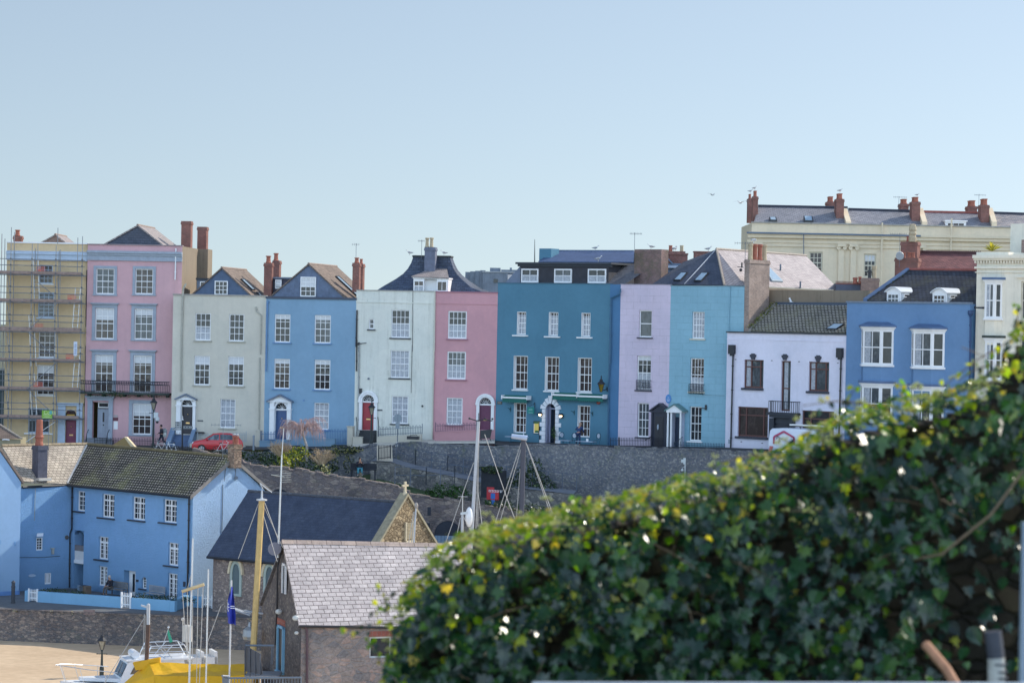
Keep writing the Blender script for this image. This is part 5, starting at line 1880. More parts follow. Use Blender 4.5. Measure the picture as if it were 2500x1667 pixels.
for x in (205, 868, 965, 1505):
	a = FB.atz('M', x, 700)[0]
	b = a + .56
	ztp = topz(FB, 'M', 1000, 545)
	m = MB()
	FB.box(m, a, b, 13, ztp, -.02, .18)
	for e in (a - .02, b + .02):
		m.tube(FB.p(e, ztp + .02, .1), FB.p(e, ztp + .02, .36), .19, n=12)
	FB.box(m, a - .15, b + .15, ztp + .15, ztp + .4, -.02, .45)
	m.build('pilaster', CRT, h.r)
for x, y0 in ((1222, 338), (1775, 305)):
	h.pipe([(x, y0), (x - 8, 640), (x - 10, 830)], .09, mat=CRT, zm='M', o=.45)
m = MB().tube(FB.w('M', 596, 620, .7), FB.w('M', 594, 425, .7), .05)
m.build('aerial_pole', GREYIRON, h.r)
h.finish(cop=plain('cream_coping', (.36, .34, .31)), coph=.12, copo=.15)
GR = FB.back(1)
RF = FB.back(5.5)
xs = [(182, 945, 218, 232), (950, 1545, 244, 262), (1545, 2085, 264, 276), (2085, 2600, 272, 290)]
for i, (x0, x1, y0, y1) in enumerate(xs):
	A_, B_ = GR.w('M', x0 + (0 if i else 10), 372), GR.w('M', x1, 385)
	A_.z = B_.z = zt_ - .3
	C_, D_ = RF.w('M', x1 - 0, y1), RF.w('M', x0 + (0 if i else 50), y0)
	m = MB().prism([A_, B_, C_, D_], UP * .1)
	m.prism([D_, C_, C_ - FB.n * 5 - UP * 4, D_ - FB.n * 5 - UP * 4], UP * .1)
	rf = m.build('roof', brickwork('terrace_slate_%d' % i, [(.27, .27, .30), (.30, .30, .33), (.30, .30, .33), (.38, .34, .33)][i], (.22, .225, .255), (.10, .10, .11), .42, .3, .02, .55, bump=.6, rough=.5, spec=.5), h.r)
	m = MB().tube(D_ + UP * .15, C_ + UP * .15, .15, n=6)
	m.build('ridge_tiles', [SL2, SL2, plain('red_ridge', (.33, .11, .09)), SL2][i], rf)
m = MB()
for x in (918, 1525, 2080):
	p0, p1 = GR.w('M', x + 15, 352), RF.w('M', x - 20, 240)
	m.prism([p0 - UP * .3, p1 - UP * .3, p1 + UP * .25, p0 + UP * .25], FB.t * .5)
m.build('party_wall', CRT, h.r)
def stack(x0, x1, y0, back, pot_y, depth, mt=BRICK):
	G_ = FB.back(back)
	a, b, c, d = G_.rect('M', x0, y0, x1, 340)
	r = G_.rect('M', x0 + 7, pot_y, x1 - 7, y0)
	w3 = (r[1] - r[0])
	chimney(h.r, G_, a, b, c, d, depth, mt, [], POT)
	ch = [o for o in bpy.data.objects if o.parent == h.r and o.name.startswith('chimney')][-1]
	n = 3
	for i in range(n):
		m = MB().lathe(G_.p((a + b) / 2, d - .02, -depth * (i + .5) / n), [(w3 * .42, 0), (w3 * .42, .1), (w3 * .36, .2), (w3 * .36, (r[3] - d) * .85), (w3 * .44, (r[3] - d) * .88), (w3 * .44, r[3] - d)], 8)
		m.build('chimney_pot', POT, ch)
for q in ((188, 230, 130, 3.5, 82, 1.2), (150, 184, 148, 8, 108, 1.2), (855, 916, 150, 3, 104, 1.6), (782, 842, 172, 7.5, 128, 1.6), (1458, 1524, 172, 3, 132, 1.6), (1366, 1432, 188, 7.5, 148, 1.6), (2008, 2075, 198, 3, 146, 1.6), (1905, 1978, 208, 7.5, 160, 1.6)):
	stack(*q)
aerial(h.r, FB.back(6).w('M', 1352, 250), 1.5, .05, 8, 1.3)
aerial(h.r, FB.back(6).w('M', 1990, 265), 1.9, .15, 8, 1.1)
def slope_frame(pts_zm, A, B, C, D):
	pass
n_ = V((0, -1, 1.2)).normalized()
for (x0, x1, y0, y1) in ((325, 382, 318, 345), (600, 672, 310, 350)):
	G_ = FB.back(1.6)
	a, b, c, d = G_.rect('M', x0, y0, x1, y1)
	m = MB().prism([G_.p(a, c), G_.p(b, c), G_.p(b, d, -.9), G_.p(a, d, -.9)], UP * .35)
	fr = m.build('skylight', DARK, h.r)
	MB().quad(G_.p(a + .1, c + .37), G_.p(b - .1, c + .37), G_.p(b - .1, d + .34, -.85), G_.p(a + .1, d + .34, -.85)).build('pane', glass('sky_glass', '#8fa6b8'), fr)
G_ = FB.back(2)
a, b, c, d = G_.rect('M', 1725, 330, 1890, 395)
m = MB()
G_.box(m, a, b, c, d, -3, 0)
G_.box(m, a - .1, b + .1, d, d + .12, -3, .2)
m.build('dormer', WHITE, h.r)
h.win_s(a + .15, b - .15, c, d - .1, 3, 1, hole=False, F=G_)
RH = Fac.px(2180, 190, 2420, 20, 640)
zz = lambda zm, x, y, b: RH.back(b).w(zm, x, y)
t = thing('house', 'house with weathered red tiled roof and crested ridge rising behind the cornflower house', 'house', RH.p(3, 14, -3))
A_, B_, C_, D_ = zz('M', 1425, 715, 0), zz('M', 2010, 722, 0), zz('M', 2010, 598, 3), zz('M', 1495, 590, 3)
m = MB().prism([A_, B_, C_, D_], UP * .08)
rf = m.build('roof', brickwork('red_roof_tile', (.30, .13, .125), (.20, .10, .10), (.08, .04, .04), .28, .2, .02, .7, bump=.9, rough=.7), t)
m = MB()
m.tube(D_ + UP * .06, C_ + UP * .06, .1, n=6)
n = 34
for i in range(n):
	q = D_.lerp(C_, (i + .5) / n)
	m.lathe(q + UP * .1, [(.07, 0), (.11, .12), (.02, .22)], 6)
m.build('ridge_cresting', plain('dark_cresting', (.10, .05, .05), .8, .2), rf)
m = MB()
m.quad(V((A_.x, A_.y, 12)), V((B_.x, B_.y, 12)), B_, A_)
m.quad(V((A_.x, A_.y, 12)), A_, D_, V((D_.x, D_.y, 12)))
m.build('wall', BRICK, t)
G_ = RH.back(-.3)
chimney(t, G_, *(lambda r: (r[0], r[1], r[2] - 3, r[3]))(G_.rect('M', 1322, 620, 1505, 720)), 1.2, BRICK, [G_.rect('M', x, 572, x + 32, 620) for x in (1366, 1408, 1440)], POT)
G2 = RH.back(1.5)
chimney(t, G2, *G2.rect('M', 1368, 490, 1500, 640), 1.2, BRICK, [G2.rect('M', 1398, 442, 1446, 492)], POT)
m = MB().lathe(G2.w('M', 1462, 492), [(.28, 0), (.3, .3), (.24, .5), (.3, .6), (.24, .8), (.3, .9), (.22, 1.3), (.1, 1.35)], 8)
m.build('chimney_pot', POTC, t)
aerial(t, G_.w('M', 1358, 690, .3), 2.5, 3.0, 8, 1.2)
m = MB().tube(G_.w('M', 1362, 600, .5), G_.w('M', 1362, 606, .7), .3, n=12)
m.build('satellite_dish', ALU, t)
t = thing('house', 'low dark slate roof with brown brick chimney wedged behind the white house', 'house', P(2060, 760, 199))
QF = Fac.px(2030, 200, 2160, 5, 720)
a, b, c, d = QF.rect('M', 850, 822, 1100, 960)
m = MB()
QF.box(m, a, b, c, d, -4, 0)
m.build('wall', plain('dark_slate_wall', (.10, .12, .17), .8, .2), t)  # dark blue grey wall below the cresting
m = MB()
for i in range(26):
	u0 = a + (b - a) * i / 26
	QF.box(m, u0, u0 + (b - a) / 52, d, d + .16, -.3, 0)
QF.box(m, a, b, d - .1, d, -.3, .05)
m.build('ridge_cresting', plain('crest_red', (.22, .10, .09), .8), t)
Q2 = QF.back(-1)
chimney(t, Q2, *Q2.rect('M', 1052, 780, 1195, 960), 1.2, BRICKD, [], POT)
for x0, x1, y0, mt in ((988, 1028, 775, POT), (1032, 1060, 768, POT), (1106, 1140, 715, DARK), (1140, 1180, 682, POTC)):
	r = Q2.rect('M', x0, y0, x1, 812 if x0 < 1100 else 782)
	m = MB().lathe(Q2.p((r[0] + r[1]) / 2, r[2] - .1, -.5), [((r[1] - r[0]) / 2, 0), ((r[1] - r[0]) / 2.4, .15), ((r[1] - r[0]) / 2.6, (r[3] - r[2]) * .8), ((r[1] - r[0]) / 2, (r[3] - r[2]) * .85), ((r[1] - r[0]) / 2.1, r[3] - r[2] + .1)], 8)
	m.build('chimney_pot', mt, t)
t = thing('concrete_building', 'grey concrete block with flat curved roofline behind the rose pink house', 'building', P(1200, 720, 235))
CONC = plain('grey_concrete', (.20, .235, .28), .85, .2, 1.2, streak=.4, scol='#3c4a52')
GF = Fac.px(1134, 236, 1290, 0, 690)
m = MB()
a, b, c, d = GF.rect('E', 1540, 520, 1800, 900)
for i in range(4):
	u0, u1 = a + (b - a) * i / 4, a + (b - a) * (i + 1) / 4
	o = [-1.6, -.8, -.3, 0][i]
	GF.box(m, u0, u1, c - 2, d - .05 * (3 - i), -8, o)
a, b, c, d = GF.rect('E', 1770, 548, 2090, 900)
GF.box(m, a, b, c - 2, d, -8, .5)
a, b, c, d = GF.rect('E', 2000, 512, 2330, 900)
GF.box(m, a, b + 2, c - 2, d, -9, -1.5)
GF.zbox(m, 'E', 1858, 482, 1995, 545, -6, -3)
GF.zbox(m, 'E', 2114, 474, 2142, 515, -6, -5)
m.build('wall', CONC, t)
m = MB()
GF.zbox(m, 'E', 1765, 540, 2190, 552, -1, .6)
m.build('coping', plain('pale_coping', (.4, .42, .43), .8), t)
m = MB()
GF.zbox(m, 'E', 2088, 580, 2165, 690, .51, .56) if False else m.prism([GF.w('E', 2088, 690, .0), GF.w('E', 2138, 690, .0), GF.w('E', 2168, 578, .0), GF.w('E', 2088, 578, .0)], GF.n * .7)
m.build('render_panel', plain('pale_panel', (.62, .58, .56), .85, .2, 3), t)  # panel paler than the concrete beside it
m = MB()
GF.zbox(m, 'E', 1908, 635, 1962, 682, .5, .53)
m.build('window', GLASS[0], t)
t = thing('house', 'red brick house tops with short stubby stacks behind the teal and lavender houses', 'house', P(1630, 640, 212))
BF = Fac.px(1600, 212, 1720, 0, 640)
m = MB()
a, b, c, d = BF.rect('J', 215, 235, 465, 330)
BF.box(m, a, b, c - 4, d, -1.2, 0)
BF.zbox(m, 'J', 208, 226, 472, 245, -1.3, .1)
BF.zbox(m, 'J', 242, 205, 440, 228, -1.2, 0)
m.build('chimney', BRICK, t)
for x in (268, 396):
	m = MB().lathe(BF.w('J', x, 206, -.5), [(.16, 0), (.14, .4), (.17, .45), (.15, .5)], 8)
	m.build('chimney_pot', POTC if x > 300 else POT, t)
m = MB()
BF.zbox(m, 'J', 545, 208, 790, 420, -1.5, -.3)
BF.zbox(m, 'J', 540, 204, 795, 216, -1.6, -.2)
m.build('chimney', BRICKD if False else BRICK, t)
m = MB()
m.prism([BF.w('J', 150, 345, 1), BF.w('J', 285, 345, 1), BF.w('J', 165, 215, 1)], BF.n * -5)
m.build('gable', BRICK, t)
m = MB()
m.prism([BF.w('J', 280, 345, 1.2), BF.w('J', 160, 215, 1.2), BF.w('J', 160, 195, 1.2), BF.w('J', 300, 345, 1.2)], BF.n * -5)
BF.zbox(m, 'J', 140, 370, 560, 620, -3, .5)
BF.zbox(m, 'J', 145, 345, 460, 372, -4, 1)
m.build('roof', LEAD, t)
m = MB()
BF.zbox(m, 'J', 145, 372, 405, 398, .8, 1.05)
m.build('fascia', plain('pale_fascia', (.45, .5, .58), .6), t)
t = thing('house', 'dark house end beyond the scaffolding at the left edge', 'house', P(-10, 1000, 212))
m = MB()
LFc = Fac.px(-120, 214, 9, 0, 960)
LFc.box(m, 0, LFc.L, 8, LFc.atz('B', 20, 490)[1], -8, 0)
m.build('wall', plain('dark_end_wall', (.055, .08, .09), .9, .3, 1.5), t)  # dark blotchy wall
# ================================================================== GULLS
GULLW = plain('gull_white', (.62, .62, .62), .7, .08, 8)
GULLG = plain('gull_grey', (.26, .28, .31), .7, .1, 8)
def gull(pos, yaw, label, pose='stand', s=1.0):
	t = thing('seagull', label, 'bird', pos, 'gulls on and above the rooftops')
	R3 = Matrix.Rotation(yaw, 3, 'Z')
	Pn = lambda x, y, z: V(pos) + R3 @ V((x, y, z)) * s
	m = MB()
	prof = [(-.30, .005, .20), (-.2, .05, .205), (-.08, .085, .21), (.06, .085, .23), (.14, .06, .27), (.18, .045, .33), (.2, .05, .39), (.24, .045, .40), (.27, .015, .395), (.33, .004, .38)]
	if pose == 'fly':
		prof = [(-.30, .005, 0), (-.2, .04, 0), (-.08, .07, 0), (.06, .075, 0), (.16, .055, .01), (.22, .05, .02), (.27, .04, .02), (.29, .015, .015), (.35, .004, .01)]
	k, n = len(m.v), 8
	for (x, r, z) in prof:
		for i in range(n):
			a = 2 * math.pi * i / n
			m.v.append(Pn(x, r * math.cos(a), z + r * math.sin(a)))
	for j in range(len(prof) - 1):
		for i in range(n):
			q = (i + 1) % n
			m.f.append((k + j * n + i, k + j * n + q, k + (j + 1) * n + q, k + (j + 1) * n + i))
	if pose == 'stand':
		for y in (-.035, .035):
			m.tube(Pn(0, y, .16), Pn(0.01, y, 0), .008, n=4)
			m.tube(Pn(0.01, y, .005), Pn(.06, y, .005), .012, .004, n=4)
	b = m.build('body', GULLW, t, smooth=True)
	m = MB()
	if pose == 'stand':
		for sg in (-1, 1):
			m.poly([Pn(.1, sg * .085, .26), Pn(.0, sg * .10, .29), Pn(-.2, sg * .07, .25), Pn(-.40, sg * .01, .21), Pn(-.15, sg * .09, .19), Pn(.05, sg * .095, .2)])
	else:
		for sg in (-1, 1):
			m.poly([Pn(.12, sg * .05, .03), Pn(.2, sg * .35, .16), Pn(.08, sg * .75, .10), Pn(.0, sg * .7, .09), Pn(.05, sg * .35, .13), Pn(-.08, sg * .05, .03)])
	m.build('wings', GULLG, t)
	return t
gull(F5.back(1.5).w('E', 835, 330) , 2.9, 'gull on the left end of the swept slate ridge', s=1.0)
gull(F5.back(1.5).w('E', 1275, 332), 2.8, 'gull on the right end of the swept slate ridge', s=1.0)
gull(F7.back(8).w('H', 1245, 219) + UP * .1, .2, 'gull standing alone on the blue slate ridge of the teal house')
gull(F7.back(2.8).w('H', 1908, 190), 2.8, 'gull with long tail on the sooty brick stack beside the teal house')
gull(BF.back(.5).w('J', 300, 203), .1, 'left gull of the pair on the stubby brick stack')
gull(BF.back(.7).w('J', 325, 203), 1.0, 'right gull of the pair on the stubby brick stack')
gull(pk + UP * .15 - F9.t * .7 - UP * .25, .3, 'gull beside the peak of the pale slate hipped roof')
gull(FB.back(3.8).w('M', 203, 80), .6, 'gull on the tallest left chimney of the distant stucco terrace')
gull(FB.back(8.5).w('M', 170, 104), .4, 'gull on the lower left chimney of the distant stucco terrace')
gull(FB.back(3.6).w('M', 884, 100), .3, 'gull on the second chimney pair of the distant stucco terrace')
gull(FB.back(3.6).w('M', 1500, 131), .2, 'gull on the third chimney pair of the distant stucco terrace', s=.8)
q = P(*px('M', 90, 180), 225)
gull(q, .9, 'gull gliding in the sky left of the tall chimneys', 'fly', 1.15)
gull(P(1740, 476, 260), 2.2, 'distant pale gull flying in the open sky', 'fly', 1.0)
gull(F7.back(4.8).w('H', 1275, 345) + UP * .05, 0.2, 'pale gull sitting on the flat dormer roof of the teal house', s=1.1)
# ================================================================== GROUND, WALLS, RAMP
ASPH = plain('asphalt', (.055, .057, .06), .9, .25, 1.2, bump=.2)
PAVE = plain('sunlit_toned_paving', (.58, .55, .48), .85, .15, 2)  # pale tone puts a sunlit strip into the pavement colour
SANDM = None
def sandmat():
	t = NT('beach_sand')
	v = t.coord('Object')
	n1 = t.noise(v, .12, 5, .6)
	n2 = t.noise(v, 1.5, 6, .7)
	n3 = t.noise(t.coord('Object', (.5, 1.6, 1)), 1.8, 6, .75)
	out = t.ramp(n1, [(.3, (.50, .37, .245, 1)), (.7, (.64, .49, .335, 1))])
	out = t.mix(.5, out, t.mix(1.0, out, t.ramp(n2, [(.3, (.75, .74, .72, 1)), (.7, (1.2, 1.2, 1.2, 1))]), 'MULTIPLY'))
	out = t.mix(t.ramp(n3, [(.66, BLK), (.72, (.8, .8, .8, 1))]), out, (.16, .12, .085, 1))
	rip = t.n('TexWave', bands_direction='Y', i_Scale=.9, i_Distortion=6.0, i_Detail=2)
	t.l(v, rip.inputs['Vector'])
	hh = t.mix(.5, rip.outputs['Color'], n2)
	t.bump(hh, .35, .06)
	return t.fin(out, .9, .15)
g = MB().quad((-3000, -400, -.6), (3000, -400, -.6), (3000, 5000, -.6), (-3000, 5000, -.6)).build('ground', plain('far_ground', (.12, .13, .09), .9, .3, .05), None, V((0, 0, -.6)))
struct(g)
m = MB()
m.quad((-160, 60, 0), (140, 60, 0), (140, 172, 0), (-160, 172, 0))
struct(m.build('beach', sandmat(), None, V((0, 0, 0))))
QL0, QL1 = V((-64, 161.8, 0)), P(640, 1510, 154.6)
QL1.z = 0
QF0 = Fac(QL0, QL1)
QZ = 1.9
QSTONE = rubble('quay_rubble', (.20, .165, .15), (.14, .135, .14), (.30, .245, .21), (.10, .10, .115), 8.0, .55, (.13, .145, .10), .4, edge=.06)
m = MB()
QF0.box(m, 0, QF0.L + 6, -.5, QZ, -.6, 0)
zz = QZ - .15
QF0.box(m, 0, QF0.L + 6, QZ, QZ + .06, -.5, .06)
tag(m.build('quay_wall', QSTONE), 'long low rubble quay wall along the sand below the bright blue cottage', 'wall')
m = MB()
QF0.box(m, QF0.atz('O', 890, 670)[0], QF0.atz('O', 1010, 670)[0], QF0.atz('O', 950, 695)[1], QF0.atz('O', 950, 643)[1], 0, .04)
tag(m.build('wall_tablet', plain('pink_tablet', (.22, .16, .15), .8, .25, 5)), 'small pinkish stone tablet set in the quay wall', 'plaque')
m = MB()
m.quad(QF0.p(0, QZ - .01, -.5), QF0.p(QF0.L + 20, QZ - .01, -.5), V((20, 183, QZ - .01)), V((-75, 183, QZ - .01)))
struct(m.build('quay', plain('quay_asphalt', (.13, .135, .14), .85, .2, 1.0, bump=.2)))
fx = [F1, F2, F3, F4, F5, F6, F7, F8, F9, F10, F11, F12]
pts = [V((F1.A.x - 30, F1.A.y, 0))] + [f.A for f in fx] + [F12.B]
m = MB()
for a, b in zip(pts, pts[1:]):
	za, zb_ = zst(a.x), zst(b.x)
	m.quad(V((a.x, a.y + .5, za)), V((b.x, b.y + .5, zb_)), V((b.x, b.y - 6.0, zb_)), V((a.x, a.y - 6.4, za)))
struct(m.build('road', ASPH))
m = MB()
for a, b in zip(pts[5:8], pts[6:8]):
	za, zb_ = zst(a.x), zst(b.x)
	m.prism([V((a.x, a.y - .05, za)), V((b.x, b.y - .05, zb_)), V((b.x, b.y - 4.0, zb_)), V((a.x, a.y - 4.0, za))], UP * .12)
struct(m.build('pavement', PAVE))
WST = rubble('retaining_rubble', (.215, .225, .24), (.155, .175, .22), (.32, .32, .32), (.14, .155, .19), 9.0, .7, (.12, .15, .07), .6)
WST2 = rubble('brown_rubble', (.22, .18, .165), (.17, .15, .155), (.31, .26, .225), (.135, .125, .13), 4.2, .55, (.12, .13, .075), .35)
WST3 = rubble('pale_rubble', (.24, .23, .215), (.16, .165, .17), (.36, .34, .31), (.11, .115, .125), 4.0, .7, (.10, .125, .06), .45)
def walltop(name, label, pts, zbot, thick, mat, cat='wall', cope=True):
	"""free-standing masonry wall under a polyline of top points, with a rough coping"""
	m = MB()
	for a, b in zip(pts, pts[1:]):
		n = max(1, int((b - a).length / .45))
		for i in range(n):
			p, q = a.lerp(b, i / n), a.lerp(b, (i + 1) / n)
			dz = rnd.uniform(-.06, .06) if cope else 0
			d = V((0, thick, 0))
			m.box(V((p.x, p.y, zbot)), V((q.x - p.x, q.y - p.y, 0)), d, UP * (p.z - zbot + dz))
			if cope:
				m.box(V((p.x, p.y - .06, p.z + dz)), V((q.x - p.x, q.y - p.y, q.z - p.z)) * .96, V((0, thick + .12, 0)), UP * rnd.uniform(.06, .15))
	return tag(m.build(name, mat), label, cat)
W1 = [P(957, 1090, 193.5), P(972, 1082, 193.3), P(1000, 1081, 193), P(1090, 1087, 191.8), P(1214, 1092, 190), P(1330, 1088, 188.2), P(1500, 1094, 185.5), P(1700, 1099, 181.5), P(1900, 1112, 176.5), P(2150, 1128, 170)]
walltop('retaining_wall', 'high dark rubble retaining wall below the teal and lavender houses', W1, 3, .6, WST)
W0 = [P(545, 1101, 191.2), P(640, 1106, 191.4), P(720, 1108, 191.6), P(800, 1102, 192), P(868, 1096, 192.3), P(900, 1088, 192.5), P(921, 1088, 192.6)]
walltop('boundary_wall', 'ivy topped stone wall between the street and the planted slope', W0, 4, .5, WST)
W2 = [P(470, 1098, 178), P(576, 1122, 178), P(610, 1139, 178), P(737, 1150, 178.4), P(806, 1163, 178.6), P(908, 1176, 178.8), P(972, 1190, 179), P(1000, 1208, 179), P(1134, 1228, 178), P(1254, 1246, 176), P(1356, 1262, 174), P(1600, 1290, 170)]
walltop('harbour_wall', 'tall brown stone harbour wall with arched openings behind the chapel', W2, 1.5, .8, WST2)
hb = [o for o in bpy.data.objects if o.name == 'harbour_wall'][0]
for (xc, yb, yt, w, doorc, lb) in ((682, 1215, 1194, 52, None, ''), (1092, 1334, 1272, 64, (.16, .24, .33), 'd')):
	c = P(xc, yb, 177.6)
	hw = w / 2 / (FPX / 177.6)
	top = P(xc, yt, 177.6).z
	zsp = top - hw
	m = MB()
	pts_ = [V((c.x + hw * math.cos(math.pi * i / 14), 0, zsp + hw * math.sin(math.pi * i / 14))) for i in range(15)]
	yw = 177.7 + (0 if xc < 900 else .2)
	poly = [V((c.x + hw, yw, 1.6)), V((c.x + hw, yw, zsp))] + [V((p.x, yw, p.z)) for p in pts_[1:-1]] + [V((c.x - hw, yw, zsp)), V((c.x - hw, yw, 1.6))]
	m.prism(poly, V((0, .25, 0)))
	ar = m.build('archway', plain('arch_shadow', (.03, .036, .05), .9, .2, 1), hb)  # solid dark panel painted as the shade inside the arch
	m = MB()
	for i in range(14):
		a, b = pts_[i], pts_[i + 1]
		e = lambda p, k: V((c.x + (p.x - c.x) * k, yw - .04, zsp + (p.z - zsp) * k))
		m.prism([e(a, 1.02), e(b, 1.02), e(b, 1.22), e(a, 1.22)], V((0, .2, 0)))
	m.build('arch_ring', WST2, hb)
	if doorc:
		zd = P(xc, 1308, 177.6).z
		m = MB()
		for i in range(8):
			x0 = c.x - hw + 2 * hw * i / 8
			m.box(V((x0 + .01, yw - .06, 1.6)), V((2 * hw / 8 - .02, 0, 0)), V((0, .05, 0)), UP * (zd - 1.6))
		m.build('arch_door', plain('blue_grey_door', doorc, .7, .25, 3), hb)
for (x, y) in ((1048, 1247), (1046, 1286)):
	c = P(x, y, 178.0)
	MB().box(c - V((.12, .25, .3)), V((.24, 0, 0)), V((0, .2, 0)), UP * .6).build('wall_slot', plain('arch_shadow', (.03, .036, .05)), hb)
GRASS = plain('rough_grass', (.06, .10, .04), .95, .5, 2.5, bump=.6, bs=14)
m = MB()
us = [0, .35, .7, 1]
topl = [V((-28, 192, 6.9)), V((-17, 192.3, 6.8)), V((-9.8, 193, 8.8)), V((-8, 193, 8.6)), V((0, 191, 7.2)), V((8, 186, 6.4)), V((20, 178, 6.2))]
botl = [V((-28, 178.6, 9.0)), V((-17, 178.8, 8.0)), V((-9.8, 179.4, 7.7)), V((-8, 179.6, 7.4)), V((0, 179, 6.3)), V((8, 176.5, 5.3)), V((20, 172, 5.0))]
for i in range(len(topl) - 1):
	for j in range(3):
		f = lambda k, u: botl[k].lerp(topl[k], u)
		m.quad(f(i, us[j]), f(i + 1, us[j]), f(i + 1, us[j + 1]), f(i, us[j + 1]))
struct(m.build('bank', GRASS))
RP = [P(905, 1124, 189), P(952, 1127, 188.6), P(1000, 1142, 187.6), P(1080, 1157, 186), P(1157, 1174, 184.6), P(1260, 1190, 182.5), P(1400, 1206, 179.5)]
m = MB()
for a, b in zip(RP, RP[1:]):
	m.quad(a, b, b + V((.3, 3.4, .05)), a + V((.3, 3.4, .05)))
struct(m.build('path', plain('path_concrete', (.19, .21, .24), .85, .2, 1.5)))
walltop('ramp_wall', 'pale rubble wall holding up the sloping path', [p + V((0, .05, -.06)) for p in RP], 4, .4, WST3, cope=False)
m = MB()
m.quad(P(920, 1126, 189.2), P(959, 1126, 189.2), P(957, 1088, 189.9), P(920, 1088, 189.9))
struct(m.build('gate_lit_slab', plain('sunlight_toned_slab', (.50, .45, .36), .9, .15, 2)))  # pale slab added in the gap, its colour stands for sunlight
def path_rail(label, pts, hgt, mat, step=1.25):
	m = MB()
	for a, b in zip(pts, pts[1:]):
		n = max(1, round((b - a).length / step))
		for i in range(n + 1):
			p = a.lerp(b, i / n)
			m.tube(p - UP * .1, p + UP * hgt, .03, n=5)
		for z in (hgt, hgt * .5):
			m.tube(a + UP * z, b + UP * z, .022, n=4)
	return tag(m.build('path_railing', mat), label, 'railing', None)
RAILM = plain('blue_grey_rail', (.10, .13, .18), .6, .1)
path_rail('upper railing along the sloping path under the dark retaining wall', [p + V((.3, 3.3, .05)) for p in RP[1:]], 1.15, RAILM)
path_rail('lower railing on the garden edge below the sloping path', [P(964, 1180, 182.5), P(1040, 1181, 182.2), P(1110, 1176, 182), P(1157, 1180, 181.8)], 1.2, RAILM)
g0, g1 = P(924, 1123, 188.6), P(953, 1119, 188.8)
m = MB()
n = 8
for i in range(n + 1):
	p = g0.lerp(g1, i / n)
	m.tube(p, p + UP * (1.12 - .1 * i / n), .02 if 0 < i < n else .045, n=5)
for z in (.12, .9):
	m.tube(g0 + UP * z, g1 + UP * z, .022, n=4)
tag(m.build('iron_gate', IRON), 'small dark iron gate in the gap between the two stone walls', 'gate')
IVYD = leafmat('dark_ivy_leaves', [(0, '#16261a'), (.5, '#22381f'), (.9, '#3a5230'), (1, '#6f7a4a')], .4, .2)
BUSHG = leafmat('green_bush_leaves', [(0, '#1e3a1a'), (.5, '#2f5228'), (1, '#4a6e34')], .6, .25)
BUSHY = leafmat('yellow_green_leaves', [(0, '#4a5c20'), (.5, '#85922f'), (.85, '#b8b03f'), (1, '#d2bd55')], .5, .3)
TWIGB = plain('dry_twig', (.48, .35, .22), .9, .25, 5)
TWIGP = plain('pink_twig', (.46, .32, .30), .9, .25, 5)
BARK = plain('pale_bark', (.34, .31, .28), .9, .25, 6)
BARKD = plain('dark_bark', (.09, .075, .06), .9, .25, 6)
def leaves(m, c, rad, n, size, flat=.5):
	for _ in range(n):
		d = V((rnd.gauss(0, 1), rnd.gauss(0, 1), rnd.gauss(0, 1))).normalized()
		r = rnd.uniform(.45, 1) ** .5 * (1 + .18 * math.sin(d.x * 7 + d.z * 5 + c[0]))
		q = V(c) + V((d.x * rad[0], d.y * rad[1], d.z * rad[2])) * r
		u = V((rnd.uniform(-1, 1), rnd.uniform(-1, 1), rnd.uniform(-1, 1))).normalized()
		s = size * rnd.uniform(.6, 1.3)
		w = u.cross(d + V((.1, .2, .3))).normalized() * s * .6
		m.poly([q - u * s, q + w, q + u * s, q - w])
def bush(name, label, cat, clumps, mat, size, dens, stem=True):
	m = MB()
	for (c, r) in clumps:
		leaves(m, c, r, int(dens * (r[0] * r[2] + r[0] * r[1])), size)
	lo = min(c.z - r[2] for c, r in clumps)
	cx = sum((c for c, r in clumps), V((0, 0, 0))) / len(clumps)
	t = thing(name, label, cat, V((cx.x, cx.y, lo)))
	m.build('crown', mat, t)
	if stem:
		m = MB()
		for c, r in clumps:
			b = V((cx.x, cx.y, lo - .6))
			m.path([b, b.lerp(c, .5) + V((.1, 0, .1)), c], .06, 5, .02)
		m.build('stem', BARKD, t)
	return t
def cl(x, y, Y, rx, ry, rz):
	s = Y / FPX
	return (P(x, y, Y), (rx * s, ry * s, rz * s))
bush('round_bush', 'yellow green rounded bush between the two dry twiggy shrubs', 'bush', [cl(712, 1120, 187, 30, 30, 26), cl(735, 1108, 187.5, 24, 24, 22), cl(690, 1130, 186, 22, 20, 18)], BUSHY, .10, 210)
bush('low_bush', 'dark green spreading bush below the yellow green bush', 'bush', [cl(660, 1130, 186, 36, 26, 20), cl(760, 1138, 185.6, 40, 24, 14), cl(800, 1145, 184.8, 30, 20, 10)], IVYD, .10, 190)
bush('green_bush', 'wide mid green bush on the grass right of the chapel cross', 'bush', [cl(1085, 1198, 183, 42, 30, 20), cl(1118, 1202, 182.8, 32, 26, 16), cl(1060, 1206, 182.6, 26, 22, 12)], BUSHG, .09, 240)
bush('ivy_hedge', 'large dark ivy mound against the retaining wall behind the dark mast', 'hedge', [cl(1290, 1175, 184.5, 52, 30, 34), cl(1255, 1195, 183.5, 40, 30, 26), cl(1330, 1190, 183.5, 36, 28, 28), cl(1300, 1145, 185.5, 30, 20, 30)], IVYD, .10, 190)
bush('low_hedge', 'low dark hedge trailing over the harbour wall behind the masts', 'hedge', [cl(1290, 1242, 175.5, 50, 20, 12), cl(1350, 1252, 174, 46, 20, 14), cl(1225, 1232, 176.5, 30, 16, 9), cl(1420, 1262, 172.5, 50, 20, 16)], IVYD, .09, 200, stem=False)
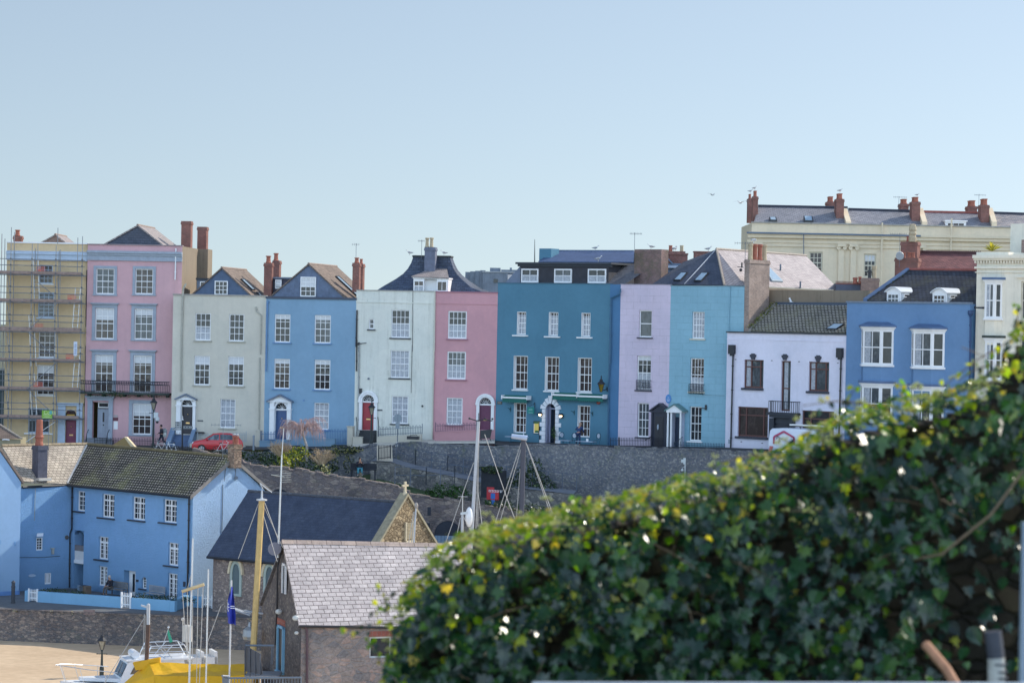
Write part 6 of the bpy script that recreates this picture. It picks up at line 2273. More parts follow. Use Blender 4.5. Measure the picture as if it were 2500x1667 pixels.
bush('pale_bush', 'small bright green tuft at the foot of the red lifebuoy board', 'bush', [cl(1192, 1226, 177.5, 10, 10, 8)], BUSHY if False else BUSHG, .08, 420)
bush('wall_ivy', 'pale flecked ivy capping on the stone wall left of the iron gate', 'ivy', [cl(830, 1098, 191.6, 44, 12, 12), cl(862, 1098, 191.8, 24, 12, 9), cl(812, 1120, 190.8, 18, 10, 24), cl(850, 1130, 190.8, 14, 8, 26)], leafmat('pale_flecked_ivy', [(0, '#1b2c1c'), (.6, '#35452a'), (1, '#b3ad74')], .35, .25), .08, 330, stem=False)  # leaf tones vary from dark green to straw
bush('wall_ivy', 'dark ivy on the stone wall behind the dry shrubs', 'ivy', [cl(610, 1112, 190.4, 30, 10, 14), cl(660, 1116, 190.4, 36, 12, 16), cl(760, 1112, 190.8, 40, 10, 12)], IVYD, .09, 300, stem=False)
bush('flowering_shrub', 'pale flowering shrub at the right foot of the twiggy shrub', 'shrub', [cl(795, 1150, 183.8, 12, 10, 16), cl(806, 1160, 183.4, 8, 8, 8)], leafmat('pale_blossom', [(0, '#46533a'), (.5, '#9a9a80'), (1, '#d8d2ba')], .7, .3), .07, 500)
def twig_shrub(name, label, base_, crown, n, mat, droop=0, trunk=None, thick=.022, trunkmat=None, rise=1.0):
	t = thing(name, label, 'shrub' if droop == 0 else 'tree', base_)
	c, r = crown
	m = MB()
	for i in range(n):
		d = V((rnd.gauss(0, 1), rnd.gauss(0, 1), rnd.gauss(0, 1))).normalized()
		if droop == 0:
			d.z = abs(d.z) * .9 - .1
		tip = c + V((d.x * r[0], d.y * r[1], d.z * r[2])) * rnd.uniform(.6, 1.05)
		s = base_ if trunk is None else trunk[-1] + V((rnd.uniform(-1, 1) * r[0] * .3, rnd.uniform(-1, 1) * r[1] * .3, rnd.uniform(-.1, .5) * r[2]))
		if droop:
			top = s.lerp(tip, .55)
			top.z = max(s.z, tip.z) + rnd.uniform(.1, .5) * r[2]
			pts = [s, s.lerp(top, .6) + UP * .15, top, top.lerp(tip, .5) + V((tip.x - s.x, tip.y - s.y, 0)) * .12, tip - UP * droop * rnd.uniform(.4, 1.4)]
		else:
			pts = [s, s.lerp(tip, .5) + V((rnd.uniform(-.1, .1), rnd.uniform(-.1, .1), .12)), tip]
		m.path(pts, thick, 3, thick * .4)
		for k in range(3):
			q = pts[-2].lerp(pts[-1], rnd.random())
			e = V((rnd.uniform(-1, 1), rnd.uniform(-1, 1), rnd.uniform(-1, .4) if droop else rnd.uniform(-.2, 1))).normalized() * rnd.uniform(.15, .4)
			m.tube(q, q + e, thick * .6, thick * .3, n=3, cap=False)
	m.build('crown', mat, t)
	if trunk:
		m = MB().path(trunk, .12, 7, .06)
		m.build('trunk', trunkmat or BARK, t)
	return t
twig_shrub('dry_shrub', 'bare straw coloured twiggy shrub left of the yellow green bush', P(690, 1128, 187.5), cl(684, 1096, 188, 36, 24, 26), 90, TWIGB, thick=.024)
twig_shrub('dry_shrub', 'bare rusty brown twiggy shrub right of the weeping tree trunk', P(782, 1146, 185.5), cl(786, 1114, 186, 38, 26, 28), 90, TWIGB, thick=.024)
def weeping(name, label, trunk, r, mat, trunkmat):
	t = thing(name, label, 'tree', trunk[0])
	m = MB()
	top = trunk[-1]
	for k in range(26):
		a = rnd.uniform(0, 6.283)
		L = rnd.uniform(.45, 1.0) * r
		s = trunk[rnd.choice((-1, -1, -2))]
		e = s + V((math.cos(a) * L, math.sin(a) * L * .8, rnd.uniform(-.1, .75)))
		mid = s.lerp(e, .5) + UP * rnd.uniform(.25, .7)
		arc = [s, s.lerp(mid, .5) + UP * .1, mid, mid.lerp(e, .55) + UP * .12, e]
		m.path(arc, .035, 4, .014)
		for j in range(17):
			u = rnd.uniform(.25, 1)
			i = min(3, int(u * 4))
			q = arc[i].lerp(arc[i + 1], u * 4 - i)
			d = V((math.cos(a) * .35 + rnd.gauss(0, .22), math.sin(a) * .3 + rnd.gauss(0, .2), rnd.uniform(-.1, .25)))
			h = rnd.uniform(.25, 1.05)
			m.path([q, q + d * .5 + UP * .02, q + d * .9 - UP * h * .5, q + d - UP * h], .014, 3, .006)
	m.build('crown', mat, t)
	MB().path(trunk, .13, 7, .07).build('trunk', trunkmat, t)
weeping('weeping_tree', 'leafless weeping tree with pinkish drooping twigs and pale crooked trunk', [P(752, 1136, 187.2), P(746, 1112, 187.4), P(750, 1092, 187.6), P(742, 1068, 188), P(738, 1054, 188)], 1.75, TWIGP, BARK)
q = P(*px('S', 1450, 625), 178.8)
t = thing('lifebuoy_board', 'red lifebuoy board with white lettering and blue panel among the dark ivy', 'safety board', q)
RB = Fac(P(*px('S', 1448, 600), 179), P(*px('S', 1560, 600), 178.6))
m = MB()
RB.box(m, 0, RB.L, RB.atz('S', 1500, 625)[1], RB.atz('S', 1500, 530)[1], 0, .08)
RB.box(m, 0, RB.L * .6, RB.atz('S', 1500, 530)[1], RB.atz('S', 1500, 506)[1], 0, .08)
m.build('board', plain('safety_red', (.45, .03, .04), .5, .15), t)
m = MB()
zl = RB.atz('S', 1500, 541)[1]
import itertools
x = RB.L * .18
for ch in 'EMERGENCY':
	m.box(RB.p(x, zl - .07, .085), RB.t * .03, RB.n * .006, UP * .15)
	m.box(RB.p(x + .03, zl + .05, .085), RB.t * .05, RB.n * .006, UP * .03)
	if ch in 'EMRGC':
		m.box(RB.p(x + .03, zl - .07, .085), RB.t * .05, RB.n * .006, UP * .03)
	x += .125
m.build('lettering', WHITE, t)
m = MB()
RB.box(m, RB.L * .35, RB.L * .72, zl - .55, zl - .15, .081, .09)
RB.box(m, RB.L * .38, RB.L * .7, zl - .95, zl - .62, .081, .09)
m.build('panel', plain('safety_blue', (.03, .15, .45), .5), t)
t = thing('garden_shelter', 'dark open garden shelter with leafy roof left of the red lifebuoy board', 'shelter', P(1195, 1215, 182))
m = MB()
SHF = Fac(P(1168, 1180, 182.4), P(1218, 1184, 181.8))
SHF.box(m, 0, SHF.L, SHF.atz('S', 1450, 610)[1], SHF.atz('S', 1450, 350)[1], -1.4, -.5)
m.build('back_wall', plain('dark_boards', (.03, .035, .045), .9, .3, 3), t)
m = MB()
leaves(m, SHF.p(SHF.L / 2, SHF.atz('S', 1450, 340)[1], -.5), (SHF.L * .55, .8, .28), 420, .09)
m.build('leafy_roof', IVYD, t)
q = P(*px('K', 435, 1555), 182)
t = thing('camera_post', 'white camera post with grey box and two lamps against the retaining wall', 'camera post', q - UP * 1.5)
G_ = Fac(q, q + V((1, 0, 0)))
m = MB()
m.tube(q - UP * 1.5, P(*px('K', 436, 1440), 182), .04, n=6)
bx = P(*px('K', 415, 1472), 182)
m.box(bx, V((.32, 0, 0)), V((0, .25, 0)), UP * .45)
m.box(bx + V((-.15, .05, .12)), V((.15, 0, 0)), V((0, .2, 0)), UP * .22)
for dx in (-.2, .2):
	m.path([q + V((0, 0, .35)), q + V((dx * .8, 0, .3)), q + V((dx, 0, .12))], .02, 4)
	m.ball(q + V((dx, 0, .1)), .1)
m.build('post', plain('off_white_box', (.55, .6, .62), .5), t)
# ================================================================== STREET FURNITURE, VEHICLES
def person(label, pos, yaw, joints, cols, hair=True, extra=None):
	"""figure from a joint dictionary; skinned body, clothing as children"""
	t = thing('person', label, 'person', pos)
	R3 = Matrix.Rotation(yaw, 3, 'Z')
	W_ = lambda p: R3 @ V(p)
	def skin(name, chains, mat, sub=1):
		vs, es, rs, idx = [], [], [], {}
		for ch in chains:
			pr = None
			for (key, p, r) in ch:
				if key not in idx:
					idx[key] = len(vs)
					vs.append(tuple(W_(p)))
					rs.append(r)
				if pr is not None:
					es.append((pr, idx[key]))
				pr = idx[key]
		me = bpy.data.meshes.new(name)
		me.from_pydata(vs, es, [])
		me.materials.append(mat)
		ob = bpy.data.objects.new(name, me)
		COL.objects.link(ob)
		ob.parent = t
		ORG[ob.name] = ORG[t.name]
		md = ob.modifiers.new('Skin', 'SKIN')
		md.use_smooth_shade = True
		for i, r in enumerate(rs):
			me.skin_vertices[0].data[i].radius = (r, r)
		me.skin_vertices[0].data[0].use_root = True
		ob.modifiers.new('Sub', 'SUBSURF').levels = sub
		ob.modifiers['Sub'].render_levels = sub
		return ob
	J = joints
	arms, hands = [], []
	for s in 'LR':
		w, e = V(J['wr' + s]), V(J['el' + s])
		d = (w - e).normalized()
		pm = w + d * .09
		sd = d.cross(V((0, 0, 1)) if abs(d.z) < .8 else V((0, 1, 0))).normalized()
		arms.append([('ch', J['ch'], .13), ('sh' + s, J['sh' + s], .07), ('el' + s, J['el' + s], .047), ('wr' + s, tuple(w), .032), ('pm' + s, tuple(pm), .034)])
		for k in range(4):
			o = sd * (.027 - .018 * k)
			L = (.07, .085, .08, .06)[k]
			dn = V((0, 0, -.02))
			arms.append([('pm' + s, tuple(pm), .034), ('f%d' % k + s, tuple(pm + o + d * .03), .010), ('g%d' % k + s, tuple(pm + o + d * (.03 + L * .55) + dn * .4), .009), ('h%d' % k + s, tuple(pm + o + d * (.03 + L * .9) + dn), .007)])
		arms.append([('wr' + s, tuple(w), .03), ('t1' + s, tuple(w + d * .05 + sd * .035), .012), ('t2' + s, tuple(w + d * .09 + sd * .05), .009)])
	body = [[('pv', J['pv'], .13), ('ch', J['ch'], .13), ('nk', J['nk'], .055), ('hd', J['hd'], .10), ('tp', J['tp'], .085)]] + arms
	hd, tp = V(J['hd']), V(J['tp'])
	fd = V(J.get('face', (0, -1, 0))).normalized()
	body.append([('hd', J['hd'], .1), ('ns', tuple(hd + fd * .105), .016)])
	for s in 'LR':
		body.append([('pv', J['pv'], .13), ('hp' + s, J['hp' + s], .095), ('kn' + s, J['kn' + s], .062), ('an' + s, J['an' + s], .042), ('to' + s, J['to' + s], .038)])
	skin('body', body, plain('skin_tone', (.42, .24, .17), .6, .1, 10))
	skin('jacket', [[('pv', J['pv'], .15), ('ch', J['ch'], .165), ('nk0', tuple(V(J['ch']).lerp(V(J['nk']), .6)), .09)]] + [[('ch', J['ch'], .165), ('sh' + s, J['sh' + s], .09), ('el' + s, J['el' + s], .065), ('cf' + s, tuple(V(J['el' + s]).lerp(V(J['wr' + s]), .9)), .05)] for s in 'LR'], cols[0])
	skin('trousers', [[('pv', tuple(V(J['pv']) + UP * .02), .15), ('hp' + s, J['hp' + s], .11), ('kn' + s, J['kn' + s], .08), ('an' + s, tuple(V(J['kn' + s]).lerp(V(J['an' + s]), .9)), .065)] for s in 'LR'], cols[1])
	for s in 'LR':
		a, b = V(J['an' + s]), V(J['to' + s])
		m = MB()
		q = [V(pos) + W_(a - UP * .02), V(pos) + W_(b)]
		m.ball((q[0] + q[1]) / 2, .13, .05, .05, 8, 5, Matrix.Rotation(math.atan2((q[1] - q[0]).y, (q[1] - q[0]).x), 3, 'Z'))
		m.build('shoe', cols[2], t)
	if hair:
		m = MB()
		c = V(pos) + W_(hd.lerp(tp, .6) - fd * .03)
		m.ball(c, .11, .115, .105, 10, 6)
		m.build('hair', cols[3], t, smooth=True)
	if extra:
		extra(t, lambda p: V(pos) + W_(p))
	return t
CL = lambda n, c: plain('cloth_' + n, c, .85, .2, 8)
st = dict(pv=(0, .12, .95), ch=(0, -.10, 1.32), nk=(0, -.2, 1.47), hd=(.02, -.27, 1.56), tp=(.03, -.31, 1.68), face=(.3, -.8, -.4),
		  shL=(-.19, -.12, 1.38), elL=(-.26, -.22, 1.12), wrL=(-.2, -.45, .98), shR=(.19, -.14, 1.38), elR=(.36, -.3, 1.22), wrR=(.52, -.5, 1.2),
		  hpL=(-.1, .13, .9), knL=(-.12, .08, .48), anL=(-.13, .14, .08), toL=(-.14, -.03, .04), hpR=(.1, .13, .9), knR=(.15, .0, .48), anR=(.18, .1, .08), toR=(.2, -.07, .04))
q = F7.w('I', 1042, 1262, 1.9)
q.z = zst(q.x) + .0
person('balding man in dark blue jacket leaning over a café table outside the teal restaurant', q, math.pi * .85, st, (CL('navy', (.03, .06, .15)), CL('indigo', (.03, .05, .12)), CL('blackshoe', (.02, .02, .02)), plain('grey_cropped_hair', (.42, .27, .2))))
wk = dict(pv=(0, 0, .95), ch=(0, -.06, 1.32), nk=(0, -.08, 1.48), hd=(0, -.10, 1.6), tp=(0, -.09, 1.72), face=(0, -1, 0),
		  shL=(-.19, -.04, 1.4), elL=(-.25, .12, 1.15), wrL=(-.24, .05, .92), shR=(.19, -.04, 1.4), elR=(.25, -.16, 1.17), wrR=(.2, -.36, 1.05),
		  hpL=(-.1, 0, .9), knL=(-.11, -.2, .5), anL=(-.11, -.25, .08), toL=(-.11, -.42, .05), hpR=(.1, 0, .9), knR=(.11, .1, .49), anR=(.11, .38, .16), toR=(.11, .28, .05))
def pack(t, W_):
	m = MB().ball(W_((0, .22, 1.24)), .2, .14, .24)
	m.build('backpack', CL('greypack', (.25, .28, .28)), t)
	m = MB().ball(W_((.22, .2, .95)), .16, .1, .2)
	m.build('shoulder_bag', CL('palebag', (.42, .44, .42)), t)
q = F2.w('B', 2062, 1495, 2.6)
q.z = zst(q.x)
person('person in dark coat with grey backpack walking past the tall pink house', q, -1.2, wk, (CL('darkcoat', (.03, .03, .045)), CL('darktrouser', (.03, .04, .06)), CL('whiteshoe', (.6, .6, .6)), plain('dark_hair', (.025, .02, .02), .6)), extra=pack)
sit = dict(pv=(0, .1, .50), ch=(0, .05, .88), nk=(0, .0, 1.03), hd=(0, -.04, 1.15), tp=(0, -.05, 1.27), face=(0, -1, -.2),
		   shL=(-.19, .05, .95), elL=(-.27, -.02, .70), wrL=(-.12, -.26, .62), shR=(.19, .05, .95), elR=(.27, -.02, .70), wrR=(.12, -.26, .64),
		   hpL=(-.1, .05, .48), knL=(-.13, -.36, .50), anL=(-.13, -.40, .08), toL=(-.14, -.56, .05), hpR=(.1, .05, .48), knR=(.13, -.36, .50), anR=(.13, -.38, .08), toR=(.14, -.54, .05))
CARG = glass('car_glass', '#39434e', '#8b98a4', .6, .05)
TYRE = plain('tyre', (.02, .02, .02), .8)
RIM = plain('rim', (.45, .46, .48), .35, .1, 5, metal=.7)
def vehicle(name, label, cat, pos, yaw, prof, width, paintm, windows, wheels, screens, tumble=.12, group=None, belt=.95):
	"""side profile [(x,z)] extruded with tumblehome above the belt line"""
	t = thing(name, label, cat, pos)
	t.rotation_euler = (0, 0, yaw)
	hw = width / 2
	yy = lambda z: hw * (1 - tumble * max(0, (z - belt) / .6)) * (1 - .05 * max(0, (.45 - z) / .3))
	m = MB()
	n = len(prof)
	m.v += [V((x, -yy(z), z)) for x, z in prof] + [V((x, yy(z), z)) for x, z in prof]
	m.f.append(tuple(range(n)))
	m.f.append(tuple(range(2 * n - 1, n - 1, -1)))
	for i in range(n):
		j = (i + 1) % n
		m.f.append((i, n + i, n + j, j))
	ORG[t.name] = V((0, 0, 0))
	b = m.build('body', paintm, t)
	bv = b.modifiers.new('Bevel', 'BEVEL')
	bv.width, bv.segments, bv.limit_method = .06, 3, 'ANGLE'
	b.data.polygons.foreach_set('use_smooth', [True] * len(b.data.polygons))
	for poly in windows:
		for s in (-1, 1):
			m = MB()
			m.poly([V((x, s * (yy(z) + .012), z)) for x, z in poly])
			m.build('side_window', CARG, t)
	for (x0, z0, x1, z1) in screens:
		m = MB()
		d = V((x1 - x0, 0, z1 - z0)).normalized()
		nrm = V((-d.z, 0, d.x))
		if nrm.z < 0:
			nrm = -nrm
		m.quad(V((x0, -yy(z0) * .9, z0)) + nrm * .02, V((x0, yy(z0) * .9, z0)) + nrm * .02, V((x1, yy(z1) * .86, z1)) + nrm * .02, V((x1, -yy(z1) * .86, z1)) + nrm * .02)
		m.build('windscreen', CARG, t)
	for x in wheels:
		for s in (-1, 1):
			m = MB().tube((x, s * (hw - .2), .31), (x, s * (hw + .01), .31), .31, n=18)
			w = m.build('wheel', TYRE, t)
			MB().tube((x, s * (hw - .1), .31), (x, s * (hw + .02), .31), .19, n=14).build('rim', RIM, w)
	return t
RED = plain('red_car_paint', (.55, .02, .03), .25, .04, 2, spec=.6)
q = P(*px('D', 640, 1215), 193.6)
q.z = zst(q.x)
t = vehicle('parked_car', 'bright red hatchback parked behind the black railing above the blue cottage roof', 'car', q, math.pi + .12,
			[(-1.85, .22), (-1.95, .5), (-1.9, .85), (-1.75, 1.0), (-1.35, 1.38), (-.9, 1.47), (-.2, 1.49), (.35, 1.42), (1.05, .98), (1.75, .82), (1.95, .62), (1.95, .28), (1.8, .2)], 1.7, RED,
			[[(.95, .98), (.3, 1.36), (-.1, 1.41), (-.1, .98)], [(-.18, .98), (-.18, 1.41), (-.9, 1.39), (-1.25, 1.28), (-1.45, 1.02)]], (1.2, -1.25), [(1.05, .99, .38, 1.4), (-1.73, 1.02, -1.36, 1.36)])
m = MB()
for s in (-1, 1):
	m.ball((1.84, s * .6, .68), .12, .16, .09)
	m.build('headlight', plain('headlight', (.7, .72, .75), .15), t) if s == 1 else None
m = MB()
for s in (-1, 1):
	m.ball((.8, s * .95, 1.0), .1, .1, .07)
m.build('door_mirror', RED, t)
VANW = plain('white_van_paint', (.62, .68, .78), .3, .05, 2, spec=.5)
q = P(*px('K', 1480, 1345), 179.5)
q.z = zst(q.x) - .25
yaw = -R_(38)
t = vehicle('parked_van', 'white panel van with red house outline logo and roof rack half hidden by the ivy', 'van', q + V((2.35 * math.cos(yaw), 2.35 * math.sin(yaw), 0)), yaw,
			[(-2.4, .3), (-2.45, 1.0), (-2.36, 1.85), (-2.2, 2.02), (-1.2, 2.09), (1.0, 2.06), (1.45, 1.9), (2.0, 1.2), (2.55, .95), (2.65, .6), (2.6, .28)], 1.9, VANW,
			[[(1.85, 1.2), (1.4, 1.75), (.7, 1.75), (.7, 1.2)]], (-1.6, 1.7), [(2.0, 1.22, 1.46, 1.88)], tumble=.06, belt=1.2)
yo = -.965
m = MB()
for a, b in (((-1.95, .95), (-1.95, 1.45)), ((-1.95, 1.45), (-1.15, 1.85)), ((-1.15, 1.85), (-.3, 1.45)), ((-.3, 1.45), (-.3, .95))):
	p0, p1 = V((a[0], yo, a[1])), V((b[0], yo, b[1]))
	d = (p1 - p0).normalized()
	nn = V((-d.z, 0, d.x)) * .07
	m.prism([p0 - nn, p1 - nn, p1 + nn, p0 + nn], V((0, -.012, 0)))
m.build('logo', plain('logo_red', (.40, .06, .14), .4), t)
def text(parent, body, loc, size, rot, mat, name='lettering'):
	c = bpy.data.curves.new(name, 'FONT')
	c.body, c.size, c.extrude = body, size, .003
	o = bpy.data.objects.new(name, c)
	COL.objects.link(o)
	dg = bpy.context.evaluated_depsgraph_get()
	me = bpy.data.meshes.new_from_object(o.evaluated_get(dg))
	bpy.data.objects.remove(o)
	me.materials.clear()
	me.materials.append(mat)
	o = bpy.data.objects.new(name, me)
	COL.objects.link(o)
	o.parent = parent
	o.location = V(loc) - ORG[parent.name]
	o.rotation_euler = rot
	ORG[o.name] = ORG[parent.name]
	return o
text(t, 'Pau', (-1.75, yo - .012, 1.28), .36, (math.pi / 2, 0, 0), DARK)
text(t, 'P', (-1.58, yo - .012, 1.0), .36, (math.pi / 2, 0, 0), DARK)
m = MB()
for i in range(5):
	z = .35 + i * .09
	m.box((-2.38 + i * .02, yo - .004, z), (.3, 0, 0), (0, -.006, 0), UP * .075)
m.build('reflective_stripes', plain('stripe_red', (.5, .12, .1), .4), t)
m = MB()
for y in (-.75, .75):
	m.tube((-2.1, y, 2.2), (1.0, y, 2.26), .03, n=6)
for x in (-1.9, -.9, .1, .9):
	m.tube((x, -.75, 2.05), (x, -.75, 2.24), .03, n=5)
	m.tube((x, .75, 2.05), (x, .75, 2.24), .03, n=5)
	m.tube((x, -.8, 2.24), (x, .8, 2.24), .025, n=5)
m.build('roof_rack', DARK, t)
m = MB()
m.box((-.85, -.7, 2.28), (3.6, 0, 0), (0, .08, 0), UP * .1)
m.box((-.85, -.35, 2.28), (3.6, 0, 0), (0, .08, 0), UP * .1)
for i in range(12):
	m.tube((-.7 + i * .3, -.66, 2.33), (-.7 + i * .3, -.31, 2.33), .02, n=4)
lad = m.build('ladder', ALU, t)
TEALM = plain('teal_metal', (.02, .08, .12), .5, .1)
def cafe_table(x, y, w, o, label):
	q = F7.w('I', x, y, o)
	t = thing('cafe_table', label, 'table', V((q.x, q.y, zst(q.x))), 'café tables outside the teal restaurant')
	zt_ = q.z
	m = MB()
	m.box(q - F7.t * w / 2 - UP * .04, F7.t * w, F7.n * .7, UP * .04)
	m.build('tabletop', plain('pale_tabletop', (.42, .5, .62), .4, .1), t)
	for s in (-.3, .3):
		m = MB()
		c = q + F7.t * s * w + F7.n * .35
		m.path([V((c.x, c.y, zt_ - .04)), V((c.x, c.y, t.location.z + .05))], .025, 5)
		m.tube(V((c.x, c.y, t.location.z + .03)) - F7.n * .25, V((c.x, c.y, t.location.z + .03)) + F7.n * .25, .025, n=5)
		m.build('leg', TEALM, t)
	return t, q
t1, q1 = cafe_table(922, 1196, 1.0, 1.6, 'small café table left of the bending man')
t2, q2 = cafe_table(1160, 1208, 1.5, 1.6, 'wider café table right of the bending man with a small white stand on it')
t3, q3 = cafe_table(330, 1152, 1.75, .9, 'long pale bench table under the left green awning')
m = MB().box(q2 + UP * .0 + F7.n * .3, F7.t * .18, F7.n * .06, UP * .2)
tag(m.build('menu_stand', WHITE), 'small white menu stand on the wider café table', 'menu stand')
def cafe_chair(x, y, o, yaw, label):
	q = F7.w('I', x, y, o)
	z0 = zst(q.x)
	t = thing('cafe_chair', label, 'chair', V((q.x, q.y, z0)), 'café chairs outside the teal restaurant')
	R3 = Matrix.Rotation(yaw, 3, 'Z')
	w = lambda a, b, c: V((q.x, q.y, z0)) + R3 @ V((a, b, c))
	m = MB()
	m.prism([w(.2 * math.cos(i * .785), .2 * math.sin(i * .785), .44) for i in range(8)], UP * .03)
	m.build('seat', TEALM, t)
	m = MB()
	m.path([w(.22 * math.cos(a), .2, .78 + .22 * math.sin(a)) for a in [i * .52 for i in range(13)]], .022, 5)
	m.tube(w(-.2, .2, .45), w(-.2, .2, .72), .018, n=5)
	m.tube(w(.2, .2, .45), w(.2, .2, .72), .018, n=5)
	bk_ = m.build('backrest', TEALM, t)
	m = MB()
	m.prism([w(.15 * math.cos(i * .6), .19, .78 + .17 * math.sin(i * .6)) for i in range(10)], R3 @ V((0, .02, 0)))
	m.build('back_panel', plain('pale_disc', (.45, .5, .58), .5), bk_)
	for a, b in ((-.17, -.17), (.17, -.17), (-.17, .17), (.17, .17)):
		MB().tube(w(a, b, 0), w(a * .9, b * .9, .44), .016, n=5).build('leg', TEALM, t)
	return t
cafe_chair(858, 1190, 1.9, .6, 'café chair at the left end of the small café table')
cafe_chair(980, 1192, 2.3, -.4, 'café chair between the two café tables, left of the bending man')
cafe_chair(1258, 1205, 1.9, -.8, 'café chair right of the wider café table')
bush('potted_plant', 'small green potted plant at the right of the quoined doorway', 'plant', [(F7.w('I', 745, 1110, .35), (.2, .2, .55))], BUSHG, .06, 900, stem=True)
t = thing('notice_board', 'dark tilted notice board on legs beside the maroon arched door', 'board', F6.w('G', 1820, 1255, 2.2))
m = MB()
G_ = F6.back(-2.2)
m.prism([G_.w('G', 1738, 1205), G_.w('G', 1868, 1198), G_.w('G', 1890, 1085), G_.w('G', 1742, 1098)], G_.n * .06)
m.build('panel', DARK, t)
for x in (1745, 1862):
	m = MB().tube(G_.w('G', x, 1200), G_.w('G', x + 20, 1262, .2), .03, n=4)
	m.build('leg', DARK, t)
G_ = F5.back(-3.0)
t = thing('cafe_barrow', 'low dark tray on the pavement below the short white wall', 'tray', G_.w('G', 875, 1215))
m = MB()
G_.zbox(m, 'G', 800, 1175, 950, 1215, -.4, 0)
m.build('tray', DARK, t)
m = MB()
m.path([G_.w('G', 845, 1172, -.2), G_.w('G', 848, 1160, -.2), G_.w('G', 930, 1158, -.2), G_.w('G', 932, 1172, -.2)], .02, 4)
m.build('handle', DARK, t)
def street_lamp(label, base_, ztop, s, glassm, group='old fashioned lantern street lamps', sway=0):
	t = thing('street_lamp', label, 'street lamp', base_, group)
	hgt = ztop - base_.z - 1.1 * s
	m = MB()
	m.lathe(base_, [(.13 * s, 0), (.13 * s, .5 * s), (.08 * s, .6 * s), (.065 * s, hgt * .7), (.05 * s, hgt - .1), (.09 * s, hgt - .08), (.06 * s, hgt - .02), (.05 * s, hgt)], 10)
	m.tube(base_ + V((-.28 * s, 0, hgt - .25 * s)), base_ + V((.28 * s, 0, hgt - .25 * s)), .022 * s, n=5)
	for e in (-.28, .28):
		m.ball(base_ + V((e * s, 0, hgt - .25 * s)), .04 * s, n=6, m=4)
	m.build('post', plain('lamp_green_black', (.025, .035, .035), .4), t)
	lantern_head(base_ + UP * hgt, s, DARK, glassm, t)
	return t
q = P(*px('B', 1952, 1490), 196.5)
q.z = zst(q.x)
t = street_lamp('black lantern street lamp with a white camera box in front of the tall pink house', q, P(*px('B', 1957, 800), 196.5).z, 1.05, LGL)
m = MB()
c = P(*px('B', 1972, 1080), 196.4)
m.box(c - V((.05, .15, .1)), V((.32, 0, 0)), V((0, .3, 0)), UP * .42)
m.lathe(c + V((.22, 0, -.4)), [(.03, 0), (.16, .08), (.16, .3), (.1, .36)], 8)
m.build('camera_box', plain('off_white_box', (.55, .6, .62)), t)
MB().ball(c + V((.22, 0, -.42)), .11).build('camera_dome', DARK, t)
q = P(*px('G', 345, 1262), 195)
q.z = zst(q.x)
street_lamp('lantern street lamp in front of the red front door of the weathered white house', q, P(*px('G', 352, 705), 195).z, 1.05, LGL)
q = P(*px('O', 1080, 1368), 142.3)
q.z = 0
street_lamp('lantern lamp standing on the sand behind the white cabin boat', q, P(*px('O', 1122, 862), 142.3).z, .98, LGL)
q = P(*px('Y', 948, 830), 195.5)
q.z = zst(q.x)
t = thing('fingerpost', 'dark fingerpost with white edged direction boards in front of the cream house steps', 'signpost', q)
zt_ = P(*px('Y', 955, 140), 195.5)
m = MB().tube(q, zt_, .06, n=8)
m.build('post', DARK, t)
MB().lathe(zt_, [(.09, 0), (.1, .06), (.03, .1), (.05, .2), (.005, .35)], 8).build('finial', plain('finial_white', (.7, .7, .7), .4), t)
SG_ = Fac(q, q + V((1, 0, 0)))
for (x0, x1, y0, y1) in ((797, 915, 175, 215), (795, 915, 225, 265), (795, 920, 275, 315), (718, 925, 330, 356), (965, 1180, 275, 320)):
	m = MB()
	a, b, c, d = SG_.rect('Y', x0, y0, x1, y1)
	SG_.box(m, a, b, c, d, -.02, .02)
	sg = m.build('direction_board', plain('fingerboard', (.10, .12, .13), .5), t)
	m = MB()
	SG_.box(m, a, b, c - .015, c, -.02, .025)
	SG_.box(m, a, b, d, d + .015, -.02, .025)
	k = int((b - a) / .11)
	for i in range(k):
		if rnd.random() < .85:
			SG_.box(m, a + .06 + i * .11, a + .06 + i * .11 + .06, c + (d - c) * .35, c + (d - c) * .7, .02, .024)
	m.build('lettering', plain('sign_white', (.62, .64, .66)), sg)
q = P(*px('G', 682, 1200), 194.6)
q.z = zst(q.x)
t = thing('road_sign', 'back of a round grey traffic sign on a post before the weathered white house', 'road sign', q)
c = P(*px('G', 686, 942), 194.6)
MB().tube(q, c + UP * .3, .035, n=7).build('post', GREYIRON, t)
MB().tube(c + V((0, -.03, 0)), c + V((0, .0, 0)), 52 / 5.2273 / 31.8, n=24).build('disc', plain('sign_back', (.22, .27, .31), .5, .1), t)
m = MB()
m.box(P(*px('G', 656, 1080), 194.5), V((.32, 0, 0)), V((0, .02, 0)), UP * .48)
m.build('plate', plain('sign_back', (.22, .27, .31)), t)
MB().lathe(q, [(.2, 0), (.17, .25), (.05, .4)], 8).build('collar', plain('white_collar', (.6, .6, .58)), t)
for x, lb in ((1072, 'grey bollard on the street right of the red car'),):
	q = P(*px('D', x, 1172), 193.5)
	m = MB().lathe(q, [(.08, 0), (.08, .35), (.07, .36), (.07, 1.0), (.09, 1.02), (.09, 1.12), (.03, 1.16)], 10)
	tag(m.build('bollard', plain('bollard_grey', (.25, .3, .35), .5)), lb, 'bollard')
RLF = Fac(P(345, 1100, 191.5), P(545, 1100, 190.5))
railing('iron_railing', 'low black railing on the street edge between the blue cottage roof and the red car', RLF, 'Y', 640, 1820, 722, 860, 0, IRON, slope=30, pitch=.16)
railing('iron_railing', 'black railing panel beside the white small motorbike behind the cottage ridge', RLF, 'Y', -20, 560, 735, 860, 0, IRON, pitch=.16) if False else None
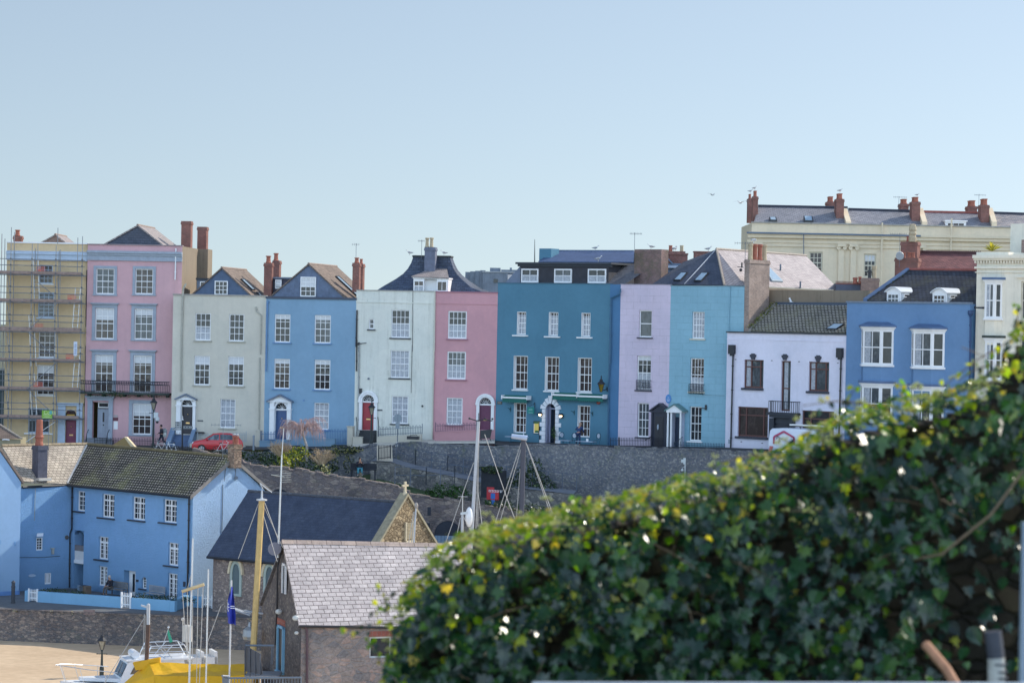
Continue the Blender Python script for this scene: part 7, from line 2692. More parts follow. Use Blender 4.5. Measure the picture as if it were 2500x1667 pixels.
def bike(label, q, yaw, cols, lean=.1):
	t = thing('bicycle', label, 'bicycle', q)
	R3 = Matrix.Rotation(yaw, 3, 'Z') @ Matrix.Rotation(lean, 3, 'X')
	w = lambda x, z, y=0: V(q) + R3 @ V((x, y, z))
	for x in (-.5, .5):
		m = MB()
		m.path([w(x + .33 * math.cos(i * .449), .34 + .33 * math.sin(i * .449)) for i in range(15)], .022, 5)
		wh = m.build('wheel', TYRE, t)
		m = MB()
		for i in range(7):
			m.tube(w(x, .34), w(x + .32 * math.cos(i * .9), .34 + .32 * math.sin(i * .9)), .006, n=3)
		m.build('spokes', ALU, wh)
	m = MB()
	for a, b in (((-.5, .34), (-.05, .32)), ((-.05, .32), (-.2, .85)), ((-.2, .85), (-.5, .34)), ((-.05, .32), (.35, .8)), ((-.18, .78), (.35, .8)), ((.5, .34), (.32, .95))):
		m.tube(w(*a), w(*b), .02, n=5)
	m.build('frame', cols[0], t)
	m = MB().ball(w(-.21, .9), .13, .07, .04)
	m.build('saddle', DARK, t)
	m = MB().path([w(.32, .95), w(.34, 1.0, -.25), w(.28, 1.02, -.28)], .015, 5)
	m.path([w(.32, .95), w(.34, 1.0, .25), w(.28, 1.02, .28)], .015, 5)
	m.build('handlebar', cols[1], t)
	return t
q = P(*px('Y', 700, 830), 193)
q.z = zst(q.x) - .1
bike('white bicycle with shiny handlebars beside the low black railing', q, 2.6, (WHITE, ALU))
q = P(*px('Y', 490, 790), 193.5)
q.z = zst(q.x) - .1
bike('pale bicycle beside the walking person', q, 2.9, (ALU, ALU))
q = P(*px('Y', 1850, 880), 189.8)
q.z = P(*px('Y', 1850, 905), 189.8).z
bike('white bicycle leaning by the railing at the back of the red car', q, .4, (plain('bike_white', (.6, .62, .65), .4), ALU))
# ================================================================== SCAFFOLD
SF_ = F1.back(-1.45)
SI_ = F1.back(-.35)
t = thing('scaffolding', 'grey tube scaffolding with board decks wrapped round the mustard yellow house', 'scaffolding', SF_.p(3, base(F1) + 1.5))
zb_ = base(F1) + 1.6
for i, (x, y0) in enumerate(((20, 215), (140, 130), (410, 338), (715, 360), (1050, 245), (-60, 70), (-140, 235))):
	a = SF_.atz('A', x, 500)[0]
	zt_ = SF_.atz('A', x, y0)[1]
	MB().tube(SF_.p(a, zb_), SF_.p(a, zt_), .032, n=5).build('standard', STEEL, t)
	a2 = SI_.atz('A', x + 40, 500)[0]
	if i not in (4,):
		zt2 = SI_.atz('A', x, min(y0 + 60, 600))[1]
		MB().tube(SI_.p(a2, zb_), SI_.p(a2, zt2), .032, n=5).build('standard', STEEL, t)
for x, y0, y1 in ((738, 138, 340), (768, 415, 1050), (990, 262, 700), (482, 335, 700)):
	a = SF_.atz('A', x, (y0 + y1) / 2)[0]
	MB().tube(SF_.p(a, SF_.atz('A', x, y1)[1]), SF_.p(a, SF_.atz('A', x, y0)[1]), .03, n=5).build('standard', STEEL, t)
DECK = plain('scaffold_board', (.30, .22, .19), .9, .3, 4)
decks = [('A', 692, 745), ('A', 1045, 1100), ('A', 1405, 1475), ('B', 340, 385), ('B', 702, 755), ('B', 1062, 1115)]
aL, aR = SF_.atz('A', -160, 700)[0], SF_.atz('A', 1040, 700)[0]
for zm, y0, y1 in decks:
	z1, z0 = SF_.atz(zm, 520, y0)[1], SF_.atz(zm, 520, y1)[1]
	m = MB()
	SF_.box(m, aL, aR, z0 + .13, z1, 0, .04)
	for k in range(5):
		SF_.box(m, aL, aR, z0 + .09, z0 + .13, -1.02 + k * .21, -.83 + k * .21)
	m.build('deck_board', DECK, t)
	m = MB()
	m.tube(SF_.p(aL - .3, z0 + .03), SF_.p(aR + .35, z0 + .03), .032, n=5)
	m.tube(SI_.p(aL - .3, z0 + .03), SI_.p(aR + .2, z0 + .03), .032, n=5)
	n = 9
	for k in range(n):
		a = aL + (aR - aL) * k / (n - 1)
		m.tube(SF_.p(a, z0 + .08, .2), SF_.p(a, z0 + .08, -1.25), .03, n=5)
	m.build('transom', STEEL, t)
	for dz in (.62, 1.12):
		MB().tube(SF_.p(aL - .2, z1 + dz - .15), SF_.p(aR + .25, z1 + dz - .2), .03, n=5).build('ledger', STEEL, t)
	m = MB()
	for x in (140, 410, 715, 1050):
		a = SF_.atz('A', x, 500)[0]
		for dz in (.0, .62, 1.12):
			m.cbox(SF_.p(a, z1 + dz - .2, .03), .12, .12, .12)
	m.build('coupler', plain('coupler', (.12, .13, .14), .6, .3), t)
for (z0m, x0, y0, z1m, x1, y1) in (('A', 490, 835, 'A', 700, 1010), ('A', 740, 1090, 'A', 400, 1400), ('A', 360, 1470, 'B', 690, 320), ('B', 715, 395, 'B', 345, 730), ('B', 345, 735, 'B', 640, 1005), ('B', 700, 1150, 'B', 265, 1450)):
	MB().tube(SF_.w(z0m, x0, y0, .05), SF_.w(z1m, x1, y1, .05), .03, n=5).build('brace', STEEL if y0 != 1150 else ALU, t)
for k in range(5):
	z = SF_.atz('A', 20, 760 + 360 * k)[1]
	MB().tube(SF_.p(aL, z + 2.0), SF_.p(aL + .9, z - .2), .028, n=5).build('brace', STEEL, t)
	MB().tube(SF_.p(SF_.atz('A', 740, 500)[0], z), SF_.p(SF_.atz('A', 765, 500)[0], z - 2), .028, n=5).build('brace', STEEL, t)
	MB().tube(SF_.p(SF_.atz('A', 100, 500)[0], z), SF_.p(SF_.atz('A', 150, 500)[0], z - 2), .028, n=5).build('brace', STEEL, t)
NETM = plain('orange_netting', (.62, .16, .12), .7, .15, 6)
for zm, x0, y0, x1, y1 in (('A', 465, 620, 570, 690), ('A', 860, 990, 965, 1055), ('A', 430, 1360, 545, 1425), ('B', 838, 285, 935, 345), ('B', 425, 640, 540, 708)):
	a, b, c, d = SF_.rect(zm, x0, y0, x1, y1)
	m = MB()
	for i in range(7):
		SF_.box(m, a + (b - a) * i / 6 - .012, a + (b - a) * i / 6 + .012, c, d, -.13, -.12)
	for i in range(6):
		SF_.box(m, a, b, c + (d - c) * i / 5 - .012, c + (d - c) * i / 5 + .012, -.12, -.11)
	SF_.box(m, a + .02, a + (b - a) * .55, c, c + (d - c) * .3, -.11, -.10)
	m.build('orange_guard', NETM, t)
def ladder(label, zm0, x0, y0, zm1, x1, y1, o):
	p, q = F1.w(zm0, x0, y0, o), F1.w(zm1, x1, y1, o)
	m = MB()
	for s in (-.2, .2):
		m.tube(p + F1.t * s, q + F1.t * s, .03, n=5)
	n = int((q - p).length / .3)
	for i in range(1, n):
		c = p.lerp(q, i / n)
		m.tube(c - F1.t * .2, c + F1.t * .2, .018, n=4)
	return tag(m.build('ladder', ALU), label, 'ladder', 'ladders between the scaffold decks')
ladder('ladder from the fifth to the topmost scaffold deck', 'A', 470, 1045, 'A', 455, 520, 1.0)
ladder('ladder on the right from the fourth to the fifth scaffold deck', 'A', 955, 1450, 'A', 995, 900, 1.0)
ladder('ladder on the left from the third to the fourth scaffold deck', 'A', 430, 1900, 'A', 400, 1250, 1.0)
ladder('ladder on the right from the second to the third scaffold deck', 'B', 955, 730, 'B', 1000, 130, 1.0)
ladder('ladder on the left reaching the lowest scaffold deck', 'B', 440, 1060, 'B', 405, 530, 1.0)
m = MB()
F1.back(-1.52).zbox(m, 'B', 535, 1000, 668, 1104, 0, .02)
bn = m.build('banner', plain('green_banner', (.22, .42, .05), .6, .08), None)
tag(bn, 'bright green banner with white lettering hung on the lowest scaffold deck', 'banner')
BF_ = F1.back(-1.545)
text(bn, 'Cotta', BF_.w('B', 556, 1046), .42, (math.pi / 2, 0, 0), plain('banner_pale', (.6, .75, .35)))
m = MB()
for y, x0, x1 in ((1048, 556, 628), (1064, 552, 650), (1082, 566, 636), (1096, 545, 660)):
	n = 9
	for i in range(n):
		u = x0 + (x1 - x0) * i / n
		BF_.zbox(m, 'B', u, y - 4, u + (x1 - x0) / n * .72, y + 4, 0, .005)
m.build('small_lettering', plain('banner_pale', (.6, .75, .35)), bn)
m = MB()
BF_.zbox(m, 'B', 632, 1008, 664, 1050, 0, .004)
m.build('picture', plain('banner_teal', (.12, .40, .40)), bn)
m = MB()
F1.back(-1.5).zbox(m, 'B', 940, 125, 985, 305, 0, .02)
sg = tag(m.build('safety_sign', plain('sign_pale', (.58, .64, .74), .5, .1)), 'tall pale safety notice fixed to the right side of the scaffolding', 'sign')
m = MB()
for y in (165, 190, 225, 250, 275):
	F1.back(-1.525).zbox(m, 'B', 950, y - 7, 976, y + 5, 0, .004)
m.build('lettering', plain('notice_blue', (.22, .28, .45)), sg)
# ================================================================== BRIGHT BLUE HARBOUR COTTAGE
CBL = render_wall('bright_blue_render', (.255,.46,.74), .08, '#3a6fb0', rough_cast=True)
CBP = render_wall('pale_blue_render', (.29,.45,.66), .1, '#5f88bc')
SMS = plain('dark_slate_sill', (.04, .045, .06), .6)
FR = Fac.px(174, 170.6, 469.5, 44, 1300)
inner = FR.A
FL = Fac.px(48, inner.y - 3.1, 174, -42, 1300)
FL = Fac(inner - V((math.cos(R_(42)), math.sin(R_(42)), 0)) * FL.L, inner)
zev = FR.atz('N', 1400, 604)[1]
h = House('harbour_cottage', 'bright blue L shaped cottage with mossy roof, white windows and black downpipes on the quay', FR, zev, 1.7, 6.3, CBL, 'cottage')
for q, sl, c, r in (((820, 602, 903, 815), (790, 903), 2, 4), ((1085, 635, 1215, 885), (1043, 1223), 4, 4), ((1407, 666, 1542, 910), (1365, 1548), 4, 4), ((1737, 693, 1878, 938), (1692, 1880), 4, 4),
					((1047, 1087, 1150, 1328), (1007, 1155), 4, 5), ((1787, 1152, 1895, 1394), (1747, 1898), 4, 5)):
	w = h.win('N', *q, c, r, rev=.2, fw=.07, bw=.035, mid=False, gl=GLASS[0] if q[0] > 1000 else GLASS[2])
	a, b, cc, d = FR.rect('N', sl[0], q[3] + 2, sl[1], q[3] + 16)
	m = MB()
	FR.box(m, a, b, cc, d, -.05, .14)
	m.build('sill', SMS, w)
	a, b, cc, d = FR.rect('N', *q)
	m = MB()
	FR.box(m, a + .07, b - .07, d - (d - cc) * .30, d - (d - cc) * .24, -.2, -.11)
	if c == 4:
		FR.box(m, (a + b) / 2 - .05, (a + b) / 2 + .05, cc + .07, d - .07, -.2, -.112)
	m.build('casement_bar', WHITE, w)
for q, c, r in (((1047, 182, 1142, 392), 4, 5), ((1782, 258, 1885, 530), 4, 5)):
	w = h.win('O', *q, c, r, rev=.2, fw=.07, bw=.035, mid=False, gl=GLASS[0])
	a, b, cc, d = FR.rect('O', *q)
	m = MB()
	FR.box(m, a + .07, b - .07, d - (d - cc) * .24, d - (d - cc) * .2, -.2, -.11)
	FR.box(m, (a + b) / 2 - .05, (a + b) / 2 + .05, cc + .07, d - .07, -.2, -.112)
	m.build('casement_bar', WHITE, w)
w = h.win('O', 1507, 296, 1558, 420, 2, 4, rev=.18, fw=.05, bw=.03, mid=False)
a, b, c, d = FR.rect('O', 1480, 420, 1558, 432)
m = MB()
FR.box(m, a, b, c, d, -.05, .12)
m.build('sill', SMS, w)
a, b, c, d = FR.rect('O', 1507, 296, 1558, 420)
m = MB()
mid, r = (a + b) / 2, (b - a) / 2
for i in range(6):
	for sgn in (1, -1):
		t0, t1 = math.pi / 2 * i / 6, math.pi / 2 * (i + 1) / 6
		z0 = d - r
		m.poly([FR.p(mid + sgn * r * math.cos(t0), z0 + r * math.sin(t0), -.001), FR.p(mid + sgn * r * math.cos(t1), z0 + r * math.sin(t1), -.001), FR.p(mid + sgn * r, d, -.001)])
m.build('window_arch', CBL, h.r)
a, b, c, d = FR.rect('O', 1316, 228, 1440, 472)
h.holes.append((a, b, 1.7, d, .5))
m = MB()
FR.box(m, a, b, 1.75, d, -.52, -.44)
dr = m.build('door', WHITE, h.r)
m = MB()
FR.back(.44).zbox(m, 'O', 1412, 262, 1434, 452, 0, .02)
m.build('door_glass', GLASS[0], dr)
h.zb('name_plate', SMS, 'O', 1448, 322, 1474, 346, 0, .03)
h.zb('notice_frame', SMS, 'O', 1950, 345, 1974, 398, 0, .03)
a, b, zt_, _ = FR.rect('N', 793, 1030, 893, 1035)
ztop = FR.atz('N', 845, 1020)[1]
h.holes.append((a, b, 1.7, ztop, 1.4))
m = MB()
mid, r = (a + b) / 2, (b - a) / 2
for i in range(8):
	for sgn in (1, -1):
		t0, t1 = math.pi / 2 * i / 8, math.pi / 2 * (i + 1) / 8
		zz = ztop - r * .6
		f = lambda t_: (mid + sgn * r * math.cos(t_), zz + r * .6 * math.sin(t_))
		p0, p1 = f(t0), f(t1)
		m.prism([FR.p(*p0, -.002), FR.p(*p1, -.002), FR.p(p1[0], ztop, -.002), FR.p(p0[0], ztop, -.002)], FR.n * -.35)
m.quad(FR.p(a, 1.7, -1.38), FR.p(b, 1.7, -1.38), FR.p(b, ztop, -1.38), FR.p(a, ztop, -1.38))
m.build('loggia', plain('shaded_blue', (.10, .20, .36), .8, .15), h.r)  # darker blue puts the shade of the recess into the colour
m = MB()
_, _, c, d = FR.rect('N', 790, 1335, 885, 1372)
FR.box(m, a + .01, b - .01, c, d, -.4, .02)
_, _, c2, d2 = FR.rect('N', 790, 1238, 885, 1336)
for i in range(8):
	x = a + .06 + (b - a - .12) * i / 7
	FR.box(m, x - .03, x + .03, c2, d2, -.1, -.03)
m.build('balusters', WHITE, h.r)
m = MB()
_, _, c, d = FR.rect('N', 790, 1178, 885, 1238)
FR.box(m, a + .02, b - .02, c, d, -.12, -.02)
m.build('balcony_panel', plain('weathered_board', (.19, .18, .19), .8, .2), h.r)
h.pipe([(2010, 655), (2004, 1000), (1998, 1480)], .055, zm='N')
h.pipe([(1998, 10), (1990, 520)], .055, zm='O')
h.pipe([(768, 560), (764, 1000), (745, 1050), (740, 1480)], .055, zm='N')
h.pipe([(740, 10), (738, 405)], .055, zm='O')
h.pipe([(680, 878), (732, 1025), (742, 1050)], .035, zm='N')
bk = -FR.n
off = .35
W_ = 6.3
eR0 = FR.p(0, zev, off) + UP * .02
eR1 = FR.p(FR.L + .15, zev, off) + UP * .02
apx = FR.p(FR.L, FR.back(W_ / 2).at(563.5, 1122)[1], -W_ / 2)
zr = apx.z + .1
vL = FR.p(-(W_ / 2), zr, -W_ / 2)                 # where ridges would meet for equal spans
rL = FR.p(0, zr, -W_ / 2)
kk = along(rL, FR.t, 213.5)
rV = rL + FR.t * kk
zr_l = P(213.5, 1088, rV.y).z
rV.z = zr_l
inn = V((inner.x, inner.y, zev)) + FR.n * off * .2 + UP * .02
m = MB()
rE = FR.p(FR.L + .15, zr, -W_ / 2)
m.prism([eR0 - FR.t * .1, eR1, rE, rV], (FR.n * .5 + UP).normalized() * .1)
rf = m.build('roof', MOSSY, h.r)
m = MB()
bE, bV = FR.p(FR.L + .15, zev, -W_ - .3), FR.p(-3, zev, -W_ - .3)
m.prism([rE, bE, bV, rV], (bk * .5 + UP).normalized() * .1)
m.build('roof', MOSSY, h.r)
m = MB()
n = 26
for i in range(n):
	p, q = rV.lerp(rE, i / n), rV.lerp(rE, (i + .95) / n)
	m.tube(p + UP * .1, q + UP * .1, .13, n=6)
m.build('ridge_tiles', plain('mossy_ridge', (.16, .135, .075), .9, .35, 3), rf)
lE = FL.p(-.1, zev, off * .4) + UP * .02
lr = P(-30, 1094, 0 + FL.A.y + 2.6) if False else None
rdL = P(4, 1094, FL.p(0, 0, -3.0).y)
rdL.z = zr_l
lE2 = P(56, 1178, FL.A.y - .1)
m = MB()
m.prism([lE2, eR0 - FR.t * .05, rV, rdL], (FL.n * .5 + UP).normalized() * .1)
rfl = m.build('roof', brickwork('pale_lichen_slate', (.50, .44, .36), (.37, .325, .27), (.12, .10, .085), .34, .24, .018, .7, moss=(.55, .5, .40), mossamt=.35, bump=.8, rough=.75), h.r)
m = MB()
n = 14
for i in range(n):
	p, q = rdL.lerp(rV, i / n), rdL.lerp(rV, (i + .95) / n)
	m.tube(p + UP * .12, q + UP * .12, .13, n=6)
m.build('ridge_tiles', plain('lichen_ridge', (.34, .27, .18), .9, .35, 3), rfl)
m = MB().tube(eR0 + UP * .14 - FR.t * .05, rV + UP * .12, .075, n=6)
m.build('valley_lead', plain('white_lead', (.62, .60, .57), .6, .1), rfl)
m = MB()
m.tube(eR0 + FR.n * .03 - FR.t * .1, eR1 + FR.n * .03, .09, n=6)
m.tube(FL.p(.05, zev, off * .4), eR0 - FR.t * .1, .09, n=6)
m.build('gutter', DARK, h.r)
keep = (h.F, h.holes, h.extra)
h.F, h.holes, h.extra = FL, [], MB()
w = h.win('N', 386, 1095, 452, 1232, 2, 4, rev=.08, fw=.06, bw=.035, mid=False)
m = MB()
q0, q1 = FL.w('N', 386, 1050, .0), FL.w('N', 450, 1046, .0)
m.prism([FL.w('N', 388, 1085, .45), FL.w('N', 455, 1082, .45), q1 + FL.n * .1, q0 + FL.n * .1], FL.n * .04)
m.build('top_light', WHITE, w)
m = MB()
FL.zbox(m, 'N', 534, 1205, 568, 1212, 0, .2)
FL.zbox(m, 'N', 543, 1212, 560, 1270, .05, .2)
m.build('wall_lamp', plain('pale_lamp', (.45, .45, .4), .4), h.r)
w = h.win('O', 476, 252, 545, 372, 4, 1, rev=.12, bw=.06)
q = FL.w('O', 340, 280, .01)
m = MB().prism([q + FL.t * .28 * math.cos(i * .45) + UP * .1 * math.sin(i * .45) for i in range(14)], FL.n * .02)
m.build('house_name', plain('pale_oval', (.4, .5, .62), .5), h.r)
MB().tube(FL.w('N', 712, 1093, 0), FL.w('N', 712, 1093, .15), .14, n=12).build('round_vent', DARK, h.r)
h.pipe([(376, 575), (366, 915)], .02, zm='N', o=.03, name='cable', mat=plain('grey_pipe', (.35, .37, .37)))
h.pipe([(0, 1282), (200, 1308), (450, 1305), (640, 1292)], .018, zm='N', o=.03, name='cable', mat=SMS)
mb = MB()
holed(mb, FL, -.2, FL.L, 1.7, zev, h.holes, .2)
mb.build('left_wing_wall', CBL, h.r)
h.F, h.holes, h.extra = keep
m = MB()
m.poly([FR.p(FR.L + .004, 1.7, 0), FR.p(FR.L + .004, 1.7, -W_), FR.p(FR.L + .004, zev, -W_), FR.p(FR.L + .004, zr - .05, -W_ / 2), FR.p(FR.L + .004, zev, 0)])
m.build('gable', render_wall('sunlit_gable_render', (.40, .57, .79), .08, '#3a6fb0', rough_cast=True), h.r)  # same paint as the front, sunlight put into a paler blue
m = MB()
for (a, b) in ((eR1, rE), (rE, bE)):
	m.prism([a - UP * .16, b - UP * .16, b + UP * .1, a + UP * .1], FR.t * .05)
m.build('verge', plain('grey_verge', (.24, .22, .2), .9, .25), rf)
m = MB()
GB_ = Fac(FR.p(FR.L, 0, 0), FR.p(FR.L, 0, -W_))
m.path([GB_.w('R', 205, 250, .1), GB_.w('R', 188, 430, .1), GB_.w('R', 188, 445, .4)], .025, 5)
m.build('mast_bracket', GREYIRON, h.r)
m = MB().path([GB_.w('R', 300, 265, .06), GB_.w('R', 293, 400, .06), GB_.w('R', 300, 418, .1)], .02, 4)
m.tube(GB_.w('R', 300, 415, .0), GB_.w('R', 300, 415, .2), .12, n=8)
m.build('bell_wire', GREYIRON, h.r)
MB().tube(GB_.w('R', 173, 480, .03), GB_.w('R', 163, 985, .03), .018, n=4).build('cable', SMS, h.r)
m = MB().tube(GB_.w('R', 530, 560, -.4), GB_.w('R', 532, 505, -.4), .09, n=7)
m.build('flue', DARK, h.r)
CF = Fac(FR.p(FR.L - .9, 0, -W_ / 2 + .35), FR.p(FR.L + 5, 0, -W_ / 2 + .35))
a, b, c, d = CF.rect('D', 766, 1100, 862, 1285)
b = a + .66
STN = rubble('chimney_stone', '#8a7567', '#77685e', '#9b8878', '#5d554e', 5, .6)
ch = chimney(h.r, CF, a, b, zr - .6, d, .6, STN, [], POT)
for u, y in ((.3, 992), (.72, 1003)):
	q = CF.p(a + (b - a) * u, d - .03, -.35)
	MB().lathe(q, [(.12, 0), (.125, .05), (.10, .12), (.11, .42), (.14, .46), (.14, .54), (.11, .56)], 10).build('chimney_pot', POT, ch)
	MB().lathe(q + UP * .58, [(.05, 0), (.15, .05), (.05, .12)], 8).build('chimney_cowl', plain('grey_cowl', (.4, .4, .42), .5), ch)
aerial(h.r, CF.p(a - .4, d - .9, .1), 2.2, .1, 9, 1.9)
LF_ = Fac(FL.p(0, 0, .1), FL.p(8, 0, .1))
a, b = LF_.atz('N', 404, 350)[0], LF_.atz('N', 504, 350)[0]
d = LF_.atz('N', 440, 122)[1]
c = zev + .2
LF2 = Fac(LF_.p(a, 0), LF_.p(b, 0))
ch = chimney(h.r, LF2, 0, b - a, c, d, .75, plain('slate_hung', (.085, .09, .125), .7, .3, 4, streak=.3, scol='#4a4a4a'), [], POT)
q = LF2.p((b - a) * .4, d - .02, -.38)
MB().lathe(q, [(.27, 0), (.28, .1), (.24, .3), (.26, .5), (.30, .55), (.30, .62), (.25, .7), (.21, 1.7), (.19, 1.75)], 12).build('chimney_pot', POT, ch)
m = MB()
LF2.box(m, -.1, b - a + .12, c + .2, c + .36, -.2, .35)
m.build('chimney_flashing', plain('pale_mortar', (.55, .52, .46), .8), ch)
aerial(h.r, LF2.p(b - a + .35, d - 1, -.5), 2.7, 2.8, 9, 2.2)
WF = Fac(P(290, 1085, 182), P(335, 1085, 182))
m = MB()
cp = [P(*px('N', x, y), 181) for x, y in ((1320, 30), (1345, 32), (1440, 140), (1395, 140))]
m.prism([P(*px('N', 1185, 120), 181), P(*px('N', 1400, 140), 181), P(*px('N', 1320, 34), 181)], V((0, .6, 0)))
m.build('rear_wall', render_wall('buff_render', '#8d7a55', .4), h.r)
m = MB().prism(cp, V((0, .7, 0)))
m.build('rear_wall_cap', plain('pale_cap', (.62, .52, .34), .8, .15), h.r)
h.finish(top=False)
F3b = Fac.px(-160, FL.A.y - 1.5 - 5.0, 49, -42, 1300)
tt = V((math.cos(R_(42)), math.sin(R_(42)), 0))
rc = P(49, 1300, FL.A.y - 2.0)
F3b = Fac(rc - tt * 9, V((rc.x, rc.y, 0)))
(a0, z0), (a1, z1) = F3b.atz('N', 238, 508), F3b.atz('N', 4, 165)
sl = (z1 - z0) / (a0 - a1)
pa, pz = F3b.L - 4.3, z0 + sl * 4.3
t = thing('gabled_house', 'plain pale blue gabled house wall at the far left edge of the quay', 'house', F3b.p(5, 1.7))
m = MB()
m.prism([F3b.p(-2, 1.7), F3b.p(F3b.L, 1.7), F3b.p(F3b.L, z0), F3b.p(pa, pz), F3b.p(pa - 4.3, z0), F3b.p(-2, z0)], F3b.n * -2.4)
m.build('wall', CBP, t)
m = MB()
for (p0, p1) in (((F3b.L + .15, z0 - .12), (pa, pz)), ((pa - 4.45, z0 - .12), (pa, pz))):
	A_, B_ = F3b.p(*p0, .1), F3b.p(*p1, .1)
	m.prism([A_, B_, B_ + UP * .22, A_ + UP * .22], F3b.n * -2.6)
m.build('roof', plain('brown_verge_tiles', (.22, .17, .14), .9, .3, 4), t)
m = MB()
F3b.box(m, -2, F3b.L + .02, 1.7, 2.15, 0, .05)
m.build('plinth', plain('plinth_blue', (.12, .24, .48), .8, .2), t)
for x, y in ((160, 1160), (2, 1145)):
	m = MB()
	F3b.zbox(m, 'N', x - 8, y - 22, x + 6, y + 22, 0, .03)
	m.build('wall_tie', plain('tie_blue', (.2, .38, .62)), t)
t = thing('house', 'small cream house corner with brown tiled hipped roof at the left edge below the scaffolding', 'house', P(-20, 1095, 186))
SF2 = Fac.px(-90, 186, 50, -5, 1080)
m = MB()
m.poly([SF2.w('B', -400, 1370), SF2.w('B', 275, 1362, .2), SF2.w('B', 0, 1190, -2.5), SF2.w('B', -200, 1100, -2.5)])
m.build('roof', SLATEB, t)
m = MB()
m.tube(SF2.w('B', 278, 1360, .2), SF2.w('B', -2, 1182, -2.5), .07, n=5)
m.build('hip_tiles', plain('pale_ridge', (.36, .31, .26)), t)
m = MB()
a, b, c, d = SF2.rect('B', -400, 1368, 262, 1560)
SF2.box(m, a, b, c, d, -4, 0)
m.build('wall', render_wall('cream_corner', '#a79f86', .4), t)
m = MB()
m.path([SF2.w('B', 30, 1378, .3), SF2.w('B', 60, 1372, .3), SF2.w('B', 120, 1378, .3)], .05, 5)
m.build('pipe', WHITE, t)
G0, G1 = P(58, 1468, 162.2), P(427, 1492, 157.9)
GF = Fac(G0, G1)
ztop = lambda zm, x, y: GF.atz(zm, x, y)[1]
m = MB()
def gseg(x0, x1):
	a, b = GF.atz('O', x0, 520)[0], GF.atz('O', x1, 520)[0]
	GF.box(m, a, b, QZ - .1, GZ, -.3, 0)
GZ = (ztop('O', 450, 462) + ztop('O', 1250, 492) + ztop('O', 1800, 548)) / 3
gseg(262, 308)
gseg(396, 1290)
gseg(1392, 1858)
gl = GF.p(GF.atz('O', 1858, 520)[0], 0)
cb = V((FR.B.x, FR.B.y, 0)) + FR.n * .1
gr = Fac(gl, gl + (cb - gl) * .93)
gr.box(m, 0, gr.L, QZ - .1, GZ, -.3, 0)
tag(m.build('garden_wall', render_wall('garden_wall_blue', (.26,.50,.74), .15)), 'low pale blue garden wall in front of the bright blue cottage', 'wall')
m = MB()
G3a, G3b = P(475, 1475, 160.6), P(493, 1478, 160.3)
Gx = Fac(G3a, G3b)
Gx.box(m, -.4, Gx.L, QZ - .1, GZ, -.25, 0)
tag(m.build('garden_wall', render_wall('garden_wall_blue', (.26,.50,.74))), 'short pale blue wall joining the white gate beside the chapel', 'wall')
def picket(label, F, a, b, zt_, o=0.02):
	t = thing('picket_gate', label, 'gate', F.p((a + b) / 2, QZ, o), 'white picket gates of the bright blue cottage')
	m = MB()
	n = 5
	for i in range(n):
		x = a + .05 + (b - a - .1) * i / (n - 1)
		ww = .021
		m.prism([F.p(x - ww, QZ + .06, o), F.p(x + ww, QZ + .06, o), F.p(x + ww, zt_, o), F.p(x, zt_ + .06, o), F.p(x - ww, zt_, o)], F.n * .02)
	m.build('pickets', WHITE, t)
	m = MB()
	for z in (QZ + .2, zt_ - .2):
		F.box(m, a, b, z, z + .07, o - .04, o)
	m.build('rails', WHITE, t)
	for x in (a - .05, b + .05):
		m = MB()
		F.box(m, x - .04, x + .04, QZ, zt_ + .08, o - .06, o + .04)
		m.build('post', WHITE, t)
picket('white picket gate at the left end of the pale blue garden wall', GF, GF.atz('O', 315, 490)[0], GF.atz('O', 390, 490)[0], ztop('O', 350, 432))
picket('white picket gate in the middle of the pale blue garden wall', GF, GF.atz('O', 1300, 540)[0], GF.atz('O', 1382, 540)[0], ztop('O', 1340, 470))
picket('white picket gate beside the chapel wall', Gx, Gx.L + .1, Gx.atz('O', 2255, 560)[0], Gx.atz('O', 2200, 496)[1])
def bench(label, q, yaw, w, mat):
	t = thing('bench', label, 'bench', q)
	R3 = Matrix.Rotation(yaw, 3, 'Z')
	B = lambda m, x, y, z, sx, sy, sz: m.box(V(q) + R3 @ V((x, y, z)), R3 @ V((sx, 0, 0)), R3 @ V((0, sy, 0)), UP * sz)
	m = MB()
	for i in range(4):
		B(m, -w / 2, -.2 + i * .12, .42, w, .1, .03)
	m.build('seat', mat, t)
	m = MB()
	B(m, -w / 2, .27, .86, w, .05, .06)
	B(m, -w / 2, .27, .5, w, .05, .05)
	n = int(w / .12)
	for i in range(n):
		B(m, -w / 2 + .04 + i * (w - .1) / (n - 1), .28, .55, .05, .03, .31)
	m.build('backrest', mat, t)
	for x in (-w / 2, w / 2 - .06):
		for y in (-.2, .26):
			m = MB()
			B(m, x, y, 0, .06, .06, .42 if y < 0 else .9)
			m.build('leg', mat, t)
	return t
WOODG = plain('grey_teak', (.22, .21, .20), .8, .25, 6)
yb = math.atan2(FR.t.y, FR.t.x)
q = FR.w('O', 1235, 470, .6)
q.z = QZ
bench('dark garden bench with a seated person under the cottage window', q, yb, 1.7, WOODG)
qs = q - FR.t * .55 + FR.n * .12
person('elderly person in dark jacket sitting on the garden bench, reading', qs, yb, sit, (CL('blackjacket', (.025, .025, .035)), CL('greytrouser', (.12, .11, .1)), CL('blackshoe', (.02, .02, .02)), plain('white_hair', (.55, .5, .46), .7)))
q = FR.w('O', 1632, 512, .5)
q.z = QZ + .05
bench('pale grey slatted bench between the small arched window and the french door', q, yb, 1.6, plain('pale_teak', (.33, .34, .36), .8, .2, 6))
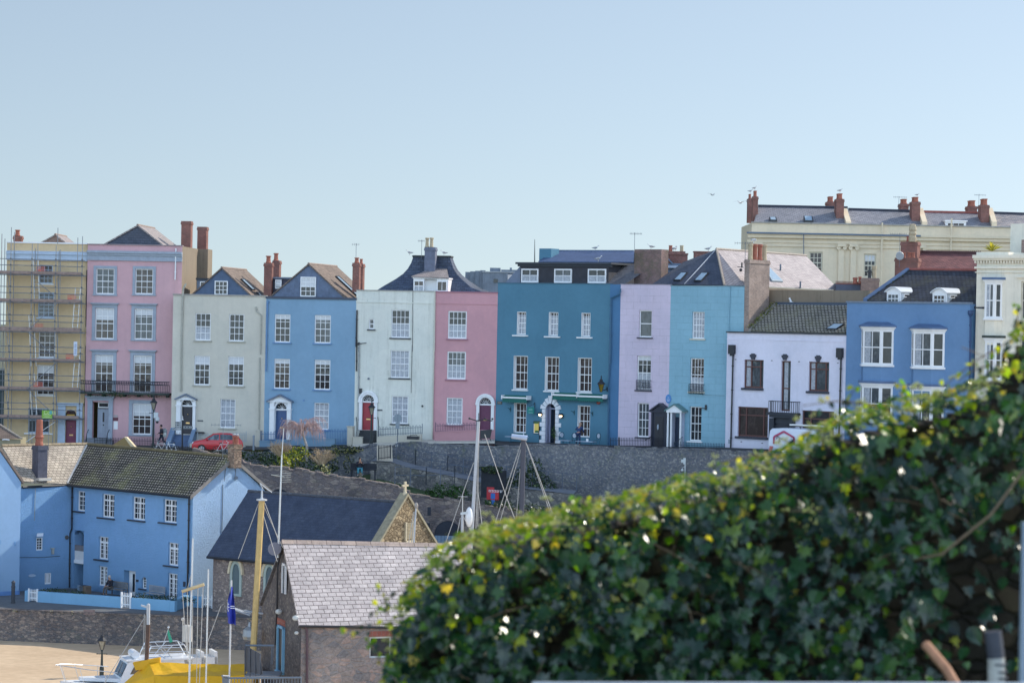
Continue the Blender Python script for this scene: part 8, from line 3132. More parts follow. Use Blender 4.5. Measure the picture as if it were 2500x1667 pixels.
for x, y, w_, lb in ((910, 408, .6, 'blue grey crate by the left of the cottage bench'), (935, 440, .7, 'brown planter box in front of the blue cottage loggia')):
	q = FR.w('O', x, y + 25, 1.0)
	q.z = QZ
	m = MB()
	for i in range(4):
		m.box(q + FR.t * (-w_ / 2), FR.t * w_, FR.n * .45, UP * .5) if i == 0 else m.box(q + FR.t * (-w_ / 2 - .02) + UP * (i * .15 - .08), FR.t * (w_ + .04), FR.n * .47, UP * .05)
	tag(m.build('planter', plain('crate_%d' % x, (.2, .28, .36) if x == 910 else (.20, .15, .11), .8, .25)), lb, 'planter')
for (x0, x1, o, lb) in ((400, 880, .35, 'row of dark low plants behind the left part of the garden wall'), (1400, 1850, .35, 'row of dark low plants behind the right part of the garden wall'), (1890, 2040, .5, 'low plants at the corner of the cottage')):
	a, b = GF.atz('O', x0, 500)[0], GF.atz('O', x1, 500)[0]
	c = [(GF.p(a + (b - a) * (i + .5) / 7, GZ + rnd.uniform(-.05, .12), -o), ((b - a) / 12, .3, rnd.uniform(.14, .24))) for i in range(7)]
	bush('border_plants', lb, 'plants', c, IVYD, .05, 700, stem=False)
q = P(*px('O', 138, 582), 160.8)
q.z = QZ
m = MB().lathe(q, [(.15, 0), (.15, .08), (.12, .1), (.12, 1.0), (.14, 1.02), (.14, 1.08), (.11, 1.1), (.11, 1.28), (.14, 1.3), (.1, 1.38), (.02, 1.45)], 10)
tag(m.build('bollard_light', plain('bollard_black', (.05, .055, .065), .5)), 'short dark bollard light on the quay at the left', 'bollard')
m = MB()
q0 = QF0.back(.3)
for i in range(26):
	u = rnd.random() * QF0.L
	leaves(m, QF0.p(u, QZ + .0, .02), (.12, .1, .1), 10, .05)
tag(m.build('wall_weeds', leafmat('pale_blossom', [(0, '#46533a'), (1, '#d8d2ba')])), 'scattered weeds and pale flowers growing on the edge of the quay wall', 'plants')
q = P(*px('S', 228, 392), 183.5)
t = thing('bench', 'dark bench on the bank behind the person in light blue', 'bench', q)
m = MB()
m.box(q + V((-.7, .35, .35)), V((1.9, 0, 0)), V((0, .08, 0)), UP * .5)
m.build('backrest', plain('dark_boards', (.03, .035, .045)), t)
m = MB()
m.box(q + V((-.7, -.2, .4)), V((1.9, 0, 0)), V((0, .5, 0)), UP * .06)
m.build('seat', plain('dark_boards', (.03, .035, .045)), t)
for x in (-.65, 1.05):
	m = MB()
	m.box(q + V((x, -.15, -.6)), V((.1, 0, 0)), V((0, .45, 0)), UP * 1.0)
	m.build('leg', plain('dark_boards', (.03, .035, .045)), t)
person('person in dark coat and light blue trousers sitting on the bank bench holding a phone', q + V((0, -.05, -.02)), .1, dict(sit, wrL=(-.05, -.25, .95), wrR=(.08, -.25, .95), elL=(-.26, -.08, .78), elR=(.26, -.08, .78)), (CL('darkcoat', (.03, .03, .045)), CL('cyantrouser', (.06, .24, .31)), CL('whiteshoe', (.6, .6, .6)), plain('dark_hair', (.025, .02, .02))))
m = MB()
q2 = q + V((.02, -.75, -.75))
m.box(q2, V((.16, 0, 0)), V((0, .16, 0)), UP * 1.0)
tag(m.build('timber_post', plain('mossy_timber', (.15, .13, .09), .9, .3, 5)), 'short mossy timber post in front of the sitting person', 'post')
# ================================================================== CHAPEL
CST = rubble('chapel_stone', (.27, .225, .205), (.20, .17, .165), (.36, .30, .27), (.17, .15, .155), 8.0, .6)
CSTL = rubble('chapel_gable_stone', '#9a8a70', '#7d705c', '#b0a084', '#554a3c', 5.2, .7, edge=.10)
FC = Fac.px(520, 158.6, 800, 36, 1400)
zevC = FC.atz('R', 130, 1155)[1]
bkC = -FC.n
c0 = FC.p(0, zevC)
kR = along(c0, bkC, 611)
zrC = FC.back(kR).at(611, 1203)[1]
rC = FC.p(0, zrC, -kR)
LC = along(rC, FC.t, 982)
h = House('chapel', 'stone chapel with dark slate roof, pointed windows and a cross on its right gable', FC, zevC, 1.6, 2 * kR, CST, 'chapel', s1=LC)
STCR = plain('cream_stone', (.55, .48, .34), .8, .15, 4)
GRNST = plain('green_window_stone', (.33, .40, .37), .8, .12, 4)
def lancet(zm, xc, w, ytip, yspr, ybot, hood=True):
	F = FC
	a, zs = F.atz(zm, xc - w / 2, yspr)
	b = F.atz(zm, xc + w / 2, yspr)[0]
	zt_, zb_ = F.atz(zm, xc, ytip)[1], F.atz(zm, xc, ybot)[1]
	mid = (a + b) / 2
	def outline(k, n=6):
		hw, hh = (b - a) / 2 + k, zt_ - zs + k * 1.3
		L = [(mid - hw * math.cos(math.pi / 2 * i / n) ** .75, zs + hh * math.sin(math.pi / 2 * i / n) ** 1.25) for i in range(n + 1)]
		return L + [(2 * mid - x, z) for x, z in L[-2::-1]]
	o0, o1, o2 = outline(0), outline(.18), outline(.33)
	m = MB()
	for q in range(len(o0) - 1):
		m.prism([F.p(*o0[q], .0), F.p(*o0[q + 1], .0), F.p(*o1[q + 1], .0), F.p(*o1[q], .0)], F.n * .08)
	F.box(m, a - .18, a, zb_, zs, 0, .08)
	F.box(m, b, b + .18, zb_, zs, 0, .08)
	F.box(m, a - .18, b + .18, zb_ - .15, zb_, 0, .1)
	w_ = m.build('window', GRNST, h.r)
	m = MB()
	for q in range(len(o1) - 1):
		m.prism([F.p(*o1[q], .0), F.p(*o1[q + 1], .0), F.p(*o2[q + 1], .0), F.p(*o2[q], .0)], F.n * .16)
	m.build('hood_mould', STCR, w_)
	m = MB()
	m.poly([F.p(a, zb_, .02), F.p(b, zb_, .02)] + [F.p(x, z, .02) for x, z in o0[::-1]])
	m.build('pane', glass('chapel_glass', '#4c6068', '#63777c', .5, .3), w_)
lancet('Q', 577, 74, 150, 250, 455)
lancet('Q', 920, 74, 180, 280, 490)
lancet('Q', 1250, 74, 210, 310, 520)
SLC = brickwork('chapel_slate', (.050, .066, .105), (.062, .080, .122), (.038, .05, .08), .34, .2, .012, .5, bump=.5, rough=.6, moss=(.13, .15, .19), mossamt=.22)
m = MB()
e0, e1, r0, r1 = FC.p(-.25, zevC - .15, .25), FC.p(LC, zevC - .15, .25), FC.p(-.25, zrC, -kR), FC.p(LC, zrC, -kR)
m.prism([e0, e1, r1, r0], (FC.n * .7 + UP).normalized() * .1)
rf = m.build('roof', SLC, h.r)
b0, b1 = FC.p(-.25, zevC - .15, -2 * kR - .25), FC.p(LC, zevC - .15, -2 * kR - .25)
MB().prism([r0, r1, b1, b0], (bkC * .7 + UP).normalized() * .1).build('roof', SLC, h.r)
m = MB()
n = 26
for i in range(n):
	p, q = r0.lerp(r1, i / n), r0.lerp(r1, (i + .93) / n)
	m.tube(p + UP * .1, q + UP * .1, .12, n=6)
m.build('ridge_tiles', plain('dark_ridge_tile', (.07, .08, .10), .8, .25, 4), rf)
MB().tube(e0 + FC.n * .05, e1 + FC.n * .05, .09, n=6).build('gutter', DARK, h.r)
m = MB()
q = FC.p(-.02, 0)
m.poly([FC.p(0, zevC - .05, 0), FC.p(0, zrC - .05, -kR), FC.p(0, zevC - .05, -2 * kR)])
m.build('gable', CST, h.r)
GC_ = Fac(FC.p(LC, 0, 0), FC.p(LC, 0, -2 * kR))
za = GC_.atz('R', 1903, 590)[1]
sl = (zrC - zevC) / kR
drop = za - zrC
m = MB()
m.prism([GC_.p(-.3, 1.6), GC_.p(2 * kR + .3, 1.6), GC_.p(2 * kR + .3, zevC + drop * .5), GC_.p(kR, za), GC_.p(-.3, zevC + drop * .5)], GC_.n * .35)
gb = m.build('gable', CSTL, h.r)
m = MB()
for e in (-.4, 2 * kR + .4):
	p0, p1 = GC_.p(e, zevC + drop * .5 - .05, .45), GC_.p(kR, za + .02, .45)
	m.prism([p0, p1, p1 + UP * .2, p0 + UP * .2], GC_.n * -.62)
m.build('coping', plain('lichen_coping', (.30, .27, .19), .9, .3, 4), h.r)
m = MB()
c = GC_.p(kR, za + .15, .2)
zc = GC_.atz('R', 1898, 468)[1]
zc += .12
m.box(c - GC_.t * .06 - GC_.n * .06, GC_.t * .12, GC_.n * .12, UP * (zc - c.z))
m.box(c - GC_.t * .27 - GC_.n * .055 + UP * (zc - c.z) * .6, GC_.t * .54, GC_.n * .11, UP * .12)
m.lathe(c, [(.16, -.12), (.14, .04), (.07, .16)], 6)
m.build('cross', STCR, h.r)
m = MB()
a, b, c, d = GC_.rect('R', 1880, 850, 1936, 1000)
for i in range(11):
	z = c + (d - c) * i / 11
	m.prism([GC_.p(a, z, .38), GC_.p(b, z, .38), GC_.p(b, z + .1, .5), GC_.p(a, z + .1, .5)], UP * .03)
GC_.box(m, a - .12, a, c - .1, d + .1, .35, .46)
GC_.box(m, b, b + .12, c - .1, d + .1, .35, .46)
GC_.box(m, a - .12, b + .12, c - .2, c - .05, .35, .52)
m.build('louvre_window', STCR, h.r)
h.finish(top=False)
# ================================================================== STONE CLUB HOUSE IN THE FOREGROUND
eL, rL_, bL = P(736, 1522, 112.5), P(697, 1327, 115.9), P(640, 1478, 119.2)
tC = V((math.cos(R_(20)), math.sin(R_(20)), 0))
kr = along(rL_, tC, 1150)
rR = rL_ + tC * kr
rR = P(1150, 1337, rR.y)
eR = eL + tC * kr
eR = P(proj(eR)[0], 1529, eR.y)
t = thing('stone_clubhouse', 'stone clubhouse with pale slate roof partly hidden by the ivy in the foreground', 'building', V((eL.x + 2, eL.y + 3, 0)))
m = MB()
nr = (eR - eL).cross(rL_ - eL).normalized()
m.prism([eL - tC * .15 + (eL - rL_) * .03, eR + (eR - rR) * .03, rR, rL_ - tC * .15], nr * .1)
rf = m.build('roof', brickwork('club_slate', (.55, .49, .47), (.42, .37, .36), (.14, .115, .115), .40, .245, .016, .55, bump=1.0, rough=.55, spec=.5, dist=.03), t)
m = MB().prism([rL_ - tC * .15, rR, rR + (bL - rL_) * 1.02 + tC * 0, bL - tC * .15], UP * .1)
m.build('roof', SLATEG, t)
m = MB()
n = 13
nn = (bL - eL).normalized()
for i in range(n):
	p, q = (rL_ - tC * .18).lerp(rR, i / n), (rL_ - tC * .18).lerp(rR, (i + .97) / n)
	m.prism([p - nn * .16 + UP * .02, p + UP * .2, p + nn * .16 + UP * .02], q - p)
m.build('ridge_tiles', brickwork('club_ridge', (.46, .36, .30), (.38, .30, .26), (.3, .24, .2), .6, .3, .01, .5), rf)
CLST = rubble('club_rubble', (.31, .26, .235), (.23, .215, .215), (.38, .285, .245), (.29, .265, .25), 3.7, .65, bump=.9, edge=.06)
CLSD = rubble('club_gable_rubble', (.19, .17, .165), (.135, .125, .13), (.27, .235, .215), (.17, .155, .155), 8.5, .8, bump=.8)
FK = Fac(eL, eR)
zk = min(eL.z, eR.z)
hk = []
kw = FK.rect('Q', 1942, 898, 2165, 1112)
hk.append((*kw, .2))
m = MB()
holed(m, FK, 0, FK.L, 0, eL.z - .05, hk, .2)
m.build('wall', CLST, t)
m = MB()
m.poly([V((eL.x, eL.y, 0)), eL, rL_, bL, V((bL.x, bL.y, 0))])
m.build('gable', CLSD, t)
m = MB()
m.quad(V((eR.x, eR.y, 0)), eR, eR + (bL - eL), V((eR.x + bL.x - eL.x, eR.y + bL.y - eL.y, 0)))
m.build('side_wall', CLSD, t)
a, b, c, d = kw
m = MB()
for (x0, x1, z0, z1) in ((a, a + .07, c, d), (b - .07, b, c, d), (a + .07, b - .07, c, c + .07), (a + .07, b - .07, d - .07, d)):
	FK.box(m, x0, x1, z0, z1, -.15, -.08)
w = m.build('window', plain('grey_white_frame', (.55, .56, .56), .5), t)
MB().quad(FK.p(a, c, -.13), FK.p(b, c, -.13), FK.p(b, d, -.13), FK.p(a, d, -.13)).build('pane', GLASS[0], w)
m = MB()
_, _, c2, d2 = FK.rect('Q', 1942, 838, 2180, 892)
n = 16
for i in range(n):
	x0 = a - .05 + (b - a + .1) * i / n
	FK.box(m, x0 + .004, x0 + (b - a + .1) / n - .004, c2, d2, -.02, .012)
m.build('brick_lintel', brickwork('lintel_brick', (.36, .12, .09), (.26, .09, .07), (.3, .2, .17), .2, .5, .01, .6), t)
m = MB()
m.tube(FK.p(-.15, eL.z - .08, .12), FK.p(FK.L, eR.z - .08, .12), .075, n=6)
m.build('gutter', DARK, t)
m = MB()
m.path([FK.w('Q', 1275, 790, .12), FK.w('Q', 1300, 830, .1), FK.w('Q', 1302, 880, .1), FK.w('Q', 1300, 1600, .1)], .06, 6)
m.build('downpipe', plain('brown_pipe', (.10, .06, .07), .5), t)
GK = Fac(bL, eL)
m = MB()
a, b, c, d = GK.rect('Q', 1010, 780, 1072, 1275)
GK.box(m, a, a + .12, c, d, 0, .12)
GK.box(m, b - .12, b, c, d, 0, .12)
GK.box(m, a, b, d - .12, d, 0, .12)
GK.box(m, a, b, c, c + .12, 0, .18)
dr = m.build('door_frame', plain('light_blue_frame', (.20, .42, .60), .5), t)
m = MB()
GK.box(m, a + .12, b - .12, c, d - .12, 0, .04)
m.build('door', DARK, dr)
m = MB()
a, b, c, d = GK.rect('Q', 990, 712, 1078, 785)
GK.box(m, a, b, c, d, 0, .03)
m.build('brick_lintel', brickwork('lintel_brick', (.36, .12, .09), (.26, .09, .07), (.3, .2, .17)), t)
a, b, c, d = GK.rect('Q', 1055, 145, 1092, 455)
m = MB()
GK.box(m, a, a + .1, c, d, 0, .08)
GK.box(m, b - .1, b, c, d, 0, .08)
GK.box(m, a, b, d - .1, d, 0, .08)
w = m.build('window', WHITE, t)
m = MB()
GK.box(m, a + .1, b - .1, c, d - .1, 0, .03)
m.build('pane', GLASS[0], w)
for (x, y, r) in ((1010, 640, .16), (1185, 706, .16), (1192, 858, .1)):
	MB().ball(GK.w('Q', x, y, .2), r, r * .8, r * .8).build('flood_light', plain('lamp_white', (.6, .6, .56), .4), t)
m = MB().path([GK.w('Q', 1030, 50, .05), GK.w('Q', 1000, 170, .05), GK.w('Q', 990, 600, .05), GK.w('Q', 975, 980, .05)], .04, 5)
m.build('conduit', DARK, t)
m = MB()
q = GK.w('Q', 850, 660, .1)
m.tube(q, q + V((-.9, 0, .12)), .05, n=5)
m.box(q + V((-1.55, -.2, .22)), V((.95, 0, -.32)), V((0, .6, 0)), UP * .06)
m.build('solar_bracket', plain('grey_panel', (.35, .38, .42), .4), t)
m = MB().lathe(q + V((-.6, -.1, -1.2)), [(.3, 0), (.34, .15), (.3, .45), (.1, .6), (.06, .8)], 10)
m.build('bell', plain('bell_grey', (.3, .33, .36), .4, metal=.4), t)
m = MB()
DK = plain('dark_grey_board', (.09, .10, .12), .7, .15)
q0 = P(*px('Q', 662, 1330), 111.5)
P_ = lambda x, y, Y=111.0: P(*px('Q', x, y), Y)
m = MB()
m.prism([P_(662, 985, 112.5), P_(818, 1070, 110.6), P_(848, 1285, 110.4), P_(662, 1250, 112.5)], V((0, .06, 0)))
for x, y0, y1, Y in ((665, 980, 1330, 112.3), (715, 1010, 1330, 111.8), (770, 1045, 1300, 111.2), (822, 1070, 1290, 110.6)):
	m.tube(P_(x, y0, Y - .06), P_(x, y1, Y - .06), .03, n=5)
m.build('stair_panel', DK, t)
m = MB()
m.box(P_(660, 1330, 111.5), P_(1010, 1330, 113.0) - P_(660, 1330, 111.5), V((0, 1.5, 0)), UP * .15)
m.build('landing', plain('landing_concrete', (.25, .26, .28), .85, .2), t)
m = MB()
y0, y1 = 1318, 1460
A_, B_ = P_(430, 1300, 109.5), P_(1240, 1316, 108.2)
m.tube(P_(430, 1298, 109), A_ + (B_ - A_) * .08, .05, n=5)
a0, b0 = P_(495, 1320, 109.2), P_(1240, 1314, 108.2)
m.tube(a0, b0, .045, n=6)
m.tube(a0 - UP * .9, b0 - UP * .9, .03, n=5)
n = 24
for i in range(n + 1):
	p = a0.lerp(b0, i / n)
	m.tube(p, p - UP * (1.2 if i % 6 == 0 else .9), .028 if i % 6 == 0 else .016, n=5)
m.tube(P_(430, 1298, 109.6), a0, .045, n=6)
m.prism([P_(430, 1300, 109.6), P_(490, 1322, 109.2), P_(490, 1480, 109.2), P_(430, 1480, 109.6)], V((0, .04, 0)))
m.build('terrace_railing', plain('steel_rail', (.16, .19, .23), .5, .1), t)
m = MB()
m.tube(P_(665, 985, 113), P_(960, 987, 113), .05, n=6)
for x in (940, 955):
	m.tube(P_(x, 985, 113), P_(x - 10, 1180, 113), .02, n=4)
m.build('lifting_beam', GREYIRON, t)
q = P(*px('R', 700, 1180), 116.2)
top = P(*px('R', 737, 205), 116.2)
t2 = thing('aerial_mast', 'tall thin aerial mast with a satellite dish fixed to the clubhouse gable', 'aerial', q)
m = MB()
m.tube(q, top, .05, .035, n=7)
m.tube(top, P(*px('R', 756, -60), 116.2), .022, .015, n=5)
m.build('pole', ALU, t2)
c = P(*px('R', 668, 1095), 116.0)
m = MB()
k, n = len(m.v), 16
m.lathe(V((0, 0, 0)), [(.02, -.10), (.2, -.07), (.31, 0)], 16)
Rx = Matrix.Rotation(R_(75), 3, 'X')
m.v = [c + Rx @ p for p in m.v]
m.build('satellite_dish', plain('dish_grey', (.20, .19, .22), .6), t2)
m = MB()
yc = P(*px('R', 740, 405), 116.2)
m.tube(yc - V((.5, 0, -.08)), yc + V((.1, 0, 0)), .025, n=5)
for i in range(5):
	m.tube(yc + V((-.02, 0, -.25 + i * .1)), yc + V((.4, 0, -.22 + i * .1)), .012, n=4)
m.build('yagi_aerial', plain('aerial_yellow', (.4, .4, .36), .5), t2)
# ================================================================== BOATS AND MASTS
GEL = plain('white_gelcoat', (.74, .76, .78), .3, .06, 2, spec=.5)
bow = P(*px('W', 38, 655), 129)
d_ = V((math.cos(R_(20)), math.sin(R_(20)), 0))
s_ = V((-d_.y, d_.x, 0))
bp = lambda x, y, z: V((bow.x, bow.y, 0)) + d_ * x + s_ * y + UP * (bow.z + z)
t = thing('cabin_cruiser', 'white motor cruiser with open flybridge lying behind the yellow covered boat', 'boat', V((bow.x + 3.5, bow.y + 1.2, 0)))
m = MB()
secs = []
N = 12
for i in range(N + 1):
	u = i / N
	x = 8.2 * u
	hb = 1.35 * min(1, (u * 2.6) ** .6) if u > 0 else .02
	sh = -.35 * min(1, u * 1.6)
	kz = -bow.z + .05 + max(0, (1 - u * 4)) * 1.0
	secs.append([bp(x, -hb, sh), bp(x + .15, -hb * .92, sh - .55), bp(x + .3 * (1 - u), -hb * .45, kz + .3), bp(x + .4 * (1 - u), 0, kz), bp(x + .3 * (1 - u), hb * .45, kz + .3), bp(x + .15, hb * .92, sh - .55), bp(x, hb, sh)])
for a, b in zip(secs, secs[1:]):
	for j in range(6):
		m.quad(a[j], b[j], b[j + 1], a[j + 1])
m.poly(secs[-1])
m.build('hull', GEL, t, smooth=False)
m = MB()
for a, b in zip(secs, secs[1:]):
	m.quad(a[0] + UP * .01, a[6] + UP * .01, b[6] + UP * .01, b[0] + UP * .01)
m.prism([bp(1.0, -.2, .0), bp(3.0, -.75, -.05), bp(3.0, .75, -.05), bp(1.0, .2, .0)], UP * .18)
m.build('deck', plain('deck_white', (.70, .72, .74), .45, .08, 3), t)
m = MB()
cz0, cz1 = -.25, 1.02
pr = [(2.75, cz0), (3.3, cz1 - .06), (3.55, cz1), (6.2, cz1 + .05), (6.3, cz0)]
m.prism([bp(x, -1.02 + .1 * (z > 0), z) for x, z in pr], s_ * 2.0)
cb_ = m.build('cabin', GEL, t)
m = MB()
dn = V((.55, 0, cz1 - .06 - cz0))
for y0, y1 in ((-.85, -.05), (.05, .85)):
	f = lambda u, y: bp(2.75 + .55 * u - .03, y, cz0 + (cz1 - .06 - cz0) * u + .02)
	m.quad(f(.38, y0), f(.38, y1), f(.92, y1 * .96), f(.92, y0 * .96))
m.build('windscreen', glass('boat_window', '#3a4248', '#c9ab80', .7, .05), cb_)
m = MB()
for pts in ([(3.35, .30), (3.65, .85), (4.3, .86), (4.3, .30)], [(4.5, .30), (4.5, .86), (5.4, .88), (5.4, .32)]):
	m.poly([bp(x, -1.05 + .08, z) for x, z in pts])
m.build('side_window', glass('boat_window', '#3a4248'), cb_)
m = MB()
m.prism([bp(3.2, -1.0, cz1), bp(6.6, -1.05, cz1 + .04), bp(6.6, 1.05, cz1 + .04), bp(3.2, .95, cz1)], UP * .07)
m.build('cabin_roof', GEL, cb_)
m = MB()
rail = [bp(-.25, 0, .82), bp(.2, -.45, .80), bp(1.3, -.95, .66), bp(2.7, -1.2, .5)]
rail2 = [bp(-.25, 0, .82), bp(.2, .45, .80), bp(1.3, .95, .66), bp(2.7, 1.2, .5)]
for r in (rail, rail2):
	m.path(r, .022, 5)
	for k, (x, y) in enumerate(((0.1, .2), (.9, .72), (1.9, 1.05))):
		sg = -1 if r is rail else 1
		p = r[min(k + 1, 3)]
		m.tube(bp(x + .2, sg * y, -.1), r[k].lerp(r[k + 1], .6), .016, n=4)
m.build('bow_rail', ALU, t)
m = MB()
for y in (-.8, .8):
	m.path([bp(4.2, y, 1.1), bp(4.5, y, 1.75), bp(6.2, y, 1.8), bp(6.6, y, 1.1)], .028, 5)
	m.tube(bp(4.4, y, 1.45), bp(6.4, y, 1.45), .02, n=5)
	m.tube(bp(5.0, y, 1.1), bp(5.6, y, 1.78), .02, n=5)
	m.tube(bp(5.6, y, 1.1), bp(5.0, y, 1.78), .02, n=5)
m.tube(bp(4.5, -.8, 1.75), bp(4.5, .8, 1.75), .028, n=5)
m.tube(bp(6.2, -.8, 1.8), bp(6.2, .8, 1.8), .028, n=5)
m.build('flybridge_frame', ALU, t)
m = MB()
m.tube(bp(3.75, -.6, 1.3), bp(3.75, .5, 1.3), .2, n=12)
m.build('liferaft', GEL, t)
m = MB()
for x in (6.7, 7.4):
	m.box(bp(x, -.7, .75), d_ * .6, s_ * 1.3, UP * .35)
	m.box(bp(x + .45, -.7, .75), d_ * .14, s_ * 1.3, UP * .62)
m.build('seats', plain('white_vinyl', (.68, .68, .67), .5, .08), t)
m = MB().lathe(bp(6.55, 0, 1.9), [(.05, -.9), (.05, -.1), (.24, -.05), (.24, .75), (.18, .8)], 12)
m.tube(bp(6.55, 0, 2.6), bp(6.5, 0, 4.6), .025, .012, n=5)
m.ball(bp(6.3, 0, 3.0), .1)
m.tube(bp(6.3, 0, 1.8), bp(6.3, 0, 2.95), .03, n=5)
m.build('radar_mast', plain('radar_white', (.6, .56, .5), .4), t)
m = MB()
m.tube(bp(5.3, 0, 1.78), bp(5.55, 0, 2.55), .015, n=4)
m.ball(bp(5.55, 0, 2.6), .06)
fl = m.build('flag_staff', ALU, t)
m = MB().poly([bp(5.55, 0, 2.5), bp(5.8, .05, 1.85), bp(5.62, 0, 1.8), bp(5.48, 0, 2.3)])
m.build('pennant', plain('green_white_flag', (.05, .35, .22), .7), fl)
YEL = None
def tarp():
	t = NT('yellow_tarpaulin')
	v = t.coord('Object')
	n1 = t.noise(v, .8, 4, .6)
	n2 = t.noise(t.coord('Object', (1.2, 1.2, .35)), 2.5, 4, .65)
	out = t.ramp(n1, [(.3, (.62, .33, .012, 1)), (.7, (.78, .45, .02, 1))])
	t.bump(t.mix(.5, n1, n2), .7, .12)
	return t.fin(out, .55, .35)
YEL = tarp()
t = thing('covered_boat', 'boat under a bright yellow tarpaulin cover tented over a ridge', 'boat', V((P(480, 1660, 118).x, 118.5, 0)))
R0, R1 = P(*px('W', 1310, 372), 118.6), P(612, 1620, 117.6)
E0, E1 = P(*px('W', 1398, 578), 116.9), P(620, 1646, 116.2)
B0, B1 = V((E0.x + .3, 2 * R0.y - E0.y, E0.z)), V((E1.x, 2 * R1.y - E1.y, E1.z))
bowp = P(*px('W', 905, 730), 119.0)
dn = UP * -1.4
m = MB()
n = 10
for i in range(n):
	u0, u1 = i / n, (i + 1) / n
	sag = lambda u: -UP * (.06 * math.sin(u * math.pi) + .02 * math.sin(u * 19))
	a, b = R0.lerp(R1, u0) + sag(u0), R0.lerp(R1, u1) + sag(u1)
	c, d = E0.lerp(E1, u0) + sag(u0), E0.lerp(E1, u1) + sag(u1)
	e, f = B0.lerp(B1, u0), B0.lerp(B1, u1)
	mid0, mid1 = a.lerp(c, .5) + V((0, .05, -.06 - .03 * math.sin(u0 * 23))), b.lerp(d, .5) + V((0, .05, -.06 - .03 * math.sin(u1 * 23)))
	m.quad(a, mid0, mid1, b)
	m.quad(mid0, c, d, mid1)
	m.quad(a, b, f, e)
	w0, w1 = V((0, .12 + .05 * math.sin(u0 * 31), 0)), V((0, .12 + .05 * math.sin(u1 * 31), 0))
	m.quad(c, c + dn + w0, d + dn + w1, d)
	m.quad(e, f, f + dn, e + dn)
for (p, q) in ((R0.lerp(E0, .0), R0.lerp(E0, .5)), (R0.lerp(E0, .5), E0)):
	m.poly([p, bowp, q])
m.poly([E0, bowp, bowp + dn * .8, E0 + dn])
m.poly([R0, B0, bowp])
m.poly([B0, B0 + dn, bowp + dn * .8, bowp])
cap = P(*px('W', 1235, 352), 118.4)
m.prism([cap + V((-.5, 0, -.15)), cap + V((.75, .1, .1)), cap + V((.75, .1, -.35)), cap + V((-.35, 0, -.5))], V((0, .35, 0)))
m.build('cover', YEL, t)
m = MB()
hb = [bowp + dn * .8, E0 + dn + V((0, .3, 0)), E1 + dn + V((0, .3, 0)), B1 + dn - V((0, .3, 0)), B0 + dn - V((0, .3, 0))]
c_ = sum(hb, V((0, 0, 0))) / 5
lo = [V((c_.x + (p.x - c_.x) * .8, c_.y + (p.y - c_.y) * .4, .05)) for p in hb]
for i in range(5):
	j = (i + 1) % 5
	m.quad(hb[i], hb[j], lo[j], lo[i])
m.poly(lo)
m.build('hull', plain('dark_hull', (.05, .06, .09), .4, .1), t)
WOODM = plain('brown_spar', (.12, .075, .06), .6, .25, 6)
m = MB()
mt, mb_ = P(*px('O', 1576, 800), 118.7), P(*px('O', 1552, 1200), 118.7)
m.tube(mb_ - UP * 1.0, mt, .10, n=8)
ms = m.build('mast', WOODM, t)
m = MB()
m.tube(mt, P(*px('O', 1577, 600), 118.7), .085, n=8)
m.ball(P(*px('O', 1577, 596), 118.7), .09)
m.box(mt + V((-.35, -.05, .85)), V((.35, 0, -.1)), V((0, .1, 0)), UP * .08)
m.build('mast_head', plain('white_mast_head', (.5, .52, .54), .4), ms)
m = MB()
ROPE = plain('rope', (.42, .41, .39), .8, .15, 8)
m.tube(P(*px('O', 1540, 720), 118.6), P(*px('O', 1105, 1430), 117.5), .018, n=4)
m.tube(P(*px('O', 1535, 690), 118.6), P(*px('O', 1522, 1110), 118.6), .02, n=4)
m.tube(P(*px('O', 1546, 700), 118.6), P(*px('O', 1540, 1110), 118.6), .015, n=4)
m.build('stays', ROPE, ms)
def mast(name, label, xt, yt, xb, yb, Y, r, mat, stays=(), cat='mast', r1=None, group=None, zg=.1):
	a, b = P(xt, yt, Y), P(xb, yb, Y)
	d = (b - a).normalized()
	k = (b.z - zg) / -d.z
	g_ = b + d * k
	t = thing(name, label, cat, g_, group)
	MB().tube(g_, a, r, r1 or r * .8, n=8).build('pole', mat, t)
	if stays:
		m = MB()
		for (x0, y0, x1, y1, dy) in stays:
			m.tube(P(x0, y0, Y), P(x1, y1, Y + dy), .018 * Y / 120, n=4)
		m.build('stays', ROPE, t)
	return t
f = lambda zm, *a: [c for i in range(0, len(a), 2) for c in px(zm, a[i], a[i + 1])]
t = mast('boat_mast', 'tall bare aluminium mast with a slanting yellow yard in front of the cottage', *f('N', 2050, 1105), *px('O', 2012, 1424), 109.5, .05, ALU,
		 [(*f('O', 2045, 230, 1985, 450), 0), (*f('O', 1940, 455, 1985, 1110), 0), (*f('O', 1992, 440, 1996, 1110), 0), (*f('O', 2160, 385, 2120, 1424), 0), (*f('O', 2105, 400, 2090, 1424), 0), (*f('O', 2048, 560, 2045, 1140), 0)])
m = MB().tube(P(*px('O', 1934, 450), 109.3), P(*px('O', 2170, 373), 109.3), .07, n=8)
m.build('yard', plain('yellow_spar', (.58, .45, .25), .6, .15), t)
mast('boat_mast', 'slimmer dark footed mast right of the mast with the slanting yard', *px('O', 2216, 213), *px('O', 2190, 1424), 108, .04, ALU, [(*px('O', 2350, 600), *px('O', 2205, 990), 0)])
t = mast('flagpole', 'white flagpole carrying a limp royal blue flag', *px('Q', 525, 318), *px('Q', 505, 1300), 111, .045, plain('white_pole', (.6, .6, .6), .4), cat='flagpole')
m = MB()
rows = []
